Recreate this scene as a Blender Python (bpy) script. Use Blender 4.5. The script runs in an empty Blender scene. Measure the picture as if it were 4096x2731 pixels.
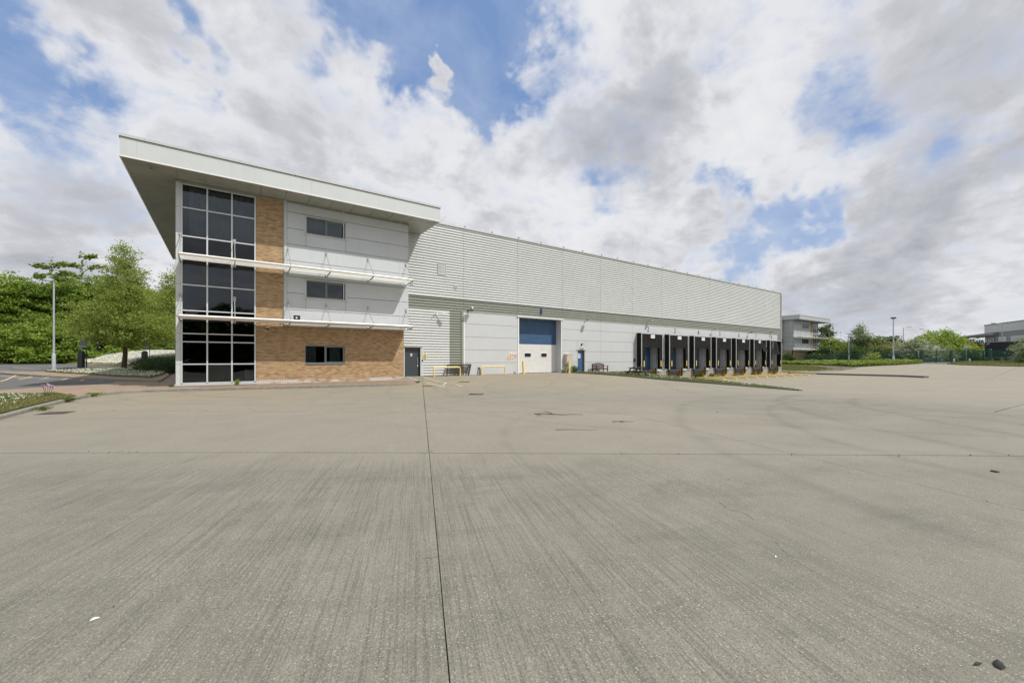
import bpy, bmesh, math, random
import numpy as np
from mathutils import Vector, Matrix
random.seed(7); RNG = np.random.default_rng(7)
R = math.radians
S = bpy.context.scene
COL = S.collection

# ------------------------------------------------------------------ camera, sky, sun, exposure
# World axes: X runs along the warehouse front (away from the camera), Y into the buildings, Z up. Metres.
TH = math.atan(2372 / 1650)
cd = bpy.data.cameras.new('camera'); cam = bpy.data.objects.new('camera', cd); COL.objects.link(cam)
cam.location = (0, 0, 1.32); cam.rotation_euler = (R(90), 0, TH - R(90))
cd.sensor_width = 36; cd.lens = 36 * 1650 / 4096; cd.shift_y = 70.5 / 4096
cd.clip_start = .05; cd.clip_end = 3000
S.camera = cam
S.view_settings.view_transform = 'Standard'; S.view_settings.look = 'None'
S.view_settings.gamma = 1; S.view_settings.exposure = -0.13; S.view_settings.use_curve_mapping = False
TOSUN = Vector((.43, -.60, 1.0)).normalized()
SUN_EL = math.asin(TOSUN.z); SUN_AZ = math.atan2(TOSUN.x, TOSUN.y)
sd = bpy.data.lights.new('sun', 'SUN'); sd.energy = 4.6; sd.angle = R(.53); sd.color = (1, .965, .905)
sun = bpy.data.objects.new('sun', sd); COL.objects.link(sun)
sun.rotation_euler = TOSUN.to_track_quat('Z', 'Y').to_euler(); sun.location = (0, -20, 60)

W = bpy.data.worlds.new('World'); S.world = W; W.use_nodes = True
class NT:
    """small node-tree writer"""
    def __init__(s, tree): s.t = tree; s.n = tree.nodes; s.l = tree.links
    def new(s, typ, **kw):
        n = s.n.new(typ)
        for k, v in kw.items():
            if k.startswith('i_'):
                key = k[2:]; key = int(key) if key.isdigit() else key.replace('_', ' ')
                sock = n.inputs[key]
                if hasattr(v, 'is_output') : s.l.new(v, sock)
                else: sock.default_value = v
            else: setattr(n, k, v)
        return n
    def val(s, sock, v):
        if hasattr(v, 'is_output'): s.l.new(v, sock)
        else: sock.default_value = v
    def math(s, op, a, b=0.0, c=None, clamp=False):
        n = s.n.new('ShaderNodeMath'); n.operation = op; n.use_clamp = clamp
        s.val(n.inputs[0], a); s.val(n.inputs[1], b)
        if c is not None: s.val(n.inputs[2], c)
        return n.outputs[0]
    def vmath(s, op, a, b=None, scale=None):
        n = s.n.new('ShaderNodeVectorMath'); n.operation = op
        s.val(n.inputs[0], a)
        if b is not None: s.val(n.inputs[1], b)
        if scale is not None: s.val(n.inputs['Scale'], scale)
        return n.outputs['Value'] if op in ('DOT_PRODUCT', 'LENGTH', 'DISTANCE') else n.outputs['Vector']
    def mix(s, f, a, b, blend='MIX'):
        n = s.n.new('ShaderNodeMix'); n.data_type = 'RGBA'; n.blend_type = blend
        s.val(n.inputs[0], f)
        for sock, v in ((n.inputs[6], a), (n.inputs[7], b)):
            if hasattr(v, 'is_output'): s.l.new(v, sock)
            else: sock.default_value = (*v[:3], 1)
        return n.outputs[2]
    def mr(s, v, a, b, c=0., d=1., smooth=False):
        n = s.n.new('ShaderNodeMapRange'); n.clamp = True
        if smooth: n.interpolation_type = 'SMOOTHSTEP'
        s.val(n.inputs[0], v)
        for i, x in enumerate((a, b, c, d)): n.inputs[i + 1].default_value = x
        return n.outputs[0]
    def noise(s, vec, scale, detail=3., rough=.5, dist=0., col=False, dim='3D'):
        n = s.n.new('ShaderNodeTexNoise'); n.noise_dimensions = dim
        s.val(n.inputs['Vector'], vec)
        n.inputs['Scale'].default_value = scale; n.inputs['Detail'].default_value = detail
        n.inputs['Roughness'].default_value = rough; n.inputs['Distortion'].default_value = dist
        return n.outputs['Color' if col else 'Fac']
    def sep(s, v):
        n = s.n.new('ShaderNodeSeparateXYZ'); s.val(n.inputs[0], v); return n.outputs
    def comb(s, x, y, z):
        n = s.n.new('ShaderNodeCombineXYZ')
        for i, v in enumerate((x, y, z)): s.val(n.inputs[i], v)
        return n.outputs[0]

def build_sky():
    t = NT(W.node_tree); t.n.clear()
    out = t.new('ShaderNodeOutputWorld'); bg = t.new('ShaderNodeBackground')
    sky = t.new('ShaderNodeTexSky'); sky.sky_type = 'NISHITA'; sky.sun_disc = False
    sky.sun_elevation = SUN_EL; sky.sun_rotation = SUN_AZ
    sky.air_density = 1.0; sky.dust_density = .6; sky.ozone_density = 1.3
    d = t.new('ShaderNodeTexCoord').outputs['Generated']
    x, y, z = t.sep(d)
    w1 = t.vmath('SUBTRACT', t.noise(t.vmath('ADD', d, (.7, .2, .1)), 4.6, 4, .6, col=True), (.5, .5, .5))
    w2 = t.vmath('SUBTRACT', t.noise(d, 13.0, 4, .6, col=True), (.5, .5, .5))
    dw = t.vmath('ADD', d, t.vmath('ADD', t.vmath('SCALE', w1, scale=.36), t.vmath('SCALE', w2, scale=.12)))
    zz = t.math('ADD', t.math('MAXIMUM', z, -.08), .36)
    p = t.comb(t.math('DIVIDE', x, zz), t.math('DIVIDE', y, zz), 0.0)
    n1 = t.noise(p, 2.0, 10, .60, .35)
    n2 = t.noise(t.vmath('ADD', p, (3.1, 7.7, 1.0)), .8, 6, .55, .2)
    n3 = t.noise(t.vmath('ADD', p, (5.3, 1.2, .4)), 4.4, 9, .60, .4)
    n4 = t.noise(t.vmath('ADD', p, (1.3, 9.2, 3.4)), 9.5, 8, .62, .4)
    sx, sy = TOSUN.x, TOSUN.y
    r1 = t.math('SUBTRACT', n1, t.noise(t.vmath('ADD', p, (sx * .16, sy * .16, 0)), 2.0, 7, .58, .35))
    r3 = t.math('SUBTRACT', n3, t.noise(t.vmath('ADD', p, (5.3 + sx * .06, 1.2 + sy * .06, .4)), 4.4, 7, .60, .4))
    relief = t.math('ADD', t.math('MULTIPLY', r1, -1.5), t.math('MULTIPLY', r3, -.6))
    def blob(c, r, amp):
        c = Vector(c).normalized()
        return t.math('MULTIPLY', t.mr(t.vmath('DISTANCE', dw, tuple(c)), 0.0, r, 1., 0., True), amp)
    def total(lst):
        s_ = None
        for c, r, a in lst:
            b = blob(c, r, a); s_ = b if s_ is None else t.math('ADD', s_, b)
        return s_
    gaps = [((.222,.748,.626),.15,.45), ((.30,.71,.64),.17,.5), ((.40,.655,.64),.15,.5), ((.253,.762,.596),.12,.35),
            ((.345,.735,.60),.14,.35), ((.444,.69,.583),.13,.5), ((.435,.717,.548),.11,.50), ((.31,.745,.59),.08,.4), ((.405,.715,.57),.06,.4), ((.37,.75,.55),.06,.25), ((.31,.62,.74),.30,.4),
            ((-.229,.887,.401),.13,.40), ((-.25,.86,.44),.12,.32), ((-.034,.86,.51),.09,.34), ((-.075,.855,.515),.09,.34),
            ((.855,.406,.303),.09,.38), ((.878,.365,.297),.10,.42), ((.90,.32,.290),.10,.42), ((.92,.268,.287),.08,.35),
            ((.847,.257,.46),.13,.32), ((.708,.591,.386),.10,.34), ((.88,.414,.233),.09,.32), ((.95,.14,.34),.09,.28),
            ((.80,.46,.35),.08,.26), ((-.23,.93,.27),.12,.22), ((.15,.80,.57),.09,.26), ((-.14,.80,.58),.10,.25)]
    puffs = [((.352,.732,.586),.085,.75), ((.378,.712,.582),.085,.75), ((.365,.728,.570),.06,.4), ((.385,.672,.63),.06,.40), ((.43,.66,.60),.05,.3)]
    g_ = total(gaps); pf = total(puffs)
    cov = t.math('ADD', t.math('MULTIPLY', t.math('SUBTRACT', n1, .5), 1.1), t.math('MULTIPLY', t.math('SUBTRACT', n3, .5), 1.0))
    cov = t.math('ADD', cov, t.math('MULTIPLY', t.math('SUBTRACT', n4, .5), .45))
    cov = t.math('SUBTRACT', t.math('ADD', cov, t.math('ADD', pf, .36)), g_)
    mask = t.mr(cov, -.16, .34, 0., 1., True)
    dark = total([((.60,.645,.47),.24,.50), ((.68,.56,.475),.20,.42), ((.70,.50,.50),.18,.25), ((.889,.132,.42),.26,.30), ((.93,.09,.36),.24,.18), ((.84,.12,.53),.24,.12),
                  ((.955,.171,.243),.16,.35), ((.953,.271,.15),.20,.38), ((.968,.204,.147),.2,.35), ((-.26,.94,.17),.2,.35), ((-.20,.96,.2),.18,.25),
                  ((-.05,.90,.42),.18,.2), ((.10,.86,.48),.18,.2), ((.2,.87,.45),.14,.2), ((.93,.35,.06),.2,.25), ((-.15,.83,.55),.16,.25)])
    lite = total([((.50,.68,.52),.13,.45), ((.22,.84,.49),.18,.35), ((.62,.70,.36),.18,.45), ((.80,.38,.45),.18,.4), ((.95,.20,.20),.08,.4), ((.56,.60,.57),.22,.45), ((.0,.88,.45),.2,.3), ((.90,.33,.22),.13,.3), ((-.1,.93,.34),.14,.3), ((.35,.80,.48),.12,.4)])
    b = t.math('ADD', t.math('MULTIPLY', t.math('SUBTRACT', n2, .5), 1.3), t.math('MULTIPLY', t.math('SUBTRACT', n3, .5), .75))
    b = t.math('ADD', b, t.math('MULTIPLY', t.math('SUBTRACT', n4, .5), .35))
    b = t.math('ADD', b, t.math('MULTIPLY', t.mr(cov, .15, .75), .35))
    b = t.math('SUBTRACT', b, relief)
    b = t.math('ADD', b, .02)
    sh = t.mr(t.math('ADD', t.math('SUBTRACT', b, lite), dark), -.62, 1.1)
    ramp = t.new('ShaderNodeValToRGB'); t.l.new(sh, ramp.inputs[0])
    e = ramp.color_ramp.elements
    e[0].position = 0; e[0].color = (.92, .92, .93, 1); e[1].position = 1; e[1].color = (.42, .435, .48, 1)
    m = ramp.color_ramp.elements.new(.40); m.color = (.80, .805, .84, 1); m = ramp.color_ramp.elements.new(.62); m.color = (.60, .61, .655, 1)
    skc = t.vmath('SCALE', sky.outputs[0], scale=.10)
    blue = t.mix(.6, skc, (.19, .36, .74))
    blue = t.mix(t.mr(z, .0, .45, .62, .05), blue, (.62, .70, .84))
    blue = t.mix(t.mr(n3, .42, .78, .04, .42), blue, (.74, .79, .88))
    c = t.mix(mask, blue, ramp.outputs[0])
    c = t.mix(t.mr(z, 0.0, .14, .35, 0.), c, (.62, .65, .70))
    c = t.mix(t.mr(z, -.06, .0, 1., 0.), c, (.18, .17, .15))
    t.l.new(c, bg.inputs[0]); bg.inputs[1].default_value = 1.07
    t.l.new(bg.outputs[0], out.inputs[0])
build_sky()

try: W.cycles.sampling_method = 'AUTOMATIC'
except Exception: pass
S.cycles.use_denoising = True
S.cycles.max_bounces = 8; S.cycles.transparent_max_bounces = 16; S.cycles.diffuse_bounces = 3; S.cycles.glossy_bounces = 3
S.cycles.sample_clamp_indirect = 6

# ------------------------------------------------------------------ helpers
WL = {}                                       # world place of every thing, inherited by its parts
def part_of(o, parent):
    if parent is not None: o.parent = parent; WL[o.name] = WL[parent.name]
    else: WL.setdefault(o.name, (0, 0, 0))
def tag(o, label=None, cat=None, group=None, kind=None):
    if label: o['label'] = label
    if cat: o['category'] = cat
    if group: o['group'] = group
    if kind: o['kind'] = kind
    return o
def thing(name, label, cat, loc=(0, 0, 0), group=None, rz=0.):
    o = bpy.data.objects.new(name, None); COL.objects.link(o); o.location = loc; o.rotation_euler = (0, 0, rz)
    o.empty_display_size = .2
    WL[o.name] = tuple(loc); return tag(o, label, cat, group)
def sub(name, parent):
    """an Empty that stands for a part with pieces of its own"""
    o = bpy.data.objects.new(name, None); COL.objects.link(o); part_of(o, parent); return o
class MB:
    def __init__(s): s.v = []; s.f = []; s.m = []
    def add(s, vs, fs, mi=0):
        b = len(s.v); s.v += [tuple(p) for p in vs]
        for q in fs: s.f.append([b + i for i in q]); s.m.append(mi)
        return s
    def box(s, x0, x1, y0, y1, z0, z1, mi=0, skip=()):
        vs = [(x0,y0,z0),(x1,y0,z0),(x1,y1,z0),(x0,y1,z0),(x0,y0,z1),(x1,y0,z1),(x1,y1,z1),(x0,y1,z1)]
        fs = {'b':(0,3,2,1),'t':(4,5,6,7),'f':(0,1,5,4),'r':(1,2,6,5),'k':(2,3,7,6),'l':(3,0,4,7)}
        return s.add(vs, [q for k, q in fs.items() if k not in skip], mi)
    def obox(s, c, ax, ay, az, mi=0):
        c, ax, ay, az = map(Vector, (c, ax, ay, az)); vs = []
        for k in (-1, 1):
            for i, j in ((-1,-1),(1,-1),(1,1),(-1,1)): vs.append(c + ax*i + ay*j + az*k)
        return s.add(vs, [(0,3,2,1),(4,5,6,7),(0,1,5,4),(1,2,6,5),(2,3,7,6),(3,0,4,7)], mi)
    def tube(s, path, r, n=8, mi=0, cap=True, r2=None):
        P = [Vector(p) for p in path]; rs = [r] * len(P) if not isinstance(r, (list, tuple)) else list(r)
        if r2 is not None: rs = [r + (r2 - r) * i / (len(P) - 1) for i in range(len(P))]
        b = len(s.v); up = None
        for i, p in enumerate(P):
            d = ((P[min(i+1, len(P)-1)] - P[max(i-1, 0)])).normalized()
            if up is None:
                up = Vector((0, 0, 1)) if abs(d.z) < .9 else Vector((1, 0, 0))
            u = d.cross(up).normalized(); v = u.cross(d).normalized(); up = v
            for k in range(n):
                a = 2 * math.pi * k / n; s.v.append(tuple(p + (u * math.cos(a) + v * math.sin(a)) * rs[i]))
        for i in range(len(P) - 1):
            for k in range(n):
                s.f.append([b+i*n+k, b+i*n+(k+1) % n, b+(i+1)*n+(k+1) % n, b+(i+1)*n+k]); s.m.append(mi)
        if cap:
            s.f.append([b + k for k in range(n)][::-1]); s.m.append(mi)
            s.f.append([b + (len(P)-1)*n + k for k in range(n)]); s.m.append(mi)
        return s
    def prism(s, poly, axis, a, b, mi=0):
        """extrude a 2D polygon; axis 'x': points are (y,z); 'y': (x,z); 'z': (x,y)"""
        def P(q, h): return {'x': (h, q[0], q[1]), 'y': (q[0], h, q[1]), 'z': (q[0], q[1], h)}[axis]
        n = len(poly); vs = [P(q, a) for q in poly] + [P(q, b) for q in poly]
        fs = [tuple(range(n))[::-1], tuple(range(n, 2*n))] + [(i, (i+1) % n, n+(i+1) % n, n+i) for i in range(n)]
        return s.add(vs, fs, mi)
    def build(s, name, mats, parent=None, smooth=False, local=False, fix=True):
        me = bpy.data.meshes.new(name)
        L = (0, 0, 0) if (local or parent is None) else WL[parent.name]
        me.from_pydata([(v[0]-L[0], v[1]-L[1], v[2]-L[2]) for v in s.v], [], s.f)
        mats = mats if isinstance(mats, (list, tuple)) else [mats]
        for m in mats: me.materials.append(m)
        if len(mats) > 1: me.polygons.foreach_set('material_index', s.m)
        if fix and len(s.f) < 20000:
            bm = bmesh.new(); bm.from_mesh(me); bmesh.ops.recalc_face_normals(bm, faces=bm.faces); bm.to_mesh(me); bm.free()
        if smooth:
            me.polygons.foreach_set('use_smooth', [True] * len(me.polygons)); me.set_sharp_from_angle(angle=R(38))
        me.update()
        o = bpy.data.objects.new(name, me); COL.objects.link(o); part_of(o, parent); return o
def inst(src, name, parent, off=(0, 0, 0), mat=None):
    """another object with the same mesh, placed at an offset inside its thing"""
    o = bpy.data.objects.new(name, src.data if hasattr(src, 'data') else src); COL.objects.link(o); o.location = off; part_of(o, parent)
    return o
def dup(root, loc, rz=None, label=None):
    def cp(o, par):
        c = o.copy(); COL.objects.link(c)
        if par is not None: c.parent = par; WL[c.name] = WL[par.name]
        return c
    r = cp(root, None); r.location = loc; WL[r.name] = tuple(loc)
    if rz is not None: r.rotation_euler = (0, 0, rz)
    if label: r['label'] = label
    for ch in list(root.children):
        c = cp(ch, r)
        for g in list(ch.children): cp(g, c)
    return r
def text_mesh(body, size, depth=.0):
    cu = bpy.data.curves.new('lettering', 'FONT'); cu.body = body; cu.size = size; cu.extrude = depth
    cu.offset = size * .018; cu.align_x = 'CENTER'; cu.align_y = 'CENTER'; cu.resolution_u = 3
    o = bpy.data.objects.new('lettering_source', cu); me = bpy.data.meshes.new_from_object(o)
    bpy.data.objects.remove(o); return me
def lettering(body, size, mat, parent, c, wx=1., depth=.0, name='lettering', bold=0.):
    """flat text on a face that looks towards -Y, centre at world c"""
    me = text_mesh(body, size, depth); me.materials.clear(); me.materials.append(mat)
    L = WL[parent.name]
    for v in me.vertices: x, y, z = v.co; v.co = (x * wx + c[0] - L[0], -z + c[1] - L[1], y + c[2] - L[2])
    o = bpy.data.objects.new(name, me); COL.objects.link(o); part_of(o, parent); return o

# ------------------------------------------------------------------ materials
def principled(name):
    m = bpy.data.materials.new(name); m.use_nodes = True
    t = NT(m.node_tree); return m, t, t.n['Principled BSDF']
def M(name, col, rough=.6, metal=0., var=.10, vs=2.5, bump=0., bs=40., spec=.5, dirt=None, streak=0.):
    """painted or plain surface: base colour with noise, optional dirt and vertical rain streaks, fine bump"""
    m, t, b = principled(name)
    pos = t.new('ShaderNodeNewGeometry').outputs['Position']
    n = t.noise(pos, vs, 5, .6)
    lo = tuple(c * (1 - var) for c in col); hi = tuple(min(1, c * (1 + var * .7)) for c in col)
    c = t.mix(t.mr(n, .3, .7), lo, hi)
    if dirt:
        nd = t.noise(pos, vs * 2.3, 7, .7)
        c = t.mix(t.mr(nd, .52, .75, 0, dirt[1]), c, dirt[0])
    if streak:
        sx, sy, sz = t.sep(pos)
        st = t.noise(t.comb(t.math('MULTIPLY', sx, 3.2), t.math('MULTIPLY', sy, 3.2), t.math('MULTIPLY', sz, .16)), 2.0, 4, .65)
        c = t.mix(t.mr(st, .52, .78, 0, streak), c, tuple(k * .62 for k in col))
    t.l.new(c, b.inputs['Base Color']); b.inputs['Roughness'].default_value = rough; b.inputs['Metallic'].default_value = metal
    b.inputs['Specular IOR Level'].default_value = spec
    if bump:
        bn = t.new('ShaderNodeBump', i_Strength=bump, i_Distance=.01, i_Height=t.noise(pos, bs, 5, .65))
        t.l.new(bn.outputs[0], b.inputs['Normal'])
    return m
m_panel = M('panel_paint', (.52, .545, .56), .42, var=.035, vs=.7, dirt=((.36, .36, .32), .22), streak=.13)
m_panel_wh = M('warehouse_panel_paint', (.525, .54, .545), .45, var=.03, vs=.6, dirt=((.40, .40, .37), .14), streak=.10)
m_clad = M('cladding_paint', (.565, .585, .572), .36, var=.035, vs=.5, dirt=((.42, .42, .36), .14), streak=.10)
m_green_clad = M('green_band_paint', (.245, .265, .220), .40, var=.06, vs=.8, dirt=((.22, .23, .18), .3))
m_trim = M('grey_trim', (.56, .575, .575), .4, var=.05, dirt=((.4, .4, .37), .3), streak=.12)
m_green_trim = M('green_grey_trim', (.26, .28, .225), .45, var=.06)
m_fascia = M('fascia_paint', (.55, .575, .575), .42, var=.03, vs=.5, dirt=((.42, .43, .38), .2), streak=.15)
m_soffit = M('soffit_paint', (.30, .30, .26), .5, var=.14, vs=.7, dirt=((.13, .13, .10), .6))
m_coping = M('coping_metal', (.50, .51, .50), .35, var=.05, dirt=((.36, .36, .33), .3))
m_dark = M('dark_recess', (.02, .02, .02), .9, var=.1)
m_black = M('black_rubber', (.022, .022, .023), .55, var=.25, vs=8, bump=.3, bs=60, dirt=((.06, .055, .05), .5))
m_fabric = M('black_pvc_curtain', (.016, .016, .0155), .8, spec=.12, var=.3, vs=2.5, bump=.5, bs=4, dirt=((.05, .047, .042), .5))
m_alu = M('aluminium_frame', (.60, .62, .63), .38, metal=.2, var=.04)
m_wframe = M('grey_green_window_frame', (.16, .185, .175), .4, var=.08)
m_sill = M('window_sill_paint', (.50, .50, .46), .45, var=.06)
m_white = M('white_paint', (.76, .76, .74), .45, var=.04, dirt=((.55, .54, .5), .3))
m_blade = M('sunshade_paint', (.80, .79, .745), .32, var=.05, vs=4, dirt=((.50, .46, .36), .5))
m_steel = M('galvanised_steel', (.42, .43, .43), .42, metal=.4, var=.15, vs=12)
m_pole = M('galvanised_pole', (.42, .47, .49), .5, metal=.15, var=.12, vs=5)
m_yellow = M('yellow_paint', (.76, .60, .22), .45, var=.12, vs=5, bump=.15, dirt=((.50, .33, .12), .35))
m_orange = M('worn_yellow_steel', (.58, .34, .06), .55, var=.2, vs=7, bump=.2, dirt=((.22, .10, .04), .8))
m_yflash = M('yellow_guide_strip', (.80, .62, .10), .5, var=.08)
m_blue = M('blue_door_paint', (.042, .105, .235), .42, var=.08, vs=1.5, dirt=((.10, .17, .30), .25))
m_bluesec = M('blue_section_paint', (.042, .10, .205), .5, var=.10, vs=1.2, dirt=((.14, .21, .30), .4), streak=.15)
m_charcoal = M('charcoal_door_paint', (.045, .055, .062), .45, var=.06)
m_wood = M('dark_stained_wood', (.070, .030, .017), .6, var=.35, vs=14, bump=.4, bs=25, dirt=((.16, .09, .06), .3))
m_wooddark = M('weathered_brown_wood', (.050, .030, .020), .7, var=.3, vs=14, bump=.4, bs=25)
m_conc = M('plinth_concrete', (.34, .315, .26), .85, var=.16, vs=3, bump=.4, bs=18, dirt=((.16, .15, .12), .7), streak=.35)
m_plinthy = M('ochre_plinth_concrete', (.40, .33, .20), .85, var=.15, vs=3, bump=.3, bs=18, dirt=((.2, .17, .12), .5))
m_kerb = M('kerb_concrete', (.235, .225, .185), .9, var=.25, vs=6, bump=.7, bs=30, dirt=((.085, .085, .06), .8))
m_kerbdark = M('dark_kerb_concrete', (.16, .155, .14), .9, var=.3, vs=4, bump=.7, bs=30, dirt=((.24, .23, .2), .6))
m_iron = M('rusty_iron', (.065, .050, .042), .7, var=.35, vs=20, bump=.5, bs=60)
m_line = M('worn_white_marking', (.62, .61, .56), .7, var=.25, vs=9)
m_linefaint = M('faint_white_marking', (.50, .46, .37), .7, var=.3, vs=9)
m_yline = M('faded_yellow_marking', (.62, .47, .20), .7, var=.25, vs=7)
m_twig = M('dry_twig', (.05, .038, .028), .85, var=.3, vs=30)
m_paper = M('white_litter', (.80, .80, .78), .6, var=.05)
m_red = M('red_paint', (.42, .03, .03), .4, var=.1)
m_signy = M('sign_yellow', (.80, .68, .06), .45, var=.04)
m_signr = M('sign_red', (.55, .09, .08), .45, var=.04)
m_signb = M('sign_blue', (.05, .14, .42), .45, var=.04)
m_signw = M('sign_white', (.78, .78, .76), .45, var=.04)
m_signk = M('sign_black', (.02, .02, .022), .5, var=.04)
m_num = M('number_vinyl', (.035, .04, .05), .5, var=.05)
m_numblue = M('blue_number', (.03, .085, .25), .45, var=.06)
m_beige = M('beige_cabinet', (.50, .46, .38), .45, var=.05)
m_fence = M('green_palisade_paint', (.022, .085, .062), .42, var=.15, vs=5)
m_pylon = M('dark_green_enamel', (.012, .030, .027), .35, var=.12)
m_signback = M('sign_back_aluminium', (.13, .16, .16), .5, var=.1)
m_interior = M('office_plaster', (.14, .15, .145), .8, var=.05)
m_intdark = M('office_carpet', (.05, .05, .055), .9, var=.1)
m_blind = M('vertical_blind_fabric', (.55, .60, .62), .8, var=.08, vs=6)
m_bark = M('tree_bark', (.085, .058, .038), .9, var=.3, vs=12, bump=.8, bs=20)
m_bark2 = M('grey_bark', (.11, .09, .07), .9, var=.3, vs=9, bump=.6, bs=20)
m_car = M('white_car_paint', (.75, .77, .80), .2, var=.02)
m_carglass = M('car_glass', (.02, .025, .03), .08, var=.02)
m_trailer = M('black_trailer_tarp', (.012, .012, .022), .4, var=.15)
m_tyre = M('tyre_rubber', (.02, .02, .02), .8, var=.1)
m_greywall = M('grey_render', (.22, .235, .235), .6, var=.06)
m_slate = M('grey_roofing', (.20, .21, .225), .6, var=.08)
m_flatroof = M('pale_flat_roof', (.50, .50, .49), .6, var=.1)
m_terra = M('terracotta_wall', (.30, .12, .07), .8, var=.15)

def glass(name, tint, rough=.015, trans=.5):
    m = bpy.data.materials.new(name); m.use_nodes = True; t = NT(m.node_tree); t.n.clear()
    out = t.new('ShaderNodeOutputMaterial'); gl = t.new('ShaderNodeBsdfGlossy', i_Roughness=rough, i_Color=(.9, .95, 1, 1))
    tr = t.new('ShaderNodeBsdfTransparent', i_Color=(*tint, 1)); fr = t.new('ShaderNodeFresnel', i_IOR=1.5)
    pos = t.new('ShaderNodeNewGeometry').outputs['Position']
    bn = t.new('ShaderNodeBump', i_Strength=.10, i_Distance=.05, i_Height=t.noise(pos, .9, 1, .5)); t.l.new(bn.outputs[0], gl.inputs['Normal'])
    mx = t.new('ShaderNodeMixShader'); t.l.new(t.math('ADD', t.math('MULTIPLY', fr.outputs[0], 1.05), .012, clamp=True), mx.inputs[0])
    t.l.new(tr.outputs[0], mx.inputs[1]); t.l.new(gl.outputs[0], mx.inputs[2]); t.l.new(mx.outputs[0], out.inputs[0]); return m
m_glass = glass('tinted_glass', (.52, .56, .57))
m_glass2 = glass('dark_spandrel_glass', (.02, .03, .045))
m_lampglass = M('lamp_lens', (.30, .31, .32), .15, var=.03)

def brick_material():
    m, t, b = principled('buff_brick')
    pos = t.new('ShaderNodeNewGeometry').outputs['Position']; x, y, z = t.sep(pos)
    row = t.math('FLOOR', t.math('DIVIDE', z, .075))
    off = t.math('MULTIPLY', t.math('MODULO', t.math('ADD', row, 200.), 2.), .1125)
    col = t.math('FLOOR', t.math('DIVIDE', t.math('SUBTRACT', x, t.math('ADD', off, .0)), .225))
    wn = t.new('ShaderNodeTexWhiteNoise'); wn.noise_dimensions = '2D'; t.l.new(t.comb(col, row, 0.), wn.inputs['Vector'])
    r = t.new('ShaderNodeValToRGB'); t.l.new(wn.outputs['Value'], r.inputs[0])
    e = r.color_ramp.elements; e[0].color = (.31, .205, .105, 1); e[1].color = (.60, .43, .255, 1)
    k = r.color_ramp.elements.new(.5); k.color = (.465, .325, .18, 1); k = r.color_ramp.elements.new(.9); k.color = (.50, .345, .20, 1)
    c = t.mix(t.mr(t.noise(pos, 30, 4, .7), .35, .7, 0, .35), r.outputs[0], (.28, .18, .10))
    c = t.mix(t.mr(t.noise(pos, .9, 4, .6), .45, .7, 0, .22), c, (.40, .26, .145))          # broad weathering
    # lime bloom on the two courses above the paving, in a stretch of its own
    salt = t.math('MULTIPLY', t.mr(z, .17, .235, 1., 0.), t.mr(t.noise(t.comb(x, 0., t.math('MULTIPLY', z, 3.)), 1.1, 3, .6), .40, .52))
    c = t.mix(t.math('MULTIPLY', salt, .8), c, (.66, .64, .62))
    t.l.new(c, b.inputs['Base Color']); b.inputs['Roughness'].default_value = .9
    bn = t.new('ShaderNodeBump', i_Strength=.4, i_Distance=.004, i_Height=t.noise(pos, 70, 4, .7)); t.l.new(bn.outputs[0], b.inputs['Normal'])
    return m
m_brick = brick_material()
m_mortar = M('brown_mortar', (.17, .125, .085), .95, var=.15, vs=8)

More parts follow.
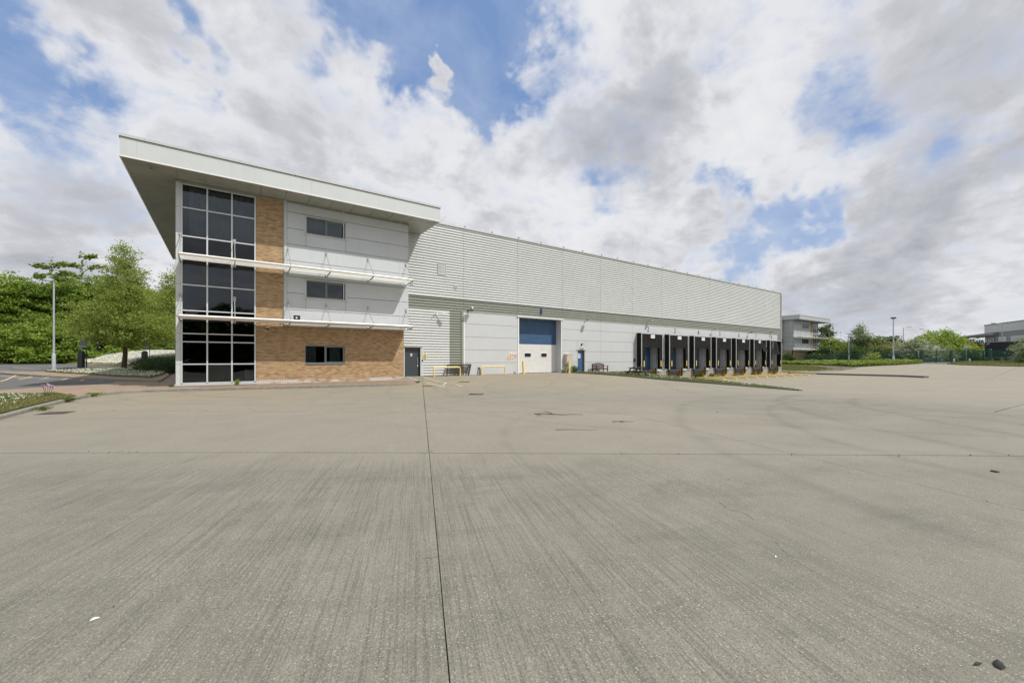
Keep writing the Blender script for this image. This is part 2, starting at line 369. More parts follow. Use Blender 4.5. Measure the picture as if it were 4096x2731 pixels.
def yard_material():
    m, t, b = principled('yard_concrete')
    pos = t.new('ShaderNodeNewGeometry').outputs['Position']; x, y, z = t.sep(pos)
    oi = t.new('ShaderNodeObjectInfo').outputs['Random']
    big = t.noise(pos, .12, 5, .6); mid = t.noise(pos, .9, 6, .65)
    c = t.mix(t.mr(big, .35, .65), (.245, .232, .190), (.295, .270, .212))
    # tan silt that has washed up along the building
    silt = t.math('MULTIPLY', t.mr(y, 9., 22., 0., 1., True), t.mr(t.noise(pos, .35, 4, .6), .3, .6))
    c = t.mix(t.math('MULTIPLY', silt, .75), c, (.345, .275, .165))
    far = t.mr(x, 18., 45.); c = t.mix(t.math('MULTIPLY', far, .5), c, (.335, .30, .235))
    # near bay: greyer, worn to the stone
    nb = t.mr(t.math('ADD', t.math('MULTIPLY', x, .585), t.math('MULTIPLY', y, .81)), 4.6, 5.9, 1., 0.)
    c = t.mix(t.math('MULTIPLY', nb, .75), c, (.215, .208, .172))
    c = t.mix(t.mr(mid, .42, .75, 0., .30), c, (.17, .16, .125))
    c = t.mix(t.mr(t.noise(t.vmath('ADD', pos, (9, 4, 0)), 2.6, 6, .7), .5, .8, 0., .3), c, (.36, .335, .275))
    # broom strokes along the bays
    a = R(68.5); u = t.math('ADD', t.math('MULTIPLY', x, -math.sin(a)), t.math('MULTIPLY', y, math.cos(a)))
    v = t.math('ADD', t.math('MULTIPLY', x, math.cos(a)), t.math('MULTIPLY', y, math.sin(a)))
    br = t.noise(t.comb(t.math('MULTIPLY', u, 75.), t.math('MULTIPLY', v, 1.0), oi), 1.0, 3, .6)
    br2 = t.noise(t.comb(t.math('MULTIPLY', u, 16.), t.math('MULTIPLY', v, .45), oi), 1.0, 5, .7)
    bm_ = t.math('MULTIPLY', t.math('ADD', .25, t.math('MULTIPLY', nb, .75)), t.mr(u, -4.2, -1.2, .28, 1., True))
    wearn = t.noise(t.vmath('ADD', pos, (2, 5, 0)), 1.1, 7, .68); worn = t.mr(wearn, .46, .66)
    # cross-wise ripples of worn laitance
    rip = t.noise(t.comb(t.math('MULTIPLY', u, .8), t.math('MULTIPLY', v, 5.), oi), 1.0, 5, .65)
    c = t.mix(t.math('MULTIPLY', t.mr(rip, .52, .75), t.math('MULTIPLY', nb, .45)), c, (.12, .115, .09))
    c = t.mix(t.math('MULTIPLY', worn, t.math('ADD', t.math('MULTIPLY', nb, .36), .12)), c, (.115, .11, .09))
    c = t.mix(t.math('MULTIPLY', t.mr(br, .50, .62), t.math('MULTIPLY', bm_, .50)), c, (.080, .077, .062))
    gr = t.noise(pos, 140., 2, .6); c = t.mix(t.mr(gr, .50, .72, 0., .55), c, (.075, .072, .058)); c = t.mix(t.mr(gr, .50, .30, 0., .40), c, (.42, .40, .345))
    c = t.mix(t.math('MULTIPLY', t.mr(br2, .52, .72), t.math('MULTIPLY', bm_, .22)), c, (.13, .125, .10))
    c = t.mix(t.math('MULTIPLY', t.mr(br2, .48, .30), t.math('MULTIPLY', bm_, .16)), c, (.34, .325, .275))
    # stones showing through the worn face
    def stones(scale, thr, col, amt, off):
        vo = t.new('ShaderNodeTexVoronoi'); vo.feature = 'F1'; t.l.new(t.vmath('ADD', pos, off), vo.inputs['Vector']); vo.inputs['Scale'].default_value = scale
        wn = t.new('ShaderNodeTexWhiteNoise'); t.l.new(vo.outputs['Position'], wn.inputs['Vector'])
        k = t.math('MULTIPLY', t.mr(vo.outputs['Distance'], .36, .22), t.mr(wn.outputs['Value'], thr, thr + .02))
        return t.math('MULTIPLY', k, amt), wn.outputs['Color']
    wear = t.mr(t.noise(pos, .55, 5, .7), .35, .62)
    k1, _ = stones(75., .74, None, .8, (0, 0, 0)); c = t.mix(t.math('MULTIPLY', k1, t.math('ADD', t.math('MULTIPLY', wear, .75), .25)), c, (.50, .475, .41))
    k2, _ = stones(95., .55, None, .85, (3, 1, 0)); c = t.mix(t.math('MULTIPLY', k2, t.math('ADD', t.math('MULTIPLY', wear, .8), .2)), c, (.075, .072, .058))
    k3, _ = stones(42., .94, None, .7, (7, 2, 0)); c = t.mix(t.math('MULTIPLY', k3, wear), c, (.50, .40, .29))
    dk = t.mr(t.vmath('DISTANCE', t.vmath('MULTIPLY', pos, (1., 1., 0.)), (14.5, 3.2, 0.)), 1.5, 8.5, 1., 0., True); c = t.mix(t.math('MULTIPLY', dk, t.mr(mid, .3, .6, .2, .5)), c, (.15, .148, .118))  # broad soft-edged darker patch, greenish grey, out in the yard
    # tyre marks: pairs of wide turning arcs
    for (cx, cy, r, w, s_) in ((17., 13.5, 7.6, .16, .30), (17., 13.5, 9.5, .2, .26), (15.5, -4., 9.8, .22, .36), (15.5, -4., 11.9, .22, .34), (21., -7., 12.4, .3, .42), (21., -7., 14.4, .3, .40),
                               (10., 2.0, 7.2, .18, .2), (24., 12., 17., .25, .25), (24., 12., 19.1, .25, .22), (8., 24., 9.5, .25, .24), (8., 24., 11.6, .25, .22), (2., 20., 7.8, .2, .2), (27., 3., 11., .3, .28), (27., 3., 13., .3, .26)):
        wob = t.math('MULTIPLY', t.math('SUBTRACT', big, .5), .8)
        rr = t.math('ADD', t.math('POWER', t.math('ADD', t.math('POWER', t.math('SUBTRACT', x, cx), 2.), t.math('POWER', t.math('SUBTRACT', y, cy), 2.)), .5), wob)
        band = t.mr(t.math('ABSOLUTE', t.math('SUBTRACT', rr, r)), .0, w * .95, .95, 0., True)
        br_ = t.mr(mid, .25, .62, .25, 1.)
        c = t.mix(t.math('MULTIPLY', t.math('MULTIPLY', band, br_), s_ * .7), c, (.085, .08, .068))
    c = t.mix(t.math('MULTIPLY', t.math('SUBTRACT', oi, .5), .12), c, (.18, .17, .14)); c = t.mix(1., c, (.91, .905, .90), 'MULTIPLY')
    t.l.new(c, b.inputs['Base Color']); b.inputs['Roughness'].default_value = .88
    hgt = t.math('ADD', t.math('MULTIPLY', br, t.math('MULTIPLY', bm_, .9)), t.noise(pos, 60., 4, .7))
    bn = t.new('ShaderNodeBump', i_Strength=.55, i_Distance=.012, i_Height=hgt); t.l.new(bn.outputs[0], b.inputs['Normal'])
    return m
m_yard = yard_material()
m_joint = M('joint_sealant', (.14, .135, .11), .95, var=.3, vs=6)

def asphalt_material():
    m, t, b = principled('car_park_asphalt'); pos = t.new('ShaderNodeNewGeometry').outputs['Position']
    c = t.mix(t.mr(t.noise(pos, .5, 5, .6), .35, .65), (.085, .085, .088), (.125, .122, .12))
    c = t.mix(t.mr(t.noise(pos, 40, 3, .7), .5, .75, 0, .5), c, (.22, .21, .20))
    t.l.new(c, b.inputs['Base Color']); b.inputs['Roughness'].default_value = .9
    bn = t.new('ShaderNodeBump', i_Strength=.5, i_Distance=.01, i_Height=t.noise(pos, 90, 3, .7)); t.l.new(bn.outputs[0], b.inputs['Normal']); return m
m_asphalt = asphalt_material()
def paver_material():
    m, t, b = principled('red_brown_paver'); pos = t.new('ShaderNodeNewGeometry').outputs['Position']; x, y, z = t.sep(pos)
    cell = t.comb(t.math('FLOOR', t.math('DIVIDE', x, .2)), t.math('FLOOR', t.math('DIVIDE', y, .1)), 0.)
    wn = t.new('ShaderNodeTexWhiteNoise'); wn.noise_dimensions = '2D'; t.l.new(cell, wn.inputs['Vector'])
    c = t.mix(wn.outputs['Value'], (.235, .168, .120), (.335, .255, .19))
    c = t.mix(t.mr(t.noise(pos, 1.2, 5, .65), .4, .7, 0, .5), c, (.22, .165, .115))
    c = t.mix(t.mr(t.noise(pos, 25, 3, .7), .5, .8, 0, .4), c, (.13, .09, .065))
    t.l.new(c, b.inputs['Base Color']); b.inputs['Roughness'].default_value = .9
    bn = t.new('ShaderNodeBump', i_Strength=.5, i_Distance=.008, i_Height=t.noise(pos, 50, 3, .7)); t.l.new(bn.outputs[0], b.inputs['Normal']); return m
m_paver = paver_material()
m_sand = M('paver_bedding', (.10, .080, .055), .95, var=.3, vs=9)
def turf_material(name, a, b_, c_, amt=.5, sc=1.2):
    m, t, b = principled(name); pos = t.new('ShaderNodeNewGeometry').outputs['Position']
    c = t.mix(t.mr(t.noise(pos, sc, 6, .65), .35, .65), a, b_)
    c = t.mix(t.mr(t.noise(t.vmath('ADD', pos, (4, 8, 0)), sc * .6, 5, .7), .45, .65, 0, amt), c, c_)
    t.l.new(c, b.inputs['Base Color']); b.inputs['Roughness'].default_value = .95
    bn = t.new('ShaderNodeBump', i_Strength=1., i_Distance=.05, i_Height=t.noise(pos, 22, 5, .8)); t.l.new(bn.outputs[0], b.inputs['Normal']); return m
m_turf = turf_material('short_turf', (.060, .085, .022), (.10, .125, .035), (.20, .135, .05), .7)
m_turf2 = turf_material('rough_ground_turf', (.055, .075, .024), (.085, .10, .03), (.12, .09, .045), .5, .3)
m_soil = turf_material('bare_soil_and_scrub', (.20, .15, .085), (.26, .20, .12), (.11, .11, .035), .8, .5)
m_meadow = turf_material('daisy_bank_soil', (.16, .15, .05), (.26, .22, .10), (.36, .29, .15), .8, .5)

def leaf_material(name, dark, light, trans=.35, rough=.5):
    m = bpy.data.materials.new(name); m.use_nodes = True; t = NT(m.node_tree); t.n.clear()
    out = t.new('ShaderNodeOutputMaterial')
    at = t.new('ShaderNodeAttribute', attribute_name='lv').outputs['Fac']
    pos = t.new('ShaderNodeNewGeometry').outputs['Position']
    f = t.math('ADD', t.math('MULTIPLY', at, .7), t.math('MULTIPLY', t.noise(pos, .7, 3, .5), .45))
    c = t.mix(t.mr(f, .15, .95), dark, light)
    d = t.new('ShaderNodeBsdfPrincipled', i_Roughness=rough); t.l.new(c, d.inputs['Base Color']); d.inputs['Specular IOR Level'].default_value = .35
    tl = t.new('ShaderNodeBsdfTranslucent'); t.l.new(t.mix(.6, c, tuple(k * 1.5 for k in light)), tl.inputs['Color'])
    mx = t.new('ShaderNodeMixShader', i_0=trans); t.l.new(d.outputs[0], mx.inputs[1]); t.l.new(tl.outputs[0], mx.inputs[2])
    t.l.new(mx.outputs[0], out.inputs[0]); return m
lf_maple = leaf_material('maple_leaf', (.055, .105, .014), (.25, .35, .055), .42)
lf_olive = leaf_material('bronze_green_leaf', (.085, .125, .020), (.33, .40, .085), .48)
lf_bright = leaf_material('fresh_green_leaf', (.07, .125, .014), (.30, .40, .06), .42)
lf_dark = leaf_material('dark_green_leaf', (.028, .058, .014), (.10, .155, .035))
lf_grey = leaf_material('grey_green_leaf', (.085, .115, .045), (.23, .29, .12))
lf_yell = leaf_material('yellow_green_leaf', (.13, .13, .018), (.34, .31, .05))
lf_cover = leaf_material('ground_cover_leaf', (.07, .12, .014), (.26, .34, .045))
lf_hedge = leaf_material('clipped_hedge_leaf', (.018, .040, .010), (.060, .105, .022))
lf_grass = leaf_material('grass_blade', (.060, .095, .020), (.17, .22, .055))
lf_dry = leaf_material('dry_grass_blade', (.16, .12, .04), (.36, .28, .12))
lf_white = leaf_material('white_blossom', (.42, .42, .34), (.70, .70, .62), .3)
lf_pink = leaf_material('pink_blossom', (.45, .30, .42), (.62, .46, .58), .3)

# ------------------------------------------------------------------ lie of the land
CP=[(0,0,0),(-15,0,0),(10,-3,0),(0,6,0),(-8,10,-.05),(-5,19,-.1),(3,17,-.1),(9,14,-.08),(0,12,-.07),(12,20,-.02),(4,23,-.1),(-5,24,-.1),(9.5,24,.0),(10,27.4,.1),(16,27.4,.12),(22,27.4,.12),(25.5,27.4,.11),(17,22,.03),(22,18,-.05),
(-45,20,.05),(-30,-30,0),
(27.2,21.5,-.15),(27.2,18.1,-.3),(26.7,12.6,-.4),(26.4,9.9,-.45),(20,10,-.17),(16,4,-.08),(12,-8,-.02),(27.5,26.5,.02),(29.5,23.3,-.19),(29.5,27.3,.0),(31.5,27.3,-.15),(33.5,27.3,-.6),(31,18,-.5),(32.5,23,-.6),
(35.5,27.3,-.87),(36,20,-.88),(36,14,-.85),(40,24,-.88),(50,27.4,-.88),(50,20,-.88),(50,12,-.87),(60,27.4,-.88),(68,27.4,-.88),(66,18,-.88),(64,12,-.88),
(33,8,-.68),(45,4,-.78),(30,0,-.5),(20,-6,-.2),(38,-8,-.6),(52,-6,-.72),(60,2,-.75),(76,14,-.5),(78,27,-.5),(70,-10,-.4),
(85,22,0.05),(90,8,.15),(105.5,19.2,.63),(100,32,.5),(98,-5,.35),(115,5,.7),(88,40,.35),(101,46,.5),(130,30,.7),(130,-20,.7),(90,-40,.4),(40,-40,-.3),(0,-40,0),(-50,-20,0),(40,60,0),(60,80,.2),(160,80,.7),(180,-20,.7),(20,50,.1)]
def _tps(cp):
    P = np.array(cp, float); A = P[:, :2] / 10; n = len(A)
    d = np.linalg.norm(A[:, None] - A[None], axis=2); K = np.where(d > 0, d*d*np.log(d + 1e-12), 0) + .015*np.eye(n)
    Q = np.hstack([np.ones((n, 1)), A]); Mx = np.block([[K, Q], [Q.T, np.zeros((3, 3))]])
    return A, np.linalg.solve(Mx, np.concatenate([P[:, 2], np.zeros(3)]))
GA, GW = _tps(CP)
def G(X, Y):
    X = np.asarray(X, float); Y = np.asarray(Y, float); p = np.stack([X.ravel(), Y.ravel()], 1) / 10; out = np.zeros(len(p))
    for a in range(0, len(p), 20000):
        q = p[a:a+20000]; d = np.linalg.norm(q[:, None] - GA[None], axis=2)
        out[a:a+20000] = np.where(d > 0, d*d*np.log(d + 1e-12), 0) @ GW[:-3] + GW[-3] + q @ GW[-2:]
    r = np.hypot(p[:, 0] - 4, p[:, 1] - 1); f = np.clip((r - 13) / 8, 0, 1)      # far away the land levels out
    return (out * (1 - f) + .45 * f).reshape(X.shape)
def g(x, y): return float(G(x, y))
def lev(X, Y):
    """level of the paving and car park beside the office"""
    return .75 * np.clip((np.asarray(Y, float) - 40) / 32, 0, 1) ** 1.2
def clip_half(poly, a, b, c):
    """keep the part of a polygon with a*x + b*y >= c"""
    out = []; n = len(poly)
    for i in range(n):
        p, q = poly[i], poly[(i + 1) % n]; dp = a*p[0] + b*p[1] - c; dq = a*q[0] + b*q[1] - c
        if dp >= 0: out.append(p)
        if (dp >= 0) != (dq >= 0):
            t = dp / (dp - dq); out.append((p[0] + (q[0]-p[0])*t, p[1] + (q[1]-p[1])*t))
    return out
def split(poly, P, Q, gap=.008):
    a, b = -(Q[1]-P[1]), Q[0]-P[0]; L = math.hypot(a, b); a /= L; b /= L; c = a*P[0] + b*P[1]
    return clip_half(poly, a, b, c + gap), clip_half(poly, -a, -b, -c + gap)       # left of P->Q, right of P->Q
def area(p): return .5 * sum(p[i][0]*p[(i+1) % len(p)][1] - p[(i+1) % len(p)][0]*p[i][1] for i in range(len(p)))
def sheet(name, poly, mat, hf, cell=1.0, parent=None, skirt=0., kind=None):
    """a sheet that follows the height function hf over a polygon, cut on a square grid"""
    if area(poly) < 0: poly = poly[::-1]
    xs = [p[0] for p in poly]; ys = [p[1] for p in poly]
    ix0, ix1 = math.floor(min(xs)/cell), math.ceil(max(xs)/cell); iy0, iy1 = math.floor(min(ys)/cell), math.ceil(max(ys)/cell)
    key = {}; pts = []; faces = []
    def vid(p):
        k = (round(p[0], 4), round(p[1], 4))
        if k not in key: key[k] = len(pts); pts.append(k)
        return key[k]
    for i in range(ix0, ix1):
        c1 = clip_half(clip_half(poly, 1, 0, i*cell), -1, 0, -(i+1)*cell)
        if len(c1) < 3: continue
        for j in range(iy0, iy1):
            c2 = clip_half(clip_half(c1, 0, 1, j*cell), 0, -1, -(j+1)*cell)
            if len(c2) < 3 or abs(area(c2)) < 1e-6: continue
            ids = []
            for p in c2:
                k = vid(p)
                if not ids or ids[-1] != k: ids.append(k)
            if len(ids) > 1 and ids[0] == ids[-1]: ids.pop()
            if len(set(ids)) >= 3: faces.append(ids)
    if not faces: return None
    P = np.array(pts); Z = hf(P[:, 0], P[:, 1]); vs = [(x, y, float(z)) for (x, y), z in zip(pts, Z)]
    mb = MB(); mb.add(vs, faces)
    if skirt:
        # resample the outline and hang a vertical face from it
        ring = []
        for i in range(len(poly)):
            p, q = poly[i], poly[(i+1) % len(poly)]; n = max(1, int(math.hypot(q[0]-p[0], q[1]-p[1]) / cell))
            ring += [(p[0]+(q[0]-p[0])*k/n, p[1]+(q[1]-p[1])*k/n) for k in range(n)]
        A = np.array(ring); Zr = hf(A[:, 0], A[:, 1]); n = len(ring)
        mb.add([(a[0], a[1], float(z)) for a, z in zip(ring, Zr)] + [(a[0], a[1], float(z) - skirt) for a, z in zip(ring, Zr)],
               [(i, n+i, n+(i+1) % n, (i+1) % n) for i in range(n)])
    o = mb.build(name, mat, parent, smooth=True, fix=False)
    return tag(o, kind=kind) if kind else o

# the ground far and wide
def far_ground():
    xs = np.unique(np.concatenate([np.arange(-60, 200, 6.), np.linspace(-1200, -60, 14), np.linspace(200, 1600, 16)]))
    ys = np.unique(np.concatenate([np.arange(-60, 130, 6.), np.linspace(-1200, -60, 14), np.linspace(130, 1500, 16)]))
    X, Y = np.meshgrid(xs, ys); Z = G(X, Y) - .35 - .25 * ((X > 20) & (X < 75) & (Y < 32) & (Y > -10))
    n = len(xs); vs = list(zip(X.ravel().tolist(), Y.ravel().tolist(), Z.ravel().tolist()))
    fs = [(j*n+i, j*n+i+1, (j+1)*n+i+1, (j+1)*n+i) for j in range(len(ys)-1) for i in range(n-1)]
    mb = MB(); mb.add(vs, fs); tag(mb.build('ground', m_turf2, smooth=True, fix=False), kind='structure')
far_ground()

# concrete yard: a dark joint bed with the slabs lying on it, each slab a part
YARD = [(-60, -60), (95, -60), (99, -20), (97, 6), (99.5, 13.4), (100, 18.2), (92, 19.5), (84.6, 23.), (88.2, 34.5), (88.2, 62), (67.6, 62), (67.6, 27.3), (9.0, 27.3), (9.0, 26.4), (-4.6, 26.4), (-4.6, 12), (-60, 12)]
yard = sheet('concrete_yard', YARD, m_joint, lambda x, y: G(x, y) - .035, 2.0, kind='structure')
def slabs():
    done = []
    A = ((-2.7, 9.15), (8.94, .63)); B = ((-3.42, 16.22), (8.73, 6.5)); B2 = ((.77, 18.38), (12.04, 10.06)); B3 = ((3.0, 22.6), (15.82, 14.31))
    C = ((10.89, 26.18), (.75, 1.52)); D = ((8.89, 8.61), (5.68, .4)); V = ((16.9, -60), (16.9, 60))
    body, east = split(YARD, *V)                                   # 'left of' a line running +Y is the -X side
    above, near = split(body, *A, .010)
    for q in split(near, *C, .003):
        for r in split(q, *D, .003): done.append(r)
    above, strip = split(above, *B, .007)
    for q in split(strip, *C, .0045):
        for r in split(q, *D, .004): done.append(r)
    above, strip = split(above, *B2)
    for q in split(strip, *C): done.append(q)
    above, strip = split(above, *B3)
    for q in split(strip, *C): done.append(q)
    for q in split(above, *C): done.append(q)
    rows = [east]
    for y in (1.7, 7.0, 15.0, -9., -20., -34.):
        nr = []
        for q in rows: nr += [r for r in split(q, (0, y), (100, y), .02) if len(r) > 2 and abs(area(r)) > .5]
        rows = nr
    for q in rows:
        cur = [q]
        for x in (26.8, 45.5, 64.8, 86.):
            nr = []
            for r in cur: nr += [k for k in split(r, (x, -100), (x + .01, 100), .02) if len(k) > 2 and abs(area(k)) > .5]
            cur = nr
        done += cur
    k = 0
    for q in done:
        if len(q) < 3 or abs(area(q)) < .6: continue
        far = min(math.hypot(p[0], p[1]) for p in q)
        sheet('slab', q, m_yard, G, 1.0 if far < 30 else 2.0, yard, skirt=.03); k += 1
slabs()

def stones(name, path, w, h, length, mat, zf, parent, gap=.008, lean=.02):
    """a kerb: separate stones along a path (world points), top at zf(x, y)"""
    P = [Vector((p[0], p[1], 0)) for p in path]; L = [0]
    for a, b in zip(P, P[1:]): L.append(L[-1] + (b - a).length)
    def at(s_):
        s_ = max(0, min(L[-1], s_))
        for i in range(len(P) - 1):
            if s_ <= L[i+1] or i == len(P) - 2: t_ = (s_ - L[i]) / max(1e-9, L[i+1] - L[i]); return P[i].lerp(P[i+1], t_)
    s_ = 0
    while s_ < L[-1] - .1:
        a, b = at(s_ + gap / 2), at(min(L[-1], s_ + length) - gap / 2); d = (b - a)
        if d.length < .08: break
        n = Vector((-d.y, d.x, 0)).normalized() * w
        j = random.uniform(-.006, .006); za, zb = zf(a.x, a.y) + j, zf(b.x, b.y) + j
        c = .02; mb = MB(); sec = []
        for q, z in ((a, za), (b, zb)):
            sec.append([(q.x, q.y, z - h), (q.x, q.y, z - c), (q.x + n.x*c/w, q.y + n.y*c/w, z), (q.x + n.x, q.y + n.y, z), (q.x + n.x, q.y + n.y, z - h)])
        mb.add(sec[0] + sec[1], [(0,1,2,3,4), (9,8,7,6,5), (0,5,6,1), (1,6,7,2), (2,7,8,3), (3,8,9,4)])
        mb.build(name, mat, parent); s_ += length

# the paved apron beside the office, its kerb, the verge and the car park
KERB = [(-4.25, 14.2), (-4.33, 17.4), (-4.30, 19.6), (-4.22, 21.4), (-3.9, 22.75), (-3.3, 23.55), (-2.31, 23.6), (.95, 22.95), (5.2, 21.95), (7.7, 21.25), (8.3, 21.2)]
flat = lambda z: (lambda x, y: np.zeros(np.shape(x)) + z)
PAVE = [(-4.35, 21.2), (-4.05, 22.7), (-3.35, 23.6), (-2.3, 23.7), (.98, 23.05), (5.25, 22.05), (7.7, 21.35), (8.35, 21.3), (8.9, 22.6), (9.38, 25.55), (9.38, 27.3), (-2.0, 27.3), (-2.0, 50), (-3.2, 50),
        (-3.6, 42.), (-3.9, 35.5), (-3.2, 31.4), (-5.29, 33.4), (-5.16, 31.0), (-5.71, 29.8), (-7.1, 28.8), (-7.9, 26.8), (-14, 17), (-17, 12), (-9, 19.5), (-6.9, 23.4), (-6.0, 23.0), (-5.3, 23.0)]
pavement = sheet('pavement', PAVE, m_paver, lambda x, y: lev(x, y) - .002, 1.0, skirt=.12, kind='structure')
def herringbone():
    """block pavers nearest the kerb, laid as separate bricks"""
    src = MB().box(.003, .197, .003, .097, -.03, .006).build('paver', m_paver, pavement); me = src.data
    me2 = MB().box(.003, .097, .003, .197, -.03, .006).build('paver', m_paver, pavement).data
    bpy.data.objects.remove(bpy.data.objects['paver.001']); bpy.data.objects.remove(src)
    spots = []
    path = [Vector((p[0], p[1])) for p in KERB[4:]]
    def inside(x, y):
        c = False; n = len(PAVE); j = n - 1
        for i in range(n):
            xi, yi = PAVE[i]; xj, yj = PAVE[j]
            if (yi > y) != (yj > y) and x < (xj-xi)*(y-yi)/(yj-yi)+xi: c = not c
            j = i
        return c
    for i in range(-10, 95):
        for j in range(200, 262):
            x, y = i * .1, j * .1; k = (i - j) % 4
            if k == 0: w = (x, y, 0)
            elif k == 2: w = (x, y, 1)
            else: continue
            ex, ey = (.2, .1) if w[2] == 0 else (.1, .2)
            if y + ey > 25.5: continue
            if all(inside(px, py) for px, py in ((x, y), (x+ex, y), (x, y+ey), (x+ex, y+ey))): spots.append(w)
    spots.sort(key=lambda w: math.hypot(w[0], w[1])); rest = MB()
    for n, (x, y, o) in enumerate(spots):
        dz = random.uniform(-.002, .003)
        if n < 290: inst(me if o == 0 else me2, 'paver', pavement, (x, y, dz))
        else: ex, ey = (.2, .1) if o == 0 else (.1, .2); rest.box(x+.003, x+ex-.003, y+.003, y+ey-.003, -.03, .006+dz, skip=('b',))
    tag(rest.build('paver_field', m_paver, pavement, fix=False), kind='stuff')
herringbone()
stones('kerb_stone', KERB, .13, .30, .92, m_kerb, lambda x, y: .004, pavement)
VERGE = [(-4.33, 8.), (-4.43, 14.2), (-4.5, 17.4), (-4.47, 19.6), (-4.42, 21.1), (-5.3, 23.0), (-6.0, 22.95), (-6.9, 23.4), (-9, 19.5), (-17, 12), (-17, 8)]
verge = sheet('grass_verge', VERGE, m_turf, lambda x, y: .035 + .03 * np.sin(x * 2.1) * np.cos(y * 1.3), .5, skirt=.2, kind='structure')
CARPARK = [(-7.9, 26.8), (-7.1, 28.8), (-5.71, 29.8), (-5.16, 31.0), (-5.29, 33.4), (-3.1, 31.4), (-3.9, 35.5), (-3.2, 50), (-3.0, 55), (-4.3, 56), (-7.5, 59.2), (-9.8, 63.8), (-14.7, 70), (-20.7, 81.8), (-34, 100), (-60, 70), (-40, 40), (-14, 17)]
sheet('car_park', CARPARK, m_asphalt, lambda x, y: lev(x, y) - .006, 1.5, kind='structure')
ISL = [(-3.10, 31.4), (-5.47, 34.7), (-8.76, 40.8), (-14.55, 49.7), (-22, 60), (-22.6, 62.5), (-15.1, 51.6), (-12.2, 50.3), (-11., 52.5), (-8.3, 54.2), (-6.1, 51.5), (-4.2, 46.7), (-3.6, 42.), (-3.3, 36)]
isl = sheet('paved_island', ISL, m_paver, lambda x, y: lev(x, y) + .085, 1.0, skirt=.12, kind='structure')
stones('kerb_stone', [(-22, 59.9), (-14.55, 49.6), (-8.76, 40.7), (-5.47, 34.6), (-3.10, 31.3)], -.12, .2, .92, m_kerb, lambda x, y: float(lev(x, y)) + .095, isl)
GISL = [(-12.25, 50.06), (-10.98, 52.43), (-8.3, 54.15), (-6.15, 51.3), (-4.28, 46.64), (-3.94, 42.05), (-4.01, 35.48), (-6.01, 39.22), (-8.57, 44.1), (-10.51, 46.87)]
sheet('grass_island', GISL, m_turf, lambda x, y: lev(x, y) + .125, 1.0, skirt=.06, kind='structure')
def bank_h(x, y):
    x = np.asarray(x, float); y = np.asarray(y, float); base = np.where(x > -14.8, 49.5 - .72 * (x + 14.8), 49.5 - 1.0 * (x + 14.8))
    s_ = np.clip((y * .821 + x * .571 - base) / 10, 0, 1); return lev(x, y) + .02 + 1.6 * s_ ** 1.15
BANK = [(-4.2, 55.3), (-7.5, 59.3), (-9.8, 64.), (-14.8, 70.2), (-20.8, 82), (-34, 101), (-50, 125), (0, 135), (8, 80), (6, 58)]
sheet('wooded_bank', BANK, m_meadow, bank_h, 2.0, skirt=.4, kind='structure')

def strip(mb, p, q, w, zf, dz=.004, mi=0):
    """a painted line between two points, laid over the surface in short lengths"""
    p, q = Vector(p), Vector(q); n = max(1, int((q - p).length / .8)); d = (q - p).normalized(); s_ = Vector((-d.y, d.x)) * w / 2
    vs = []
    for i in range(n + 1):
        c = p.lerp(q, i / n)
        for k in (-1, 1): a = c + s_ * k; vs.append((a.x, a.y, zf(a.x, a.y) + dz))
    mb.add(vs, [(2*i, 2*i+1, 2*i+3, 2*i+2) for i in range(n)], mi)
def mark(name, segs, w, mat, zf, dz=.006, kind='structure'):
    for p, q in segs:
        mb = MB(); strip(mb, p, q, w, zf, dz); tag(mb.build(name, mat, fix=False), kind=kind)
lz = lambda x, y: float(lev(x, y))
mark('bay_line', [((-17.43, 62.54), (-13.09, 55.79)), ((-16.21, 55.38), (-15.25, 54.12)), ((-15.36, 63.84), (-6.96, 54.89)), ((-13.0, 64.0), (-6.0, 57.0))], .10, m_line, lz, .002)
mark('yellow_marking', [((-10.7, 41.45), (-12.0, 43.35)), ((-10.91, 39.95), (-11.47, 44.44)), ((-9.96, 40.1), (-10.22, 42.84)), ((-8.43, 37.46), (-8.92, 40.88)), ((-7.2, 35.51), (-7.72, 38.98)), ((-10.84, 37.02), (-12.9, 46.78))], .10, m_yline, lz, .002)
mark('parking_marking', [((-13.46, 45.97), (-6.0, 34.4)), ((-12.5, 46.4), (-5.6, 35.0)), ((-11.6, 42.8), (-13.3, 45.6))], .08, m_linefaint, lz, .002)
gz = lambda x, y: g(x, y)
mark('bay_marking', [((10.22, 27.2), (9.67, 24.02)), ((9.03, 24.0), (9.67, 24.02)), ((11.1, 26.61), (10.31, 21.35)), ((10.31, 21.35), (9.45, 19.96)), ((8.69, 21.95), (9.48, 22.25)), ((9.48, 22.25), (8.95, 18.68)), ((10.13, 19.85), (9.86, 18.56))], .07, m_line, gz, .006)
mark('faint_bay_marking', [((26.2, 7.4), (27.2, 6.6)), ((22.5, 16.2), (23.2, 15.5)), ((20.5, 14.6), (20.9, 14.2)), ((6.2, 18.2), (7.1, 17.7))], .08, m_linefaint, gz, .006)
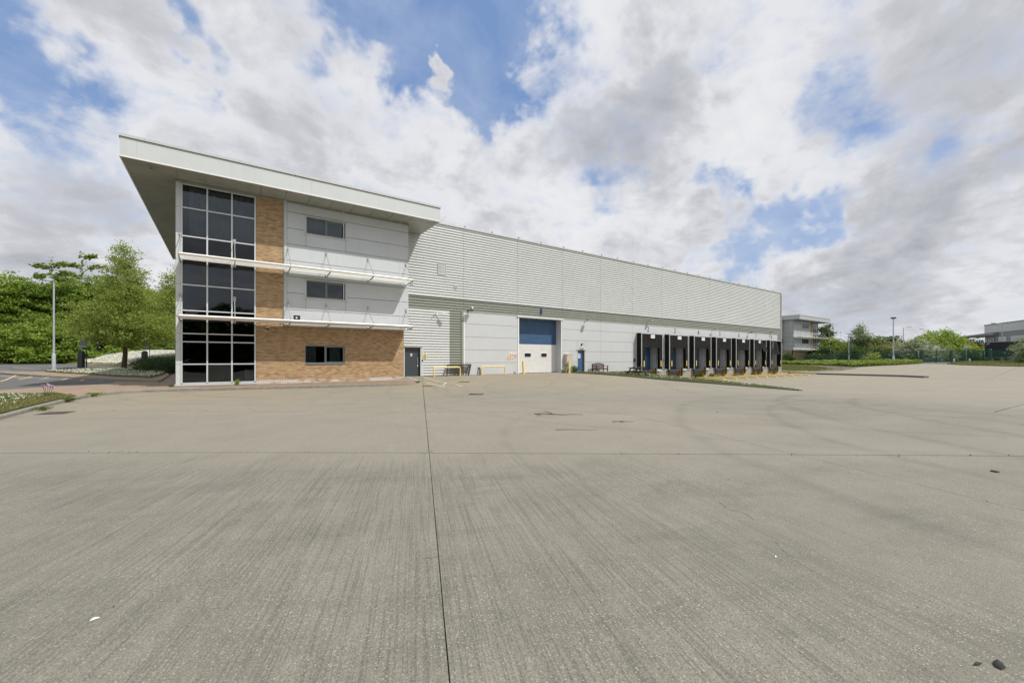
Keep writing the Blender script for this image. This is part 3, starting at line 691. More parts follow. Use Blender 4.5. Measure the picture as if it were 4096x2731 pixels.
# hairline cracks in the slabs
def cracks():
    mb = MB()
    for pts in ([(6.05, 6.0), (5.8, 5.45), (5.95, 5.0), (5.55, 4.5), (5.6, 4.15)], [(5.2, 4.05), (5.0, 3.7), (4.95, 3.4)], [(3.75, 2.05), (3.62, 1.9), (3.63, 1.74), (3.5, 1.6)], [(3.25, 1.35), (3.1, 1.22), (3.14, 1.1)],
                [(4.9, 3.95), (5.5, 3.85), (6.0, 3.35)], [(3.1, 7.7), (3.6, 7.5), (3.9, 7.1)], [(1.9, 4.0), (2.1, 4.1), (2.3, 4.2)], [(1.05, 2.6), (1.2, 2.5)]):
        Q = []
        for a, b in zip(pts, pts[1:]):
            for k in range(6): t_ = k / 6; Q.append((a[0]+(b[0]-a[0])*t_+random.uniform(-.014, .014), a[1]+(b[1]-a[1])*t_+random.uniform(-.014, .014)))
        for a, b in zip(Q, Q[1:]): strip(mb, a, b, random.uniform(.001, .006), gz, .003)
    tag(mb.build('crack', m_joint, yard, fix=False), kind='stuff')
cracks()

# the grass bank between the yard and the sunken dock approach
WK = [(24.6, 27.35, .14), (25.4, 25.75, .13), (26.1, 24.2, .10), (26.6, 22.4, .02), (26.8, 20., -.10), (27.2, 17.5, -.21), (27.3, 15.3, -.28), (26.8, 12.6, -.36), (26.3, 9.9, -.39)]
WC = [(34.2, 27.35, .03), (34., 26., -.05), (33.5, 24.6, -.15), (33., 22., -.27), (33., 19.6, -.37), (32.2, 17.1, -.42), (30.4, 14.2, -.44), (28.4, 11.9, -.44), (26.6, 9.7, -.44)]
def lerp_path(P, t_): u = t_ * (len(P) - 1); i = min(int(u), len(P) - 2); f = u - i; return tuple(P[i][k] + (P[i+1][k]-P[i][k]) * f for k in range(len(P[0])))
def bank():
    mb = MB(); N, K = 40, 10; vs = []
    for i in range(N + 1):
        a, b = lerp_path(WK, i / N), lerp_path(WC, i / N)
        for k in range(K + 1):
            f = k / K; z = a[2] + (b[2]-a[2]) * f + .03 * math.sin(i * 1.7 + k) * (0 < k < K)
            vs.append((a[0]+(b[0]-a[0])*f, a[1]+(b[1]-a[1])*f, z))
        vs.append((b[0] + .25, b[1] - .1, -1.15))
    n = K + 2; mb.add(vs, [(i*n+k, i*n+k+1, (i+1)*n+k+1, (i+1)*n+k) for i in range(N) for k in range(n - 1)])
    return tag(mb.build('grass_bank', m_turf, smooth=True), kind='structure')
gbank = bank()
def wk_z(x, y): return min(WK, key=lambda p: (p[0]-x)**2 + (p[1]-y)**2)[2]
def wk_zi(x, y):
    best = None
    for i in range(200):
        p = lerp_path(WK, i / 199); d = (p[0]-x)**2 + (p[1]-y)**2
        if best is None or d < best[0]: best = (d, p[2])
    return best[1]
stones('kerb_stone', [(p[0], p[1]) for p in WK][::-1], -.12, .4, .92, m_kerbdark, lambda x, y: wk_zi(x, y) + .01, gbank)
# the low dark retaining kerb past the last dock, with rough ground behind it
RW = [(69.6, 27.3), (68.9, 22.4), (67.4, 14.2), (66.1, 11.9)]
rwk = sheet('dock_divider', [(69.6, 27.3), (68.9, 22.4), (67.4, 14.2), (66.1, 11.9), (66.6, 11.6), (68.2, 14.1), (69.7, 22.4), (70.4, 27.3)], m_kerbdark, lambda x, y: G(x, y) + .20, 1.0, skirt=.35, kind='structure')
ISLF = [(71.9, 27.3), (75.39, 27.0), (76.82, 25.3), (78.68, 23.3), (81.87, 22.4), (83.4, 23.4), (86.0, 28.), (86.6, 36), (86.6, 60), (71.9, 60)]
islf = sheet('scrub_island', ISLF, m_soil, lambda x, y: G(x, y) + .10, 1.5, skirt=.2, kind='structure')
sheet('asphalt_patch', [(78.9, 23.5), (81.8, 22.6), (83.1, 23.6), (85.3, 27.8), (82, 29)], m_asphalt, lambda x, y: G(x, y) + .115, 1.5, kind='structure')
stones('kerb_stone', [(71.9, 27.2), (75.39, 26.9), (76.82, 25.2), (78.68, 23.2), (81.87, 22.3), (83.5, 23.3), (86.1, 28.), (86.7, 36), (86.7, 60)], .15, .3, 1.8, m_kerb, lambda x, y: g(x, y) + .13, islf)
VR = [(99.9, 18.3), (97.9, 14.6), (94.6, 12.7), (93.4, 9.8), (92.7, 6.5), (91, -5), (120, -10), (123, 7.8), (115.5, 12.0), (105., 18.2)]
vr = sheet('far_verge', [(97.9, 14.9), (94.9, 12.7), (93.7, 9.8), (93.0, 6.5), (91.4, -5), (120, -10), (122.6, 7.0), (115.9, 11.6), (110., 14.6)], m_turf, lambda x, y: G(x, y) + .12, 2.0, skirt=.3, kind='structure')
sheet('access_road', [(100, 18.2), (97.9, 15.2), (110, 14.9), (116.1, 12.2), (123, 7.4), (190, -40), (210, 10), (115, 30), (106, 20.)], m_asphalt, lambda x, y: G(x, y) + .02, 3.0, kind='structure')
# ------------------------------------------------------------------ office block
def cells(x0, x1, z0, z1, xs, zs, holes):
    """rectangles between the cut lines that are not inside a hole"""
    X = sorted({x0, x1, *[x for x in xs if x0 < x < x1]}); Z = sorted({z0, z1, *[z for z in zs if z0 < z < z1]}); out = []
    for a, b in zip(X, X[1:]):
        for c, d in zip(Z, Z[1:]):
            rects = [(a, b, c, d)]
            for h in holes:
                nr = []
                for (p, q, r, s_) in rects:
                    if h[0] >= q or h[1] <= p or h[2] >= s_ or h[3] <= r: nr.append((p, q, r, s_)); continue
                    if h[0] > p: nr.append((p, h[0], r, s_))
                    if h[1] < q: nr.append((h[1], q, r, s_))
                    if h[2] > r: nr.append((max(p, h[0]), min(q, h[1]), r, h[2]))
                    if h[3] < s_: nr.append((max(p, h[0]), min(q, h[1]), h[3], s_))
                rects = nr
            out += rects
    return out
YO = 25.6
office = thing('office_building', 'three-storey office block with buff brick, silver panels, corner glazing and deep overhanging roof', 'office building', (4, YO, 0))
WINS = [(3.72, 5.84, 8.36, 9.30), (3.72, 5.84, 4.78, 5.74), (3.68, 5.80, 1.02, 2.10)]
bw = sub('brick_wall', office)
HB = [(3.68, 5.80, 1.02, 2.10)]
mb = MB()
for a, b, c, d in cells(1.34, 9.38, -.02, 3.16, [], [], HB): mb.box(a, b, YO + .012, YO + .20, c, d)
mb.box(1.34, 2.62, YO + .012, YO + .20, 3.16, 9.98)
mb.box(9.18, 9.38, YO + .20, 27.38, -.02, 3.16)
mb.build('mortar_backing', m_mortar, bw)
def bricks():
    src = MB().box(-.1075, .1075, 0, .06, -.0325, .0325, skip=('k',)).build('brick', m_brick, bw, fix=False, local=True); me = src.data; bpy.data.objects.remove(src)
    spots = []
    def region(x0, x1, z0, z1, holes):
        r0, r1 = int(z0 / .075), int(round(z1 / .075))
        for r in range(r0, r1):
            z = r * .075 + .0375; off = (r % 2) * .1125; k = math.floor((x0 - off) / .225)
            while True:
                a = k * .225 + off; b = a + .225; k += 1
                if a >= x1 - .02: break
                a2, b2 = max(a, x0), min(b, x1)
                if b2 - a2 < .03: continue
                segs = [(a2, b2)]
                for h in holes:
                    if z > h[2] - .02 and z < h[3] + .02:
                        ns = []
                        for p, q in segs:
                            if q <= h[0] or p >= h[1]: ns.append((p, q)); continue
                            if p < h[0] - .03: ns.append((p, h[0]))
                            if q > h[1] + .03: ns.append((h[1], q))
                        segs = ns
                for p, q in segs: spots.append((p, q, z))
    region(1.34, 9.39, 0, 3.15, HB); region(1.34, 2.62, 3.15, 9.97, [])
    full = [s_ for s_ in spots if abs(s_[1] - s_[0] - .225) < 1e-3]; rest = [s_ for s_ in spots if abs(s_[1] - s_[0] - .225) >= 1e-3]
    full.sort(key=lambda s_: ((s_[0]+s_[1])/2) ** 2 + YO ** 2 + (s_[2] - 1.32) ** 2); L = WL[bw.name]
    for p, q, z in full[:290]: inst(me, 'brick', bw, ((p+q)/2 - L[0], YO + random.uniform(-.002, .002) - L[1], z - L[2]))
    mb = MB()
    for p, q, z in full[290:] + rest:
        j = random.uniform(-.002, .002); mb.box(p + .005, q - .005, YO + j, YO + .05, z - .0325, z + .0325, skip=('k',))
    tag(mb.build('brickwork', m_brick, bw, fix=False), kind='stuff')
    # return face towards the warehouse door
    mb = MB()
    for r in range(42):
        z = r * .075 + .0375; y = YO + (r % 2) * .1125 + .01
        while y < 27.3: mb.box(9.33, 9.388, y + .005, min(27.34, y + .22), z - .0325, z + .0325); y += .225
    tag(mb.build('brickwork', m_brick, bw, fix=False), kind='stuff')
    mb = MB()
    for x in (2.15, 3.05, 4.1, 4.95, 5.9, 6.85, 7.75, 8.65): mb.box(x, x + .012, YO - .004, YO + .02, .165, .225)
    for x, z in ((3.3, 2.14), (4.35, 2.14), (5.95, 2.14)): mb.box(x, x + .012, YO - .004, YO + .02, z, z + .06)
    tag(mb.build('weep_vent', m_dark, bw), kind='stuff')
bricks()
# silver panels over the brick
pw = sub('panel_wall', office)
PZ = [3.18, 4.04, 4.96, 5.86, 6.74, 7.63, 8.51, 9.40, 10.0]; PX = [2.78, 5.72, 9.12, 9.68]
for a, b, c, d in cells(2.78, 9.68, 3.18, 10.0, PX, PZ, WINS[:2]):
    if b - a < .04 or d - c < .03: continue
    MB().box(a + .008, b - .008, YO - .045, YO + .02, c + .012, d - .012).build('cladding_panel', m_panel, pw)
mb = MB()
for a, b, c, d in cells(2.64, 9.66, 3.20, 9.99, [], [], WINS[:2]): mb.box(a, b, YO + .021, YO + .2, c, d)
mb.build('panel_backing', m_dark, pw)
MB().box(9.60, 9.682, YO + .024, 27.36, 3.18, 10.0).build('side_cladding', m_panel, pw)
MB().box(2.78, 9.70, YO - .06, YO + .02, 3.13, 3.177).build('drip_flashing', m_trim, pw)
for x in (5.72, 9.12): MB().box(x - .028, x + .028, YO - .052, YO - .046, 3.18, 10.0).build('joint_cover', m_panel, pw)
MB().box(2.675, 2.775, YO - .065, YO + .02, 3.13, 9.98).build('corner_trim', m_panel, pw)
mb = MB(); mb.tube([(2.645, YO - .035, 3.16), (2.645, YO - .035, 9.98)], .028, 8); mb.build('rainwater_pipe', m_trim, pw, smooth=True)
# glazed corner
cw = sub('curtain_wall', office)
GX = [-1.73, -.73, .29, 1.30]; GZ = [.14, 1.07, 2.17, 2.57, 3.70, 4.95, 6.19, 7.32, 8.70, 9.84]
for i in range(3):
    for j in range(9):
        dark = j in (3, 6)
        ta, tb = random.uniform(-.005, .005), random.uniform(-.004, .004); q = [(GX[i] + .02, GZ[j] + .02, -ta - tb), (GX[i+1] - .02, GZ[j] + .02, ta - tb), (GX[i+1] - .02, GZ[j+1] - .02, ta + tb), (GX[i] + .02, GZ[j+1] - .02, -ta + tb)]
        MB().add([(x, YO + .02 + d_, z) for x, z, d_ in q] + [(x, YO + .028 + d_, z) for x, z, d_ in q], [(0,1,2,3), (7,6,5,4), (0,4,5,1), (1,5,6,2), (2,6,7,3), (3,7,4,0)]).build('pane', m_glass2 if dark else m_glass, cw)
for i, x in enumerate(GX): MB().box(x - .032, x + .032, YO - .035, YO + .07, .14, 9.86).build('mullion', m_alu, cw)
for i in range(3):
    for z in GZ: MB().box(GX[i] + .033, GX[i+1] - .033, YO - .022, YO + .06, z - .027, z + .027).build('transom', m_alu, cw)
for a, b in zip([.10] + GZ[1:-1], GZ[1:-1] + [9.9]): MB().box(-1.95, -1.77, YO - .03, YO + .1, a + .006, b - .006).build('corner_cladding', m_trim, cw)
MB().box(-2.0, 1.34, YO - .09, YO + .05, .02, .10).build('glazing_sill', m_trim, cw)
# rooms behind the glass
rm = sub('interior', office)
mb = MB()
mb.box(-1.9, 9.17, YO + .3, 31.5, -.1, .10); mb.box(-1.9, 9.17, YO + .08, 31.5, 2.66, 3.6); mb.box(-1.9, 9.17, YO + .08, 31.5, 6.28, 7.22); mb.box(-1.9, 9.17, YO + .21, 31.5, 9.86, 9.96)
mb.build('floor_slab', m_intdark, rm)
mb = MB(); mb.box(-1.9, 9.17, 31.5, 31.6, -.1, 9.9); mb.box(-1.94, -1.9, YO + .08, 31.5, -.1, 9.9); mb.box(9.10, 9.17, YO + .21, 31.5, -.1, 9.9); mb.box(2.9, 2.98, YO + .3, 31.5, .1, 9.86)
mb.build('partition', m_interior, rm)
def blind(x0, x1, z0, z1, y, name='vertical_blind', step=.09):
    mb = MB(); n = int((x1 - x0) / step); vs = []
    for i in range(n + 1):
        x = x0 + i * step; dy = .03 if i % 2 else -.03
        vs += [(x, y + dy, z0), (x, y + dy, z1)]
    mb.add(vs, [(2*i, 2*i+1, 2*i+3, 2*i+2) for i in range(n)]); return mb.build(name, m_blind, rm)
blind(-1.45, 1.25, 7.35, 9.78, YO + .22)
blind(3.8, 5.75, 8.4, 9.28, YO + .28); blind(3.75, 4.35, 1.05, 2.08, YO + .28); blind(5.0, 5.72, 1.05, 2.08, YO + .28)
MB().box(.85, 1.25, YO + .5, YO + .6, .2, .78).build('radiator', m_white, rm)
mb = MB(); mb.tube([(-.12, YO + .35, .1), (-.12, YO + .35, .48), (-.12, YO + .35, .55)], [.075, .075, .03], 12); mb.box(-.15, -.06, YO + .33, YO + .37, .55, .60)
tag(mb.build('fire_extinguisher', m_red, smooth=True), 'red fire extinguisher standing inside the lowest middle pane of the glazing', 'fire extinguisher')
def window(parent, w, y, kind='panel'):
    x0, x1, z0, z1 = w; f = sub('window', parent); dw = MB()
    if kind == 'panel':
        m_ = MB(); m_.box(x0 - .06, x0 + .02, y - .07, y + .05, z0, z1); m_.box(x1 - .02, x1 + .06, y - .07, y + .05, z0, z1); m_.build('surround', m_panel, f)
        MB().box(x0 - .10, x1 + .10, y - .11, y + .05, z1 + .001, z1 + .03).build('head_flashing', m_sill, f)
        MB().box(x0 - .10, x1 + .10, y - .12, y + .05, z0 - .06, z0 - .001).build('sill', m_sill, f)
        a, b = x0 + .021, x1 - .021
    else:
        MB().box(x0 - .01, x1 + .01, y - .035, y + .05, z0 + .001, z0 + .06).build('sill', m_wframe, f); a, b = x0, x1; z0 += .061
    yy = y + (.035 if kind == 'panel' else .02); xm = a + (b - a) * .505; fr = MB()
    for p, q, r, s_ in ((a, b, z1 - .055, z1 - .001), (a, b, z0 + .001, z0 + .05)): fr.box(p, q, yy, yy + .07, r, s_)
    for p, q in ((a, a + .045), (xm - .055, xm + .055), (b - .10, b)): fr.box(p, q, yy, yy + .07, z0 + .051, z1 - .056)
    fr.box(xm + .056, b - .101, yy + .001, yy + .066, z0 + .051, z0 + .10); fr.box(xm + .056, b - .101, yy + .001, yy + .066, z1 - .10, z1 - .057)
    fr.build('frame', m_wframe, f)
    MB().box(a + .045, xm - .055, yy + .035, yy + .041, z0 + .05, z1 - .055).build('pane', m_glass, f)
    MB().box(xm + .056, b - .10, yy + .030, yy + .036, z0 + .10, z1 - .10).build('pane', m_glass, f)
window(office, WINS[0], YO); window(office, WINS[1], YO); window(office, WINS[2], YO + .012, 'brick')
# roof: deck, fascia panels, soffit panels
rf = sub('roof', office); FY = 24.05; XL, XR = -3.70, 11.20
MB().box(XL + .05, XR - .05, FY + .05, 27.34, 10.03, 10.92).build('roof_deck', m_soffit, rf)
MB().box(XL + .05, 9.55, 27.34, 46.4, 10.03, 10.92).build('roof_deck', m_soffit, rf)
FX = [XL, -3.15, .285, 3.78, 7.30, 10.70, XR]
for a, b in zip(FX, FX[1:]): MB().box(a + .012 * (a > XL), b - .012 * (b < XR), FY, FY + .045, 10.05, 10.84).build('fascia_panel', m_fascia, rf)
for x in FX[1:-1]: MB().box(x - .011, x + .011, FY - .004, FY + .044, 10.06, 10.84).build('fascia_joint', m_trim, rf)
for a, b in zip([XL, -2.9, .15, 3.0, 6.4, 9.7], [-2.9, .15, 3.0, 6.4, 9.7, XR]):
    MB().prism([(FY - .05, 10.86), (FY - .045, 10.98), (FY + .12, 11.0), (FY + .12, 10.86)], 'x', a + .003 - .03 * (a == XL), b - .003 + .03 * (b == XR)).build('coping', m_coping, rf)
for a, b in zip([XL, -2.0, 1.2, 4.9, 8.6], [-2.0, 1.2, 4.9, 8.6, XR]): MB().box(a + .003, b - .003, FY - .018, FY + .03, 9.995, 10.048).build('fascia_bead', m_white, rf)
y = FY
while y < 46: MB().box(XL - .002, XL + .045, y + .05, min(46.4, y + 3.5) - .01, 10.05, 10.84).build('fascia_panel', m_fascia, rf); y += 3.5
MB().box(XL - .02, XL + .03, FY + .04, 46.4, 9.995, 10.048).build('fascia_bead', m_white, rf)
MB().prism([(XL - .05, 10.86), (XL - .045, 10.98), (XL + .1, 11.0), (XL + .1, 10.86)], 'y', FY + .13, 46.4).build('coping', m_coping, rf)
MB().box(XR - .045, XR + .002, FY + .05, 27.34, 10.05, 10.84).build('fascia_panel', m_fascia, rf)
MB().prism([(XR + .05, 10.86), (XR + .045, 10.98), (XR - .1, 11.0), (XR - .1, 10.86)], 'y', FY + .13, 27.34).build('coping', m_coping, rf)
MB().box(XR - .03, XR + .018, FY + .04, 27.34, 9.995, 10.048).build('fascia_bead', m_white, rf)
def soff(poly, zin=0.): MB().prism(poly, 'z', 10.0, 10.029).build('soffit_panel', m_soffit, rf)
gp = .014; xs = [XL + .05 + 1.81] + [-.70 + 1.13 * i for i in range(10)] + [9.68]
xs = [-1.84] + [v for v in (-.75, .38, 1.51, 2.64, 3.77, 4.90, 6.03, 7.16, 8.29, 9.42)]
A1 = (XL + .05, FY + .05); A2 = (-1.84, YO + .10)
soff([(A1[0] + .03, A1[1]), (-2.55, A1[1]), (-2.55, FY + .05 + (A1[0] - -2.55) * -.862), ]) if False else None
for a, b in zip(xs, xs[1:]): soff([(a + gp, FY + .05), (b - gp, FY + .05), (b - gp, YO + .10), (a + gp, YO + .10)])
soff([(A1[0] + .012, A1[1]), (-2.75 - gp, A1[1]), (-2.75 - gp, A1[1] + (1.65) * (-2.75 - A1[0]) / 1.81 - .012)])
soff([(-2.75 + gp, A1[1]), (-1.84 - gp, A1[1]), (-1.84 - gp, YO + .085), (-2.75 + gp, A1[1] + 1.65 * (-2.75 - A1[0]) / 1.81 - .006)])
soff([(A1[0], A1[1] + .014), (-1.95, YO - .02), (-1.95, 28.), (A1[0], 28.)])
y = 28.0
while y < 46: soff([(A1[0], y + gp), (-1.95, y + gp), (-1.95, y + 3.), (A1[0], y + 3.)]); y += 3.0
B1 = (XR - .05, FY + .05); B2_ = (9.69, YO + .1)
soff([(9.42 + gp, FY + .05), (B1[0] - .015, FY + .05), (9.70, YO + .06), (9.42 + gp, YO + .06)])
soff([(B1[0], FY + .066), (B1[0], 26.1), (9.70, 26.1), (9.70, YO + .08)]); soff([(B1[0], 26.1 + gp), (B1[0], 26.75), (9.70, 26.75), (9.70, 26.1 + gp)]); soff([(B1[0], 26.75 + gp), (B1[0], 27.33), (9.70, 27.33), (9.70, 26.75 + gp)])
for x0, x1 in ((-1.9, 9.7),): MB().box(x0, x1, YO - .05, YO - .005, 9.88, 9.985).build('soffit_trim', m_soffit, rf)
MB().box(-1.97, -1.91, YO + .1, 46, 0, 10.0).build('side_wall', m_panel, office)
MB().box(9.40, 9.55, 27.45, 46, 0, 10.0).build('side_wall', m_panel, office)
MB().box(-1.9, 9.4, 45.9, 46, 0, 10.0).build('rear_wall', m_panel, office)

# the two rows of sun shading
AX = [-1.76, .40, 2.82, 4.77, 7.12, 9.50]
for lvl, (zf, zw, zr) in enumerate(((6.20, 6.16, 7.38), (3.33, 3.28, 4.43))):
    ss = sub('sunshade', office)
    for a, b in zip(AX, AX[1:]):
        a2, b2 = a, b
        sec = [(24.40 + .085 * math.cos(t_) , zf + .065 * math.sin(t_)) for t_ in [k * math.pi / 6 for k in range(12)]]
        MB().prism(sec, 'x', a2, b2).build('blade', m_blade, ss, smooth=True)
        for k in range(5):
            yc = 24.585 + .195 * k; zc = zf - .035; w, tl = .098, R(24)
            dy, dz = w * math.cos(tl), w * math.sin(tl)
            MB().prism([(yc - dy, zc - dz - .006), (yc - dy, zc - dz + .006), (yc + dy, zc + dz + .006), (yc + dy, zc + dz - .006)], 'x', a2, b2).build('blade', m_blade, ss)
    for x in AX:
        MB().prism([(24.33, zf + .11), (24.36, zf + .14), (24.42, zf + .10), (24.50, zf - .06), (25.50, zf - .14), (25.56, zf - .02), (25.56, zf - .20), (24.46, zf - .13), (24.33, zf - .02)], 'x', x - .022, x + .022).build('arm', m_steel, ss)
        MB().tube([(x, YO - .05, zr - .04), (x, 24.38, zf + .10)], .019, 8).build('tie_rod', m_steel, ss, smooth=True)
        mb = MB(); mb.box(x - .06, x + .06, YO - .062, YO - .048, zr - .14, zr + .09); mb.box(x - .018, x + .018, YO - .12, YO - .062, zr - .08, zr); mb.build('bracket', m_steel, ss)
        MB().box(x - .06, x + .06, YO - .062, YO - .048, zf - .19, zf + .02).build('bracket', m_steel, ss)
mb = MB(); mb.tube([(-1.80, 24.33, 3.33), (-1.83, 24.33, 3.33)], .085, 14); mb.build('end_cap', m_steel, ss, smooth=True)

# fittings on the office
mb = MB(); mb.box(3.02, 3.32, 24.72, 24.95, 3.42, 3.66); t_ = thing('security_floodlight', 'small black floodlight sitting on the lower sunshade beside the brick pier', 'floodlight', (3.15, 24.8, 3.42))
mb.build('housing', m_black, t_); MB().tube([(3.14, 24.715, 3.53), (3.14, 24.70, 3.53)], .045, 12).build('lens', m_white, t_)
t_ = thing('security_camera', 'white dome camera with black eye under the lower sunshade on the brick pier', 'camera', (1.86, YO, 2.95))
MB().box(1.79, 1.95, YO - .12, YO - .001, 2.98, 3.05).build('mount', m_white, t_); mb = MB(); mb.tube([(1.87, YO - .09, 2.98), (1.87, YO - .09, 2.93), (1.87, YO - .09, 2.885)], [.06, .055, .02], 12); mb.build('dome', m_signk, t_, smooth=True)
t_ = thing('security_camera', 'white ring-shaped camera on the brick wall above and beyond the ground floor window', 'camera', (6.15, YO, 2.9))
mb = MB(); mb.tube([(6.15, YO - .001, 2.98), (6.15, YO - .05, 2.98)], .075, 16); mb.build('mount', m_white, t_, smooth=True); MB().tube([(6.15, YO - .051, 2.98), (6.15, YO - .09, 2.97)], .04, 12).build('dome', m_signk, t_, smooth=True)
# ------------------------------------------------------------------ warehouse
YW = 27.4; FFL = .12; WX1 = 67.4; WTOP = 11.12
SEAM = [9.6, 14.62, 19.58, 24.47, 29.28, 33.95, 38.74, 43.43, 48.14, 52.85, 57.56, 62.25, WX1]
wh = thing('warehouse', 'long silver ribbed warehouse with a green band over white loading bay panels', 'warehouse', (38, YW, 0))
DC = [36.15 + 4.675 * k for k in range(7)]
DOCKH = [(c - 1.20, c + 1.52, FFL, 2.78) for c in DC]
RD = (19.71, 24.30, FFL, 4.74); DD = (10.08, 11.22, FFL, 2.12); BD = (26.30, 27.16, FFL, 2.12)
holes = DOCKH + [RD, DD, BD]
mb = MB()
for a, b, c, d in cells(9.58, WX1 - .03, -.05, WTOP - .02, [], [], holes): mb.box(a, b, YW + .03, YW + .22, c, d)
mb.box(9.58, 9.78, YW + .22, 75, 0, 11.0); mb.box(WX1 - .23, WX1 - .03, YW + .22, 75, -1, 11.0); mb.box(9.58, WX1 - .03, 74.8, 75, -1, 11.0)
mb.build('wall_core', m_panel_wh, wh)
MB().box(9.56, WX1 - .04, YW + .24, 75, 10.85, 11.08).build('roof', m_slate, wh)
mb = MB(); mb.box(9.8, WX1 - .3, YW + .24, 74.7, -.1, FFL - .01); mb.build('warehouse_floor', m_conc, wh)
mb = MB(); mb.box(9.8, WX1 - .3, 31., 31.1, FFL, 6.0); mb.build('inner_partition', m_intdark, wh)

PITCH = .188
def rib_profile(n, z0, ribs_out=.046):
    """ribbed sheet section seen end on: flat web, sloping shoulder, narrow crown, sharp return; (y, z) from the bottom up"""
    P = []
    for i in range(n):
        z = z0 + i * PITCH
        P += [(0, z), (-ribs_out, z + .010), (-ribs_out, z + .026), (0, z + .070)]
    P.append((0, z0 + n * PITCH)); return P
def ribbed(name, x0, x1, z0, n, y, mat, parent):
    P = rib_profile(n, z0); mb = MB(); k = len(P)
    mb.add([(x0, y + p[0], p[1]) for p in P] + [(x1, y + p[0], p[1]) for p in P], [(i, k + i, k + i + 1, i + 1) for i in range(k - 1)])
    o = mb.build(name, mat, parent); return o
cl = sub('upper_cladding', wh); Z0 = 5.82
wscrew = MB()
for i, (a, b) in enumerate(zip(SEAM, SEAM[1:])):
    first = None
    for r in range(4):
        z = Z0 + r * 7 * PITCH
        if r == 0: src = ribbed('cladding_sheet', a + .006, b - .006, z, 7, YW - .02, m_clad, cl)
        else: inst(src, 'cladding_sheet', cl, (0, 0, r * 7 * PITCH))
    MB().box(b - .02, b + .02, YW - .062 if i < 11 else YW - .03, YW - .0605 if i < 11 else YW - .029, Z0, Z0 + 28 * PITCH).build('lap_strip', m_clad, cl) if False else None
    # screws on the webs
    xx = [a + (b - a) * f for f in (.02, .36, .70, .98)]
    if a < 50:
        for r in range(28):
            for x in xx:
                z = Z0 + r * PITCH + .135; wscrew.box(x - .008, x + .008, YW - .028, YW - .02, z - .008, z + .008, skip=('k',))
tag(wscrew.build('cladding_screw', m_steel, cl, fix=False), kind='stuff')
MB().box(9.6, WX1 + .02, YW - .075, YW - .022, Z0 - .045, Z0 - .005).build('drip_flashing', m_clad, cl)
gb = sub('green_band', wh); scr = MB()
for a, b in zip(SEAM, SEAM[1:]):
    ribbed('cladding_sheet', a + .005, b - .005, 4.88, 5, YW - .004, m_green_clad, gb)
for x in np.arange(9.9, 66, 1.62):
    for r in range(5): z = 4.88 + r * PITCH + .135; scr.box(x - .008, x + .008, YW - .012, YW - .004, z - .008, z + .008, skip=('k',))
tag(scr.build('cladding_screw', m_dark, gb, fix=False), kind='stuff')
lc = sub('lower_cladding', wh)
for a, b, c, d in cells(9.62, 13.49, FFL, 4.87, [], [], [(10.0, 11.36, 0, 2.2)]):
    n = int(round((d - c) / PITCH)); 
    if n > 0: ribbed('cladding_sheet', a, b, d - n * PITCH, n, YW - .005, m_clad, lc)
ribbed('cladding_sheet', 13.50, 14.44, 4.87 - 25 * PITCH, 25, YW - .003, m_green_clad, lc)
MB().box(14.44, 14.60, YW - .07, YW + .03, FFL, 4.87).build('corner_trim', m_green_trim, lc)
ribbed('cladding_sheet', 66.36, WX1, 4.87 - 25 * PITCH, 25, YW - .004, m_green_clad, lc)
# eaves, corner
ev = sub('eaves', wh)
for a, b in zip(SEAM, SEAM[1:]):
    m_ = (a + b) / 2
    for p, q in ((a, m_), (m_, b)): MB().prism([(YW - .11, 11.04), (YW - .10, 11.16), (YW + .2, 11.22), (YW + .2, 11.04)], 'x', p + .003, q - .003).build('eaves_flashing', m_coping, ev)
    for p in (a + .1, m_): MB().box(p - .04, p + .04, YW - .13, YW - .02, 11.16, 11.26).build('gutter_bracket', m_steel, ev)
MB().box(WX1 - .02, WX1 + .10, YW - .08, YW + .4, -.9, 11.2).build('corner_flashing', m_clad, ev)
mb = MB(); mb.tube([(WX1 + .02, YW - .13, 6.0), (WX1 + .02, YW - .13, 11.0)], .05, 8); mb.build('rainwater_pipe', m_trim, ev, smooth=True)
# flat wall panels
PZW = [FFL, 1.05, 2.02, 3.0, 3.97, 4.87]
wp = sub('panel_wall', wh)
hp = DOCKH + [(19.62, 24.40, 0, 4.83), (26.22, 27.26, 0, 2.20)]
for a, b, c, d in cells(14.6, 66.36, FFL, 4.87, SEAM, PZW, hp):
    if b - a < .05 or d - c < .04: continue
    ga = .008; MB().box(a + ga, b - ga, YW - .05, YW + .028, c + .010, d - .010).build('wall_panel', m_panel_wh, wp)
MB().box(14.6, 66.4, YW - .075, YW + .02, 4.84, 4.868).build('head_flashing', m_trim, wp)
MB().box(27.3, 66.4, YW - .07, YW + .02, FFL - .04, FFL - .004).build('base_flashing', m_trim, wp)
MB().box(14.62, 14.72, YW - .056, YW - .051, FFL, 4.84).build('corner_trim', m_white, wp)
MB().box(66.30, 66.37, YW - .08, YW + .02, FFL, 4.87).build('corner_trim', m_green_trim, wp)
MB().box(9.6, 27.3, YW - .03, YW + .02, -.2, FFL - .004).build('base_plinth', m_conc, wh)
MB().box(27.3, 34.4, YW - .01, YW + .05, -1.3, FFL - .045).build('base_plinth', m_conc, wh)

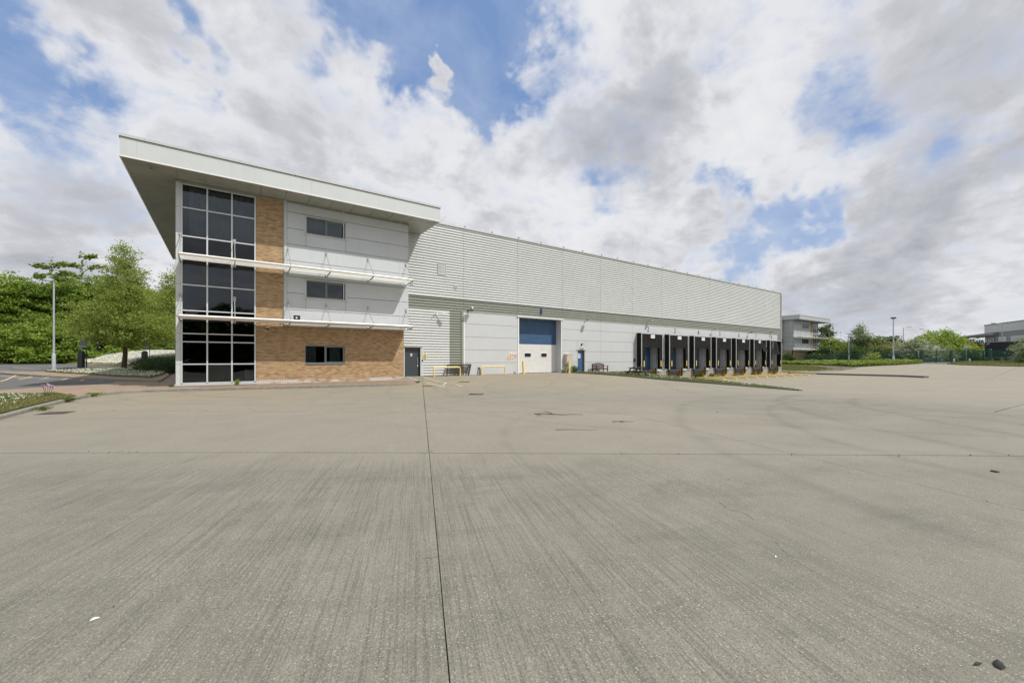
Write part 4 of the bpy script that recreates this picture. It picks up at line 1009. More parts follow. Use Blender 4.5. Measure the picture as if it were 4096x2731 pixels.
# level access door, number 1
ad = sub('access_door', wh); YD = 28.05
MB().box(RD[0] - .12, RD[0] + .004, YW - .075, YW + .02, FFL, 4.75).build('jamb_trim', m_white, ad)
MB().box(RD[1] - .004, RD[1] + .10, YW - .075, YW + .02, FFL, 4.75).build('jamb_trim', m_white, ad)
MB().box(RD[0] - .2, RD[1] + .2, YW - .14, YW - .0, 4.752, 4.83).build('head_flashing', m_white, ad)
mb = MB(); mb.box(RD[1] + .006, RD[1] + .05, YW + .03, YD + .1, FFL, 4.75); mb.box(RD[0] - .05, RD[0] - .006, YW + .03, YD + .1, FFL, 4.75); mb.box(RD[0], RD[1], YW + .03, YD + .1, 4.745, 4.79); mb.build('reveal', m_panel, ad)
def section(z0, z1, mat, ribs, hs=()):
    """one door leaf section with pressed horizontal grooves"""
    P = []; n = ribs; h = (z1 - z0) / n
    for i in range(n): z = z0 + i * h; P += [(.014, z), (.014, z + .006), (0, z + .014), (0, z + h - .008), (.014, z + h - .002)]
    mb = MB(); k = len(P)
    def run(x0, x1): mb.add([(x0, YD + p[0], p[1]) for p in P] + [(x1, YD + p[0], p[1]) for p in P], [(i, k+i, k+i+1, i+1) for i in range(k-1)])
    run(RD[0], RD[1]); return mb.build('door_section', mat, ad)
m_wsec = M('white_section_paint', (.68, .67, .64), .42, var=.05, vs=2, dirt=((.36, .33, .27), .35), streak=.12)
section(FFL + .03, .80, m_wsec, 6); section(.80, 1.38, m_wsec, 5); section(1.38, 1.98, m_wsec, 5); section(1.98, 2.58, m_wsec, 5)
section(2.58, 3.16, m_bluesec, 5); section(3.16, 3.75, m_bluesec, 5); section(3.75, 4.25, m_bluesec, 4); section(4.25, 4.75, m_bluesec, 4)
MB().box(RD[0], RD[1], YD - .01, YD + .03, FFL, FFL + .03).build('bottom_seal', m_black, ad)
for x0, x1 in ((20.80, 21.47), (22.60, 23.22)):
    def rr(x0, x1, z0, z1, r): return [(x, z) for cx, cz, a0 in ((x1-r, z1-r, 0), (x0+r, z1-r, 90), (x0+r, z0+r, 180), (x1-r, z0+r, 270)) for x, z in [(cx + r*math.cos(R(a0+k*22.5)), cz + r*math.sin(R(a0+k*22.5))) for k in range(5)]]
    MB().prism(rr(x0 - .05, x1 + .05, 1.46, 1.88, .13), 'y', YD - .02, YD - .002).build('window_frame', m_white, ad)
    MB().prism(rr(x0, x1, 1.51, 1.83, .09), 'y', YD - .026, YD - .0205).build('window_pane', m_car if False else m_glass2, ad)
o = lettering('1', .74, m_numblue, wh, (22.05, YW - .09, 5.36), wx=.85, depth=.05, name='door_number')
# doors
def door(parent, x0, x1, leaf, name, frame, hinge=1):
    d = sub(name, parent)
    mb = MB(); mb.box(x0 - .07, x0, YW - .06, YW + .12, FFL, 2.16); mb.box(x1, x1 + .09, YW - .06, YW + .12, FFL, 2.16); mb.box(x0, x1, YW - .058, YW + .118, 2.121, 2.16); mb.build('frame', frame, d)
    MB().box(x0 - .14, x1 + .14, YW - .12, YW + .0, 2.162, 2.20).build('head_flashing', m_trim, d)
    MB().box(x0 + .004, x1 - .004, YW + .10, YW + .15, FFL + .01, 2.12).build('door_leaf', leaf, d); return d
dk = door(wh, DD[0], DD[1], m_charcoal, 'personnel_door', m_trim)
MB().box(11.32, 11.42, YW - .055, YW + .0, FFL, 2.2).build('side_trim', m_trim, dk)
mb = MB(); mb.tube([(11.06, YW + .09, 1.40), (11.06, YW + .05, 1.38), (11.06, YW + .05, 1.00), (11.06, YW + .09, .98)], .014, 6); mb.box(11.03, 11.09, YW + .06, YW + .10, .80, .92); mb.build('handle', m_alu, dk)
mb = MB(); mb.box(10.54, 10.68, YW + .092, YW + .099, 1.53, 1.70); mb.build('door_sign', m_signw, dk); mb = MB(); mb.tube([(10.61, YW + .0915, 1.615), (10.61, YW + .088, 1.615)], .045, 12); mb.build('door_sign_symbol', m_signb, dk)
MB().box(11.325, 11.395, YW - .09, YW - .056, 1.16, 1.28).build('keypad', m_signk, dk)
bd = door(wh, BD[0], BD[1], m_blue, 'fire_door', m_panel_wh)
m_reveal = M('brown_door_reveal', (.25, .16, .11), .6)
MB().box(27.125, 27.155, YW - .05, YW + .098, FFL, 2.12).build('jamb_lining', m_reveal, bd)
MB().box(26.46, 26.76, YW + .09, YW + .099, 1.42, 1.86).build('door_sign', m_signw, bd)
mb = MB(); mb.prism([(26.61 + .115*math.cos(k*math.pi/9), 1.66 + .13*math.sin(k*math.pi/9)) for k in range(18)], 'y', YW + .086, YW + .0895); mb.build('door_sign_symbol', m_signb, bd)
MB().box(26.49, 26.73, YW + .082, YW + .0855, 1.62, 1.70).build('door_sign_band', m_signw, bd)
MB().box(26.305, 26.345, YW + .07, YW + .099, .95, 1.18).build('lock_plate', m_alu, bd)
MB().box(26.2, 27.3, YW - .25, YW - .08, FFL - .1, FFL + .01).build('door_step', m_conc, bd)

# door numbers over the docks
for k, c in enumerate([36.41, 41.12, 45.77, 50.52, 55.18, 59.78, 64.46]):
    lettering(str(k + 2), .76, m_num, wh, (c, YW - .054, 4.42), wx=.84, name='door_number')
# concrete plinth and dock equipment belonging to the building
dk_ = sub('loading_dock', wh)
for k, c in enumerate(DC):
    x0 = c + .90; x1 = (DC[k+1] - 1.72) if k < 6 else 66.4
    MB().box(x0, x1, 26.98, YW - .012, -1.2, FFL - .075).build('plinth_wall', m_conc, dk_)
    MB().box(x0 - .03, x1 + .03, 26.93, YW - .012, FFL - .074, FFL - .045).build('plinth_coping', m_white if k % 2 == 0 else m_trim, dk_)
    MB().box(c - 1.45, c + .66, 27.26, 27.385, -1.2, -.10).build('pit_back_wall', m_plinthy, dk_)
    MB().box(c - 1.9, c + 1.0, 27.392, 27.40, -1.25, FFL - .05).build('pit_liner', m_dark, dk_)
    # recess with the blue inner door
    ex = sub('dock_door', wh); x0, x1, _, z1 = DOCKH[k]
    mb = MB(); mb.box(x1 + .003, x1 + .05, YW - .045, 28.08, FFL, z1); mb.box(x0 - .05, x0 - .003, YW - .045, 28.08, FFL, z1); mb.box(x0, x1, YW - .045, 28.08, z1 + .003, z1 + .05); mb.build('reveal', m_panel, ex)
    for j in range(4): MB().box(x0, x1, 28.02, 28.07, FFL + .665 * j + .005, FFL + .665 * (j + 1) - .005).build('door_section', m_bluesec if (k + j) % 3 else m_blue, ex)
MB().box(34.35, DC[0] - 1.72, 26.98, YW - .012, -1.3, FFL - .075).build('plinth_wall', m_conc, dk_)

# dock shelters, levellers, buffer posts, wheel guides
SH = ['intact black dock shelter behind the picnic table, under the number two', 'intact black dock shelter, second from the picnic table', 'intact black dock shelter, third from the picnic table', 'black dock shelter in the middle of the row of seven',
      'black dock shelter with its side flap torn, fifth from the picnic table', 'black dock shelter with a folded-back head flap, next to last in the row', 'black dock shelter with its head curtain hanging askew, at the end of the warehouse']
LB = ['nearest the picnic table', 'second from the picnic table', 'third from the picnic table', 'in the middle of the row', 'fifth from the picnic table', 'next to last in the row', 'at the far end of the row']
def drape(x0, x1, z0, z1, y, nx=10, nz=8, amp=.03, seed=0, lean=0., edge=None):
    """a hanging curtain with soft folds, 12 mm thick"""
    rg = random.Random(seed); ph = [rg.uniform(0, 6.3) for _ in range(6)]; F = []; B = []
    for i in range(nx + 1):
        for j in range(nz + 1):
            u, v = i / nx, j / nz; xa = x0 + (x1 - x0) * u; z = z1 + (z0 - z1) * v
            if edge: xa += edge(u, v)
            w = amp * v * (math.sin(u * 9 + ph[0]) * .5 + math.sin(u * 4 + v * 5 + ph[1]) * .6 + math.sin(v * 7 + ph[2]) * .3) - lean * v
            F.append((xa, y + w - .006, z)); B.append((xa, y + w + .006, z))
    m = nz + 1; fs = [(i*m+j, i*m+j+1, (i+1)*m+j+1, (i+1)*m+j) for i in range(nx) for j in range(nz)]; n = len(F)
    mb = MB(); mb.add(F + B, fs + [tuple(n + q for q in f[::-1]) for f in fs])
    rim = [j for j in range(m)] + [i*m + nz for i in range(1, nx+1)] + [nx*m + j for j in range(nz-1, -1, -1)] + [i*m for i in range(nx-1, 0, -1)]
    base = len(mb.v) - 2 * n
    mb.f += [[base + rim[q], base + rim[(q+1) % len(rim)], base + n + rim[(q+1) % len(rim)], base + n + rim[q]] for q in range(len(rim))]; mb.m += [0] * len(rim)
    return mb
YF = 26.70
for k, c in enumerate(DC):
    sh = thing('dock_shelter', SH[k], 'dock shelter', (c, YW, .25), 'dock shelters along the warehouse'); a, b = c - 1.66, c + 1.84; rg = random.Random(k)
    side = drape(0, 1, .25, 3.92, 0, 6, 8, .03, k)
    def sidecover(x, s_):
        mb = MB(); vs = []; N, K = 7, 9
        for i in range(N + 1):
            for j in range(K + 1):
                u, v = i / N, j / K; y = YF + .03 + (YW - .06 - YF - .03) * u; z = 3.92 - 3.67 * v
                vs.append((x + s_ * .035 * math.sin(u * 3.14) * math.sin(v * 11 + k) + s_ * .03 * math.sin(u * 3.14), y, z))
        mb.add(vs, [(i*(K+1)+j, i*(K+1)+j+1, (i+1)*(K+1)+j+1, (i+1)*(K+1)+j) for i in range(N) for j in range(K)]); return mb.build('side_cover', m_fabric, sh, smooth=True)
    sidecover(a + .03, 1); sidecover(b - .03, -1)
    mb = MB(); N = 10; vs = []
    for i in range(N + 1):
        for j in range(5):
            u, v = i / N, j / 4; vs.append((a + (b-a)*u, YF + (YW - .05 - YF)*v, 3.955 + .05*v - .045*math.sin(v*3.14)*abs(math.sin(u*9.4))))
    mb.add(vs, [(i*5+j, i*5+j+1, (i+1)*5+j+1, (i+1)*5+j) for i in range(N) for j in range(4)]); mb.build('top_cover', m_fabric, sh, smooth=True)
    for x in (a, b - .06): MB().box(x, x + .06, YF - .02, YF + .04, .22, 3.96).build('front_post', m_alu, sh)
    MB().box(a + .061, b - .061, YF - .02, YF + .04, 3.90, 3.965).build('top_rail', m_alu, sh)
    for x in (a - .02, b - .04): MB().box(x, x + .06, YW - .10, YW - .052, .2, 4.0).build('wall_post', m_alu, sh)
    # head curtain
    if k < 4: drape(a + .16, b - .20, 2.52, 3.90, YF - .03, 12, 8, .035, k).build('head_curtain', m_fabric, sh, smooth=True)
    elif k == 4: drape(a + .30, b - .22, 2.50, 3.90, YF - .03, 12, 8, .06, k, edge=lambda u, v: .12 * (1-u) * math.sin(v * 5)).build('head_curtain', m_fabric, sh, smooth=True)
    elif k == 5:
        drape(a + .20, a + 1.70, 2.46, 3.90, YF - .03, 8, 8, .04, k).build('head_curtain', m_fabric, sh, smooth=True)
        mb = drape(a + 1.72, a + 2.2, 2.30, 3.90, YF - .06, 8, 10, .10, k, lean=.35, edge=lambda u, v: u * v * 1.0 + v * .0); mb.build('head_curtain_flap', m_fabric, sh, smooth=True)
    else:
        mb = drape(a + 1.1, a + 1.9, 2.0, 3.86, YF - .05, 8, 10, .08, k, lean=.12, edge=lambda u, v: (-.95 * (1-u) + .95 * u) * v * .9); mb.build('head_curtain', m_fabric, sh, smooth=True)
    bul = [.02, .03, .05, .10, .16, .02, .12][k]
    drape(a + .08, c - 1.02, .25, 2.75 if k < 5 else 3.88, YF - .004, 5, 10, .04, k + 20, edge=lambda u, v: -bul * u * math.sin(v * 3.0)).build('side_curtain', m_fabric, sh, smooth=True)
    b2 = [.04, .06, .16, .05, .18, .25, .12][k]
    drape(c + 1.24, b - .08, .25, 2.75 if k < 5 else 3.88, YF - .004, 5, 10, .04, k + 40, edge=lambda u, v: b2 * (1-u) * math.sin(v * 3.0)).build('side_curtain', m_fabric, sh, smooth=True)
    tl = [.0, .0, .0, .03, -.06, .0, .0][k]
    for x in (c - 1.32, c + 1.46): MB().obox((x, YF - .06, .86), (.058, 0, 0), (0, .006, 0), (tl if x < c else .0, 0, .30)).build('guide_strip', m_yflash, sh)
    if k < 6:
        x = a + (1.72 if k != 5 else 1.45); MB().box(x - .33, x + .33, YF - .085, YF - .07, 3.47, 3.82).build('name_board', m_signw, sh)
        lettering('Dock Technik', .105, m_signk, sh, (x, YF - .0865, 3.63), wx=.95); lettering('loading', .06, m_signk, sh, (x - .17, YF - .0865, 3.74))
    lv = thing('dock_leveller', 'dark steel dock leveller lip at the dock ' + LB[k], 'dock leveller', (c - .35, 27, FFL), 'dock levellers')
    MB().box(c - 1.36, c + .66, 27.0, 28.29, FFL - .02, FFL + .005).build('deck_plate', m_iron, lv)
    MB().prism([(26.97, FFL), (26.93, FFL - .05), (26.93, FFL - .42), (26.99, FFL - .46), (27.04, FFL - .42), (27.04, FFL - .03)], 'x', c - 1.36, c + .66).build('lip', m_black, lv)
    mb = MB(); [mb.box(c - 1.3 + .16 * i, c - 1.21 + .16 * i, 26.99, 27.06, FFL + .006, FFL + .02) for i in range(12)]; tag(mb.build('hinge_tooth', m_steel, lv), kind='stuff')
    for x, zt, nm in ((c + .70, .40, 'taller'), (c - 1.66, .0, 'shorter')):
        bp = thing('buffer_post', nm + ' orange buffer post with black pad, dock ' + LB[k], 'buffer post', (x, 26.9, -.9), 'orange buffer posts at the docks')
        MB().box(x - .03, x + .16, 26.86, 27.20, -1.1, zt - .012).build('steel_post', m_orange, bp)
        MB().box(x - .02 + (0 if nm == 'taller' else .02), x + .17, 26.74, 26.858, -.50, zt).build('rubber_pad', m_black, bp)
# control boxes on the wall between the docks
for k, c in enumerate(DC[:3]):
    t_ = thing('control_box', 'small black control box on the wall beside the dock ' + LB[k], 'control box', (c - 2.0, YW, 1.1), 'dock control boxes')
    MB().box(c - 2.08, c - 1.92, YW - .16, YW - .052, 1.05, 1.36).build('housing', m_signk, t_); MB().tube([(c - 2.0, YW - .161, 1.28), (c - 2.0, YW - .18, 1.28)], .02, 8).build('push_button', m_red, t_)
gid = 0
def guide(x, label):
    z = g(x, 22.5)
    t_ = thing('wheel_guide', label, 'wheel guide', (x, 22.3, z), 'yellow wheel guides on the dock approach')
    P = [(x, 25.6, z - .05), (x, 25.45, z + .13), (x, 25.3, z + .20), (x, 22.6, z + .20), (x, 22.42, z + .17), (x, 22.32, z + .09), (x, 22.28, z - .06)]
    MB().tube(P, .068, 10).build('tube', m_yellow, t_, smooth=True); MB().tube([(x, 22.28, z - .02), (x, 22.28, z + .012)], .15, 10).build('base_flange', m_orange, t_)
guide(DC[1] + 1.3, 'yellow tube wheel guide nearest the grass bank')
for k in range(2, 7):
    guide(DC[k] - .95, 'first yellow wheel guide at the dock ' + LB[k])
    guide(DC[k] + 1.3, 'second yellow wheel guide at the dock ' + LB[k])
# ------------------------------------------------------------------ things by the warehouse front
def bollard(x, y, lean, label):
    z = g(x, y); t_ = thing('bollard', label, 'bollard', (x, y, z), 'yellow bollards by the access door')
    MB().tube([(x, y, z - .05), (x + lean, y, z + 1.0), (x + lean, y, z + 1.06)], [.095, .095, .085], 14).build('post', m_yellow, t_, smooth=True)
    MB().box(x - .17, x + .17, y - .17, y + .17, z - .04, z + .018).build('base_plate', m_orange, t_)
bollard(19.75, 26.75, -.06, 'yellow bollard standing in front of the white section of the access door')
bollard(24.75, 26.8, .0, 'yellow bollard standing in front of the beige cabinet')
def hoop(x0, x1, y, label, extra=False):
    z = g((x0+x1)/2, y); t_ = thing('hoop_barrier', label, 'barrier', ((x0+x1)/2, y, z), 'yellow hoop barriers')
    P = [(x0, y, z - .05), (x0, y, z + .5)] + [(x0 + .14 - .14*math.cos(a), y, z + .5 + .14*math.sin(a)) for a in (.5, 1., 1.57)] + [(x1 - .14 + .14*math.sin(a), y, z + .5 + .14*math.cos(a)) for a in (0, .57, 1.07)] + [(x1, y, z + .5), (x1, y, z - .05)]
    MB().tube(P, .047, 12).build('tube', m_yellow, t_, smooth=True)
    for x in (x0, x1): MB().tube([(x, y, z - .02), (x, y, z + .015)], .13, 10).build('base_flange', m_orange, t_)
hoop(11.95, 14.0, 26.7, 'yellow hoop barrier in front of the leaning brown frame')
hoop(15.85, 17.95, 26.75, 'yellow hoop barrier in front of the plain white panels')
# the leaning brown timber frame
t_ = thing('timber_frame', 'broken brown timber bench frame leaning against the ribbed wall behind the hoop barrier', 'timber frame', (13.9, 27.0, .1))
z0 = .12
def bar(p, q, w, h, name, mat=m_wooddark, parent=t_):
    p, q = Vector(p), Vector(q); d = q - p; L = d.length / 2; d.normalize(); up = Vector((0, 0, 1)) if abs(d.z) < .9 else Vector((0, 1, 0)); s_ = d.cross(up).normalized(); u = s_.cross(d)
    return MB().obox((p + q) / 2, d * L, s_ * w / 2, u * h / 2).build(name, mat, parent)
for x in (13.0, 13.9): bar((x, 26.86, z0 - .02), (x + .28, 27.22, .92), .07, .09, 'rail')
bar((14.75, 26.86, z0 - .02), (15.15, 27.22, .92), .09, .10, 'rail'); bar((14.62, 26.95, .42), (15.0, 27.2, .90), .05, .06, 'rail')
for f, w in ((.25, .09), (.42, .06), (.80, .05), (.92, .05), (1.0, .06)):
    x0 = 13.0 + .28*f; y = 26.82 + .36*f; z = z0 + .80*f; bar((x0 - .05, y, z), (14.75 + .4*f, y, z), .05, w, 'slat')
# wall hugging dark tube beside it
t_ = thing('pipe_stub', 'short dark pipe standing upright against the white panels between the two hoop barriers', 'pipe', (15.05, 27.2, .1)); t_.location = (15.95, 27.2, .1); WL[t_.name] = (15.95, 27.2, .1)
MB().tube([(15.95, 27.2, .08), (15.95, 27.2, .52), (15.93, 27.26, .64), (15.9, 27.33, .66)], .055, 10).build('tube', m_black, t_, smooth=True)
# cabinet
t_ = thing('electrical_cabinet', 'beige electrical cabinet on the wall between the big door and the blue door', 'cabinet', (24.95, YW, .86))
MB().box(24.62, 25.32, YW - .42, YW - .055, .86, 1.74).build('housing', m_beige, t_); MB().box(24.64, 25.30, YW - .435, YW - .4205, .88, 1.72).build('door', m_beige, t_)
MB().box(24.60, 25.34, YW - .45, YW - .055, 1.741, 1.765).build('lid', m_beige, t_); MB().box(24.67, 24.70, YW - .45, YW - .4355, 1.58, 1.64).build('lock', m_signk, t_); MB().box(24.67, 24.70, YW - .45, YW - .4355, .95, 1.01).build('lock', m_signk, t_)
MB().tube([(24.72, YW - .1, .1), (24.72, YW - .1, .86)], .03, 8).build('cable_duct', m_trim, t_, smooth=True)
MB().box(24.42, 24.85, YW - .12, YW - .055, .12, .52).build('meter_box', m_white, t_)
# emergency light and sounder above the blue door
t_ = thing('exit_light', 'small bulkhead light with a green exit sign above the blue door', 'light', (26.75, YW, 2.3))
MB().box(26.55, 26.98, YW - .16, YW - .055, 2.24, 2.40).build('housing', m_white, t_); MB().box(26.60, 26.93, YW - .168, YW - .161, 2.26, 2.37).build('sign_face', M('exit_green', (.02, .22, .13), .4), t_); MB().box(26.66, 26.76, YW - .174, YW - .1685, 2.28, 2.35).build('symbol', m_white, t_)
t_ = thing('alarm_sounder', 'small dark red alarm sounder high above the blue door', 'alarm', (26.78, YW, 2.6))
MB().box(26.70, 26.78, YW - .12, YW - .055, 2.52, 2.74).build('bracket', m_signk, t_); MB().tube([(26.82, YW - .06, 2.68), (26.82, YW - .15, 2.68)], [.05, .075], 10).build('horn', m_red, t_, smooth=True)
t_ = thing('alarm_bell', 'small round white alarm on the green band above the first wall floodlight', 'alarm', (15.35, YW, 5.2)); MB().tube([(15.35, YW - .04, 5.21), (15.35, YW - .12, 5.21)], [.085, .07], 12).build('cover', m_white, t_, smooth=True)
# signs
def sign_bars(t_, x0, x1, z0, z1, y, mat, n):
    h = (z1 - z0) / (2 * n); mb = MB()
    for i in range(n): mb.box(x0 + .01 * (i % 2), x1 - .014 * ((i + 1) % 2), y - .0015, y, z0 + (2*i + .5) * h, z0 + (2*i + 1.5) * h)
    o = mb.build('lettering_lines', mat, t_)
    tag(o, kind='stuff')
t_ = thing('warning_sign', 'yellow warning sign with a black triangle fixed beside the dark grey door', 'sign', (11.5, YW, 1.4)); y = YW - .075
MB().box(11.40, 11.69, y, y + .006, 1.40, 1.80).build('board', m_signw, t_); MB().box(11.405, 11.685, y - .0035, y - .0005, 1.41, 1.585).build('caption_panel', m_signy, t_)
MB().prism([(11.425, 1.60), (11.665, 1.60), (11.545, 1.79)], 'y', y - .003, y - .0005).build('triangle', m_signk, t_); MB().prism([(11.46, 1.618), (11.63, 1.618), (11.545, 1.755)], 'y', y - .005, y - .0032).build('triangle_field', m_signy, t_)
MB().prism([(11.50, 1.635), (11.59, 1.63), (11.57, 1.665), (11.53, 1.67)], 'y', y - .0065, y - .0052).build('symbol', m_signk, t_); sign_bars(t_, 11.43, 11.66, 1.425, 1.575, y - .0037, m_signk, 3)
def safety(x, z, w, h, kind, label):
    t_ = thing('safety_sign', label, 'sign', (x, YW, z), 'safety signs beside the access door'); y = YW - .056
    MB().box(x - w/2, x + w/2, y, y + .005, z - h/2, z + h/2).build('board', m_signw, t_)
    if kind == 'warn':
        MB().box(x - w/2 + .01, x + w/2 - .01, y - .002, y - .0003, z - h/2 + .01, z - .01).build('caption_panel', m_signy, t_)
        MB().prism([(x - w*.36, z + .01), (x + w*.36, z + .01), (x, z + h*.44)], 'y', y - .002, y - .0003).build('triangle', m_signk, t_); MB().prism([(x - w*.24, z + .025), (x + w*.24, z + .025), (x, z + h*.35)], 'y', y - .004, y - .0022).build('triangle_field', m_signy, t_)
        sign_bars(t_, x - w*.3, x + w*.3, z - h*.42, z - .02, y - .0022, m_signk, 2)
    elif kind in ('no', 'must'):
        c1 = m_signr if kind == 'no' else m_signk; MB().box(x - w/2 + .01, x + w/2 - .01, y - .002, y - .0003, z - h/2 + .01, z - h*.1).build('caption_panel', m_signr if kind == 'no' else m_signb, t_)
        MB().tube([(x, y - .0003, z + h*.20), (x, y - .002, z + h*.20)], w*.37, 20).build('ring', c1, t_); MB().tube([(x, y - .0022, z + h*.20), (x, y - .0035, z + h*.20)], w*.27, 20).build('ring_field', m_signw, t_)
        if kind == 'no': MB().obox((x, y - .0045, z + h*.20), (w*.22, 0, -w*.22), (0, .0006, 0), (.008, 0, .008)).build('bar', m_signr, t_)
        sign_bars(t_, x - w*.3, x + w*.3, z - h*.42, z - h*.14, y - .0022, m_signw, 2)
    elif kind == 'red':
        MB().box(x - w/2 + .015, x + w/2 - .015, y - .002, y - .0003, z - h/2 + .012, z + h/2 - .012).build('caption_panel', m_signr, t_); sign_bars(t_, x - w*.4, x + w*.4, z - h*.36, z + h*.36, y - .0022, m_signw, 3)
    else:
        MB().box(x - w/2 + .01, x + w/2 - .01, y - .002, y - .0003, z + .03, z + h/2 - .01).build('caption_panel', m_signy, t_); MB().box(x - w/2 + .01, x + w/2 - .01, y - .002, y - .0003, z - h*.3, z + .028).build('notice_panel', m_signb, t_)
safety(18.86, 1.73, .20, .36, 'warn', 'taller yellow warning sign, first of the upper row of safety signs')
safety(19.07, 1.73, .19, .36, 'no', 'red prohibition sign between the yellow and blue signs of the upper row')
safety(19.27, 1.73, .18, .36, 'must', 'sign with a dark ring over a blue panel in the upper row')
safety(19.47, 1.73, .18, .36, 'no', 'red prohibition sign nearest the white door jamb in the upper row')
safety(18.72, 1.40, .40, .24, 'red', 'wide red notice below the other safety signs')
safety(19.05, 1.42, .19, .30, 'warn', 'smaller yellow warning sign in the lower row, next to the wide red notice')
safety(19.34, 1.46, .20, .22, 'mix', 'small orange and blue notice in the lower row')
# louvres in the cladding
def louvre(x0, x1, z0, z1, n, label):
    t_ = thing('wall_louvre', label, 'vent', ((x0+x1)/2, YW, z0), 'vents in the upper cladding'); y = YW - .085
    m_ = MB(); w = .03
    m_.box(x0, x0 + w, y, YW - .01, z0, z1); m_.box(x1 - w, x1, y, YW - .01, z0, z1); m_.box(x0 + w, x1 - w, y, YW - .01, z1 - w, z1); m_.box(x0 + w, x1 - w, y, YW - .01, z0, z0 + w); m_.build('frame', m_clad, t_)
    MB().box(x0 + w, x1 - w, YW - .05, YW - .045, z0 + w, z1 - w).build('backing', m_dark, t_); h = (z1 - z0 - 2*w) / n
    for i in range(n): z = z0 + w + h * i; MB().prism([(y + .005, z + h*.05), (y + .005, z + h*.22), (YW - .052, z + h*.80), (YW - .052, z + h*.62)], 'x', x0 + w + .002, x1 - w - .002).build('louvre_blade', m_clad, t_)
louvre(12.55, 13.18, 7.42, 8.20, 10, 'square louvred vent high in the ribbed cladding near the office roof')
louvre(10.50, 10.72, 6.46, 6.68, 3, 'tiny vent beside the end of the upper sunshade'); louvre(13.87, 14.10, 6.53, 6.75, 3, 'small vent above the green band, below the square louvre')
# wall lights
def floodlight(x, z, label, tilt=35, arm=.28, w=.42, y0=None):
    y0 = y0 or YW - .05
    t_ = thing('wall_floodlight', label, 'floodlight', (x, y0, z), 'floodlights on the warehouse wall'); mb = MB(); mb.box(x - .05, x + .05, y0 - .03, y0 - .001, z - .10, z + .06); mb.build('bracket', m_steel, t_)
    MB().tube([(x, y0 - .02, z), (x, y0 - arm, z + .04)], .02, 6).build('arm', m_steel, t_)
    a = R(tilt); d = Vector((0, -math.cos(a), -math.sin(a) * .0 + math.sin(a) * .35)); u = Vector((0, -math.sin(a) * .2, -1)).normalized()
    c = Vector((x, y0 - arm - .12, z + .06)); f = Vector((0, -math.cos(a), math.sin(a) * .25)).normalized(); n = Vector((0, f.z, -f.y))
    MB().obox(c, (w/2, 0, 0), f * .17, n * .035).build('housing', m_steel if tilt < 30 else m_black, t_); MB().obox(c - n * .04, (w/2 - .04, 0, 0), f * .13, n * .004).build('lens', m_lampglass, t_)
floodlight(15.0, 4.86, 'black framed floodlight at the top corner where the ribbed wall meets the white panels', 40, .22)
floodlight(27.2, 4.80, 'flat pale floodlight on the wall above the blue door', 10, .35, .34)
floodlight(36.35, 5.30, 'small floodlight on the green band above the dock by the picnic table', 20, .30, .3, YW - .035)
floodlight(48.7, 4.84, 'flat floodlight between the third and fourth docks', 10, .35, .34); floodlight(57.6, 4.80, 'dark floodlight between the fifth and sixth docks', 35, .3)
floodlight(64.2, 5.28, 'small floodlight on the green band above the last dock', 20, .30, .3, YW - .035)
t_ = thing('cctv_camera', 'white cctv camera on a bracket on the ribbed wall, above the dark grey door', 'camera', (12.55, YW, 4.55))
MB().box(12.42, 12.52, YW - .08, YW - .04, 4.45, 4.66).build('bracket', m_white, t_); MB().tube([(12.5, YW - .06, 4.6), (12.75, YW - .3, 4.63)], .022, 6).build('arm', m_white, t_)
MB().obox((12.95, YW - .42, 4.58), Vector((.19, -.07, -.035)), Vector((.03, .07, 0)), (0, 0, .045)).build('housing', m_white, t_); MB().tube([(12.40, YW - .04, 4.52), (12.25, YW - .2, 4.57), (12.2, YW - .22, 4.5)], .03, 8).build('infrared_lamp', m_white, t_)

# bench
def bench():
    z = .07; t_ = thing('bench', 'dark wooden slatted bench with an arched back against the white wall', 'bench', (28.6, 26.7, z)); x0, x1 = 27.85, 29.30; yb, yf = 27.0, 26.47; z = .04
    for x in (x0, x1):
        MB().box(x - .035, x + .035, yb, yb + .07, z - .05, z + .86).build('leg', m_wood, t_); MB().box(x - .035, x + .035, yf, yf + .07, z - .05, z + .63).build('leg', m_wood, t_)
        MB().box(x - .04, x + .04, yf - .05, yb, z + .631, z + .67).build('armrest', m_wood, t_); MB().box(x - .02, x + .02, yf + .07, yb, z + .32, z + .40).build('side_rail', m_wood, t_)
    for k in range(5): MB().box(x0 + .036, x1 - .036, yf + .005 + .105*k, yf + .09 + .105*k, z + .41, z + .435).build('seat_slat', m_wood, t_)
    MB().box(x0 + .036, x1 - .036, yf + .01, yf + .04, z + .33, z + .409).build('apron', m_wood, t_)
    top = lambda u: .80 + .13 * math.sin(math.pi * u)
    N = 10; P = [(x0 + .036 + (x1-x0-.072) * i/N, z + top(i/N) - .07) for i in range(N+1)] + [(x0 + .036 + (x1-x0-.072) * i/N, z + top(i/N)) for i in range(N, -1, -1)]
    mb = MB(); n = len(P); mb.add([(p[0], yb + .01, p[1]) for p in P] + [(p[0], yb + .05, p[1]) for p in P], [(i, i+1, n-2-i, n-1-i) for i in range(N)] + [(n+i, n+n-1-i, n+n-2-i, n+i+1) for i in range(N)] + [(i, (i+1) % n, n+(i+1) % n, n+i) for i in range(n)])
    mb.build('top_rail', m_wood, t_)
    MB().box(x0 + .036, x1 - .036, yb + .01, yb + .05, z + .46, z + .51).build('lower_rail', m_wood, t_)
    for k in range(15):
        u = (k + .5) / 15; x = x0 + .036 + (x1 - x0 - .072) * u; MB().box(x - .022, x + .022, yb + .02, yb + .04, z + .511, z + top(u) - .065).build('back_slat', m_wood, t_)
bench()
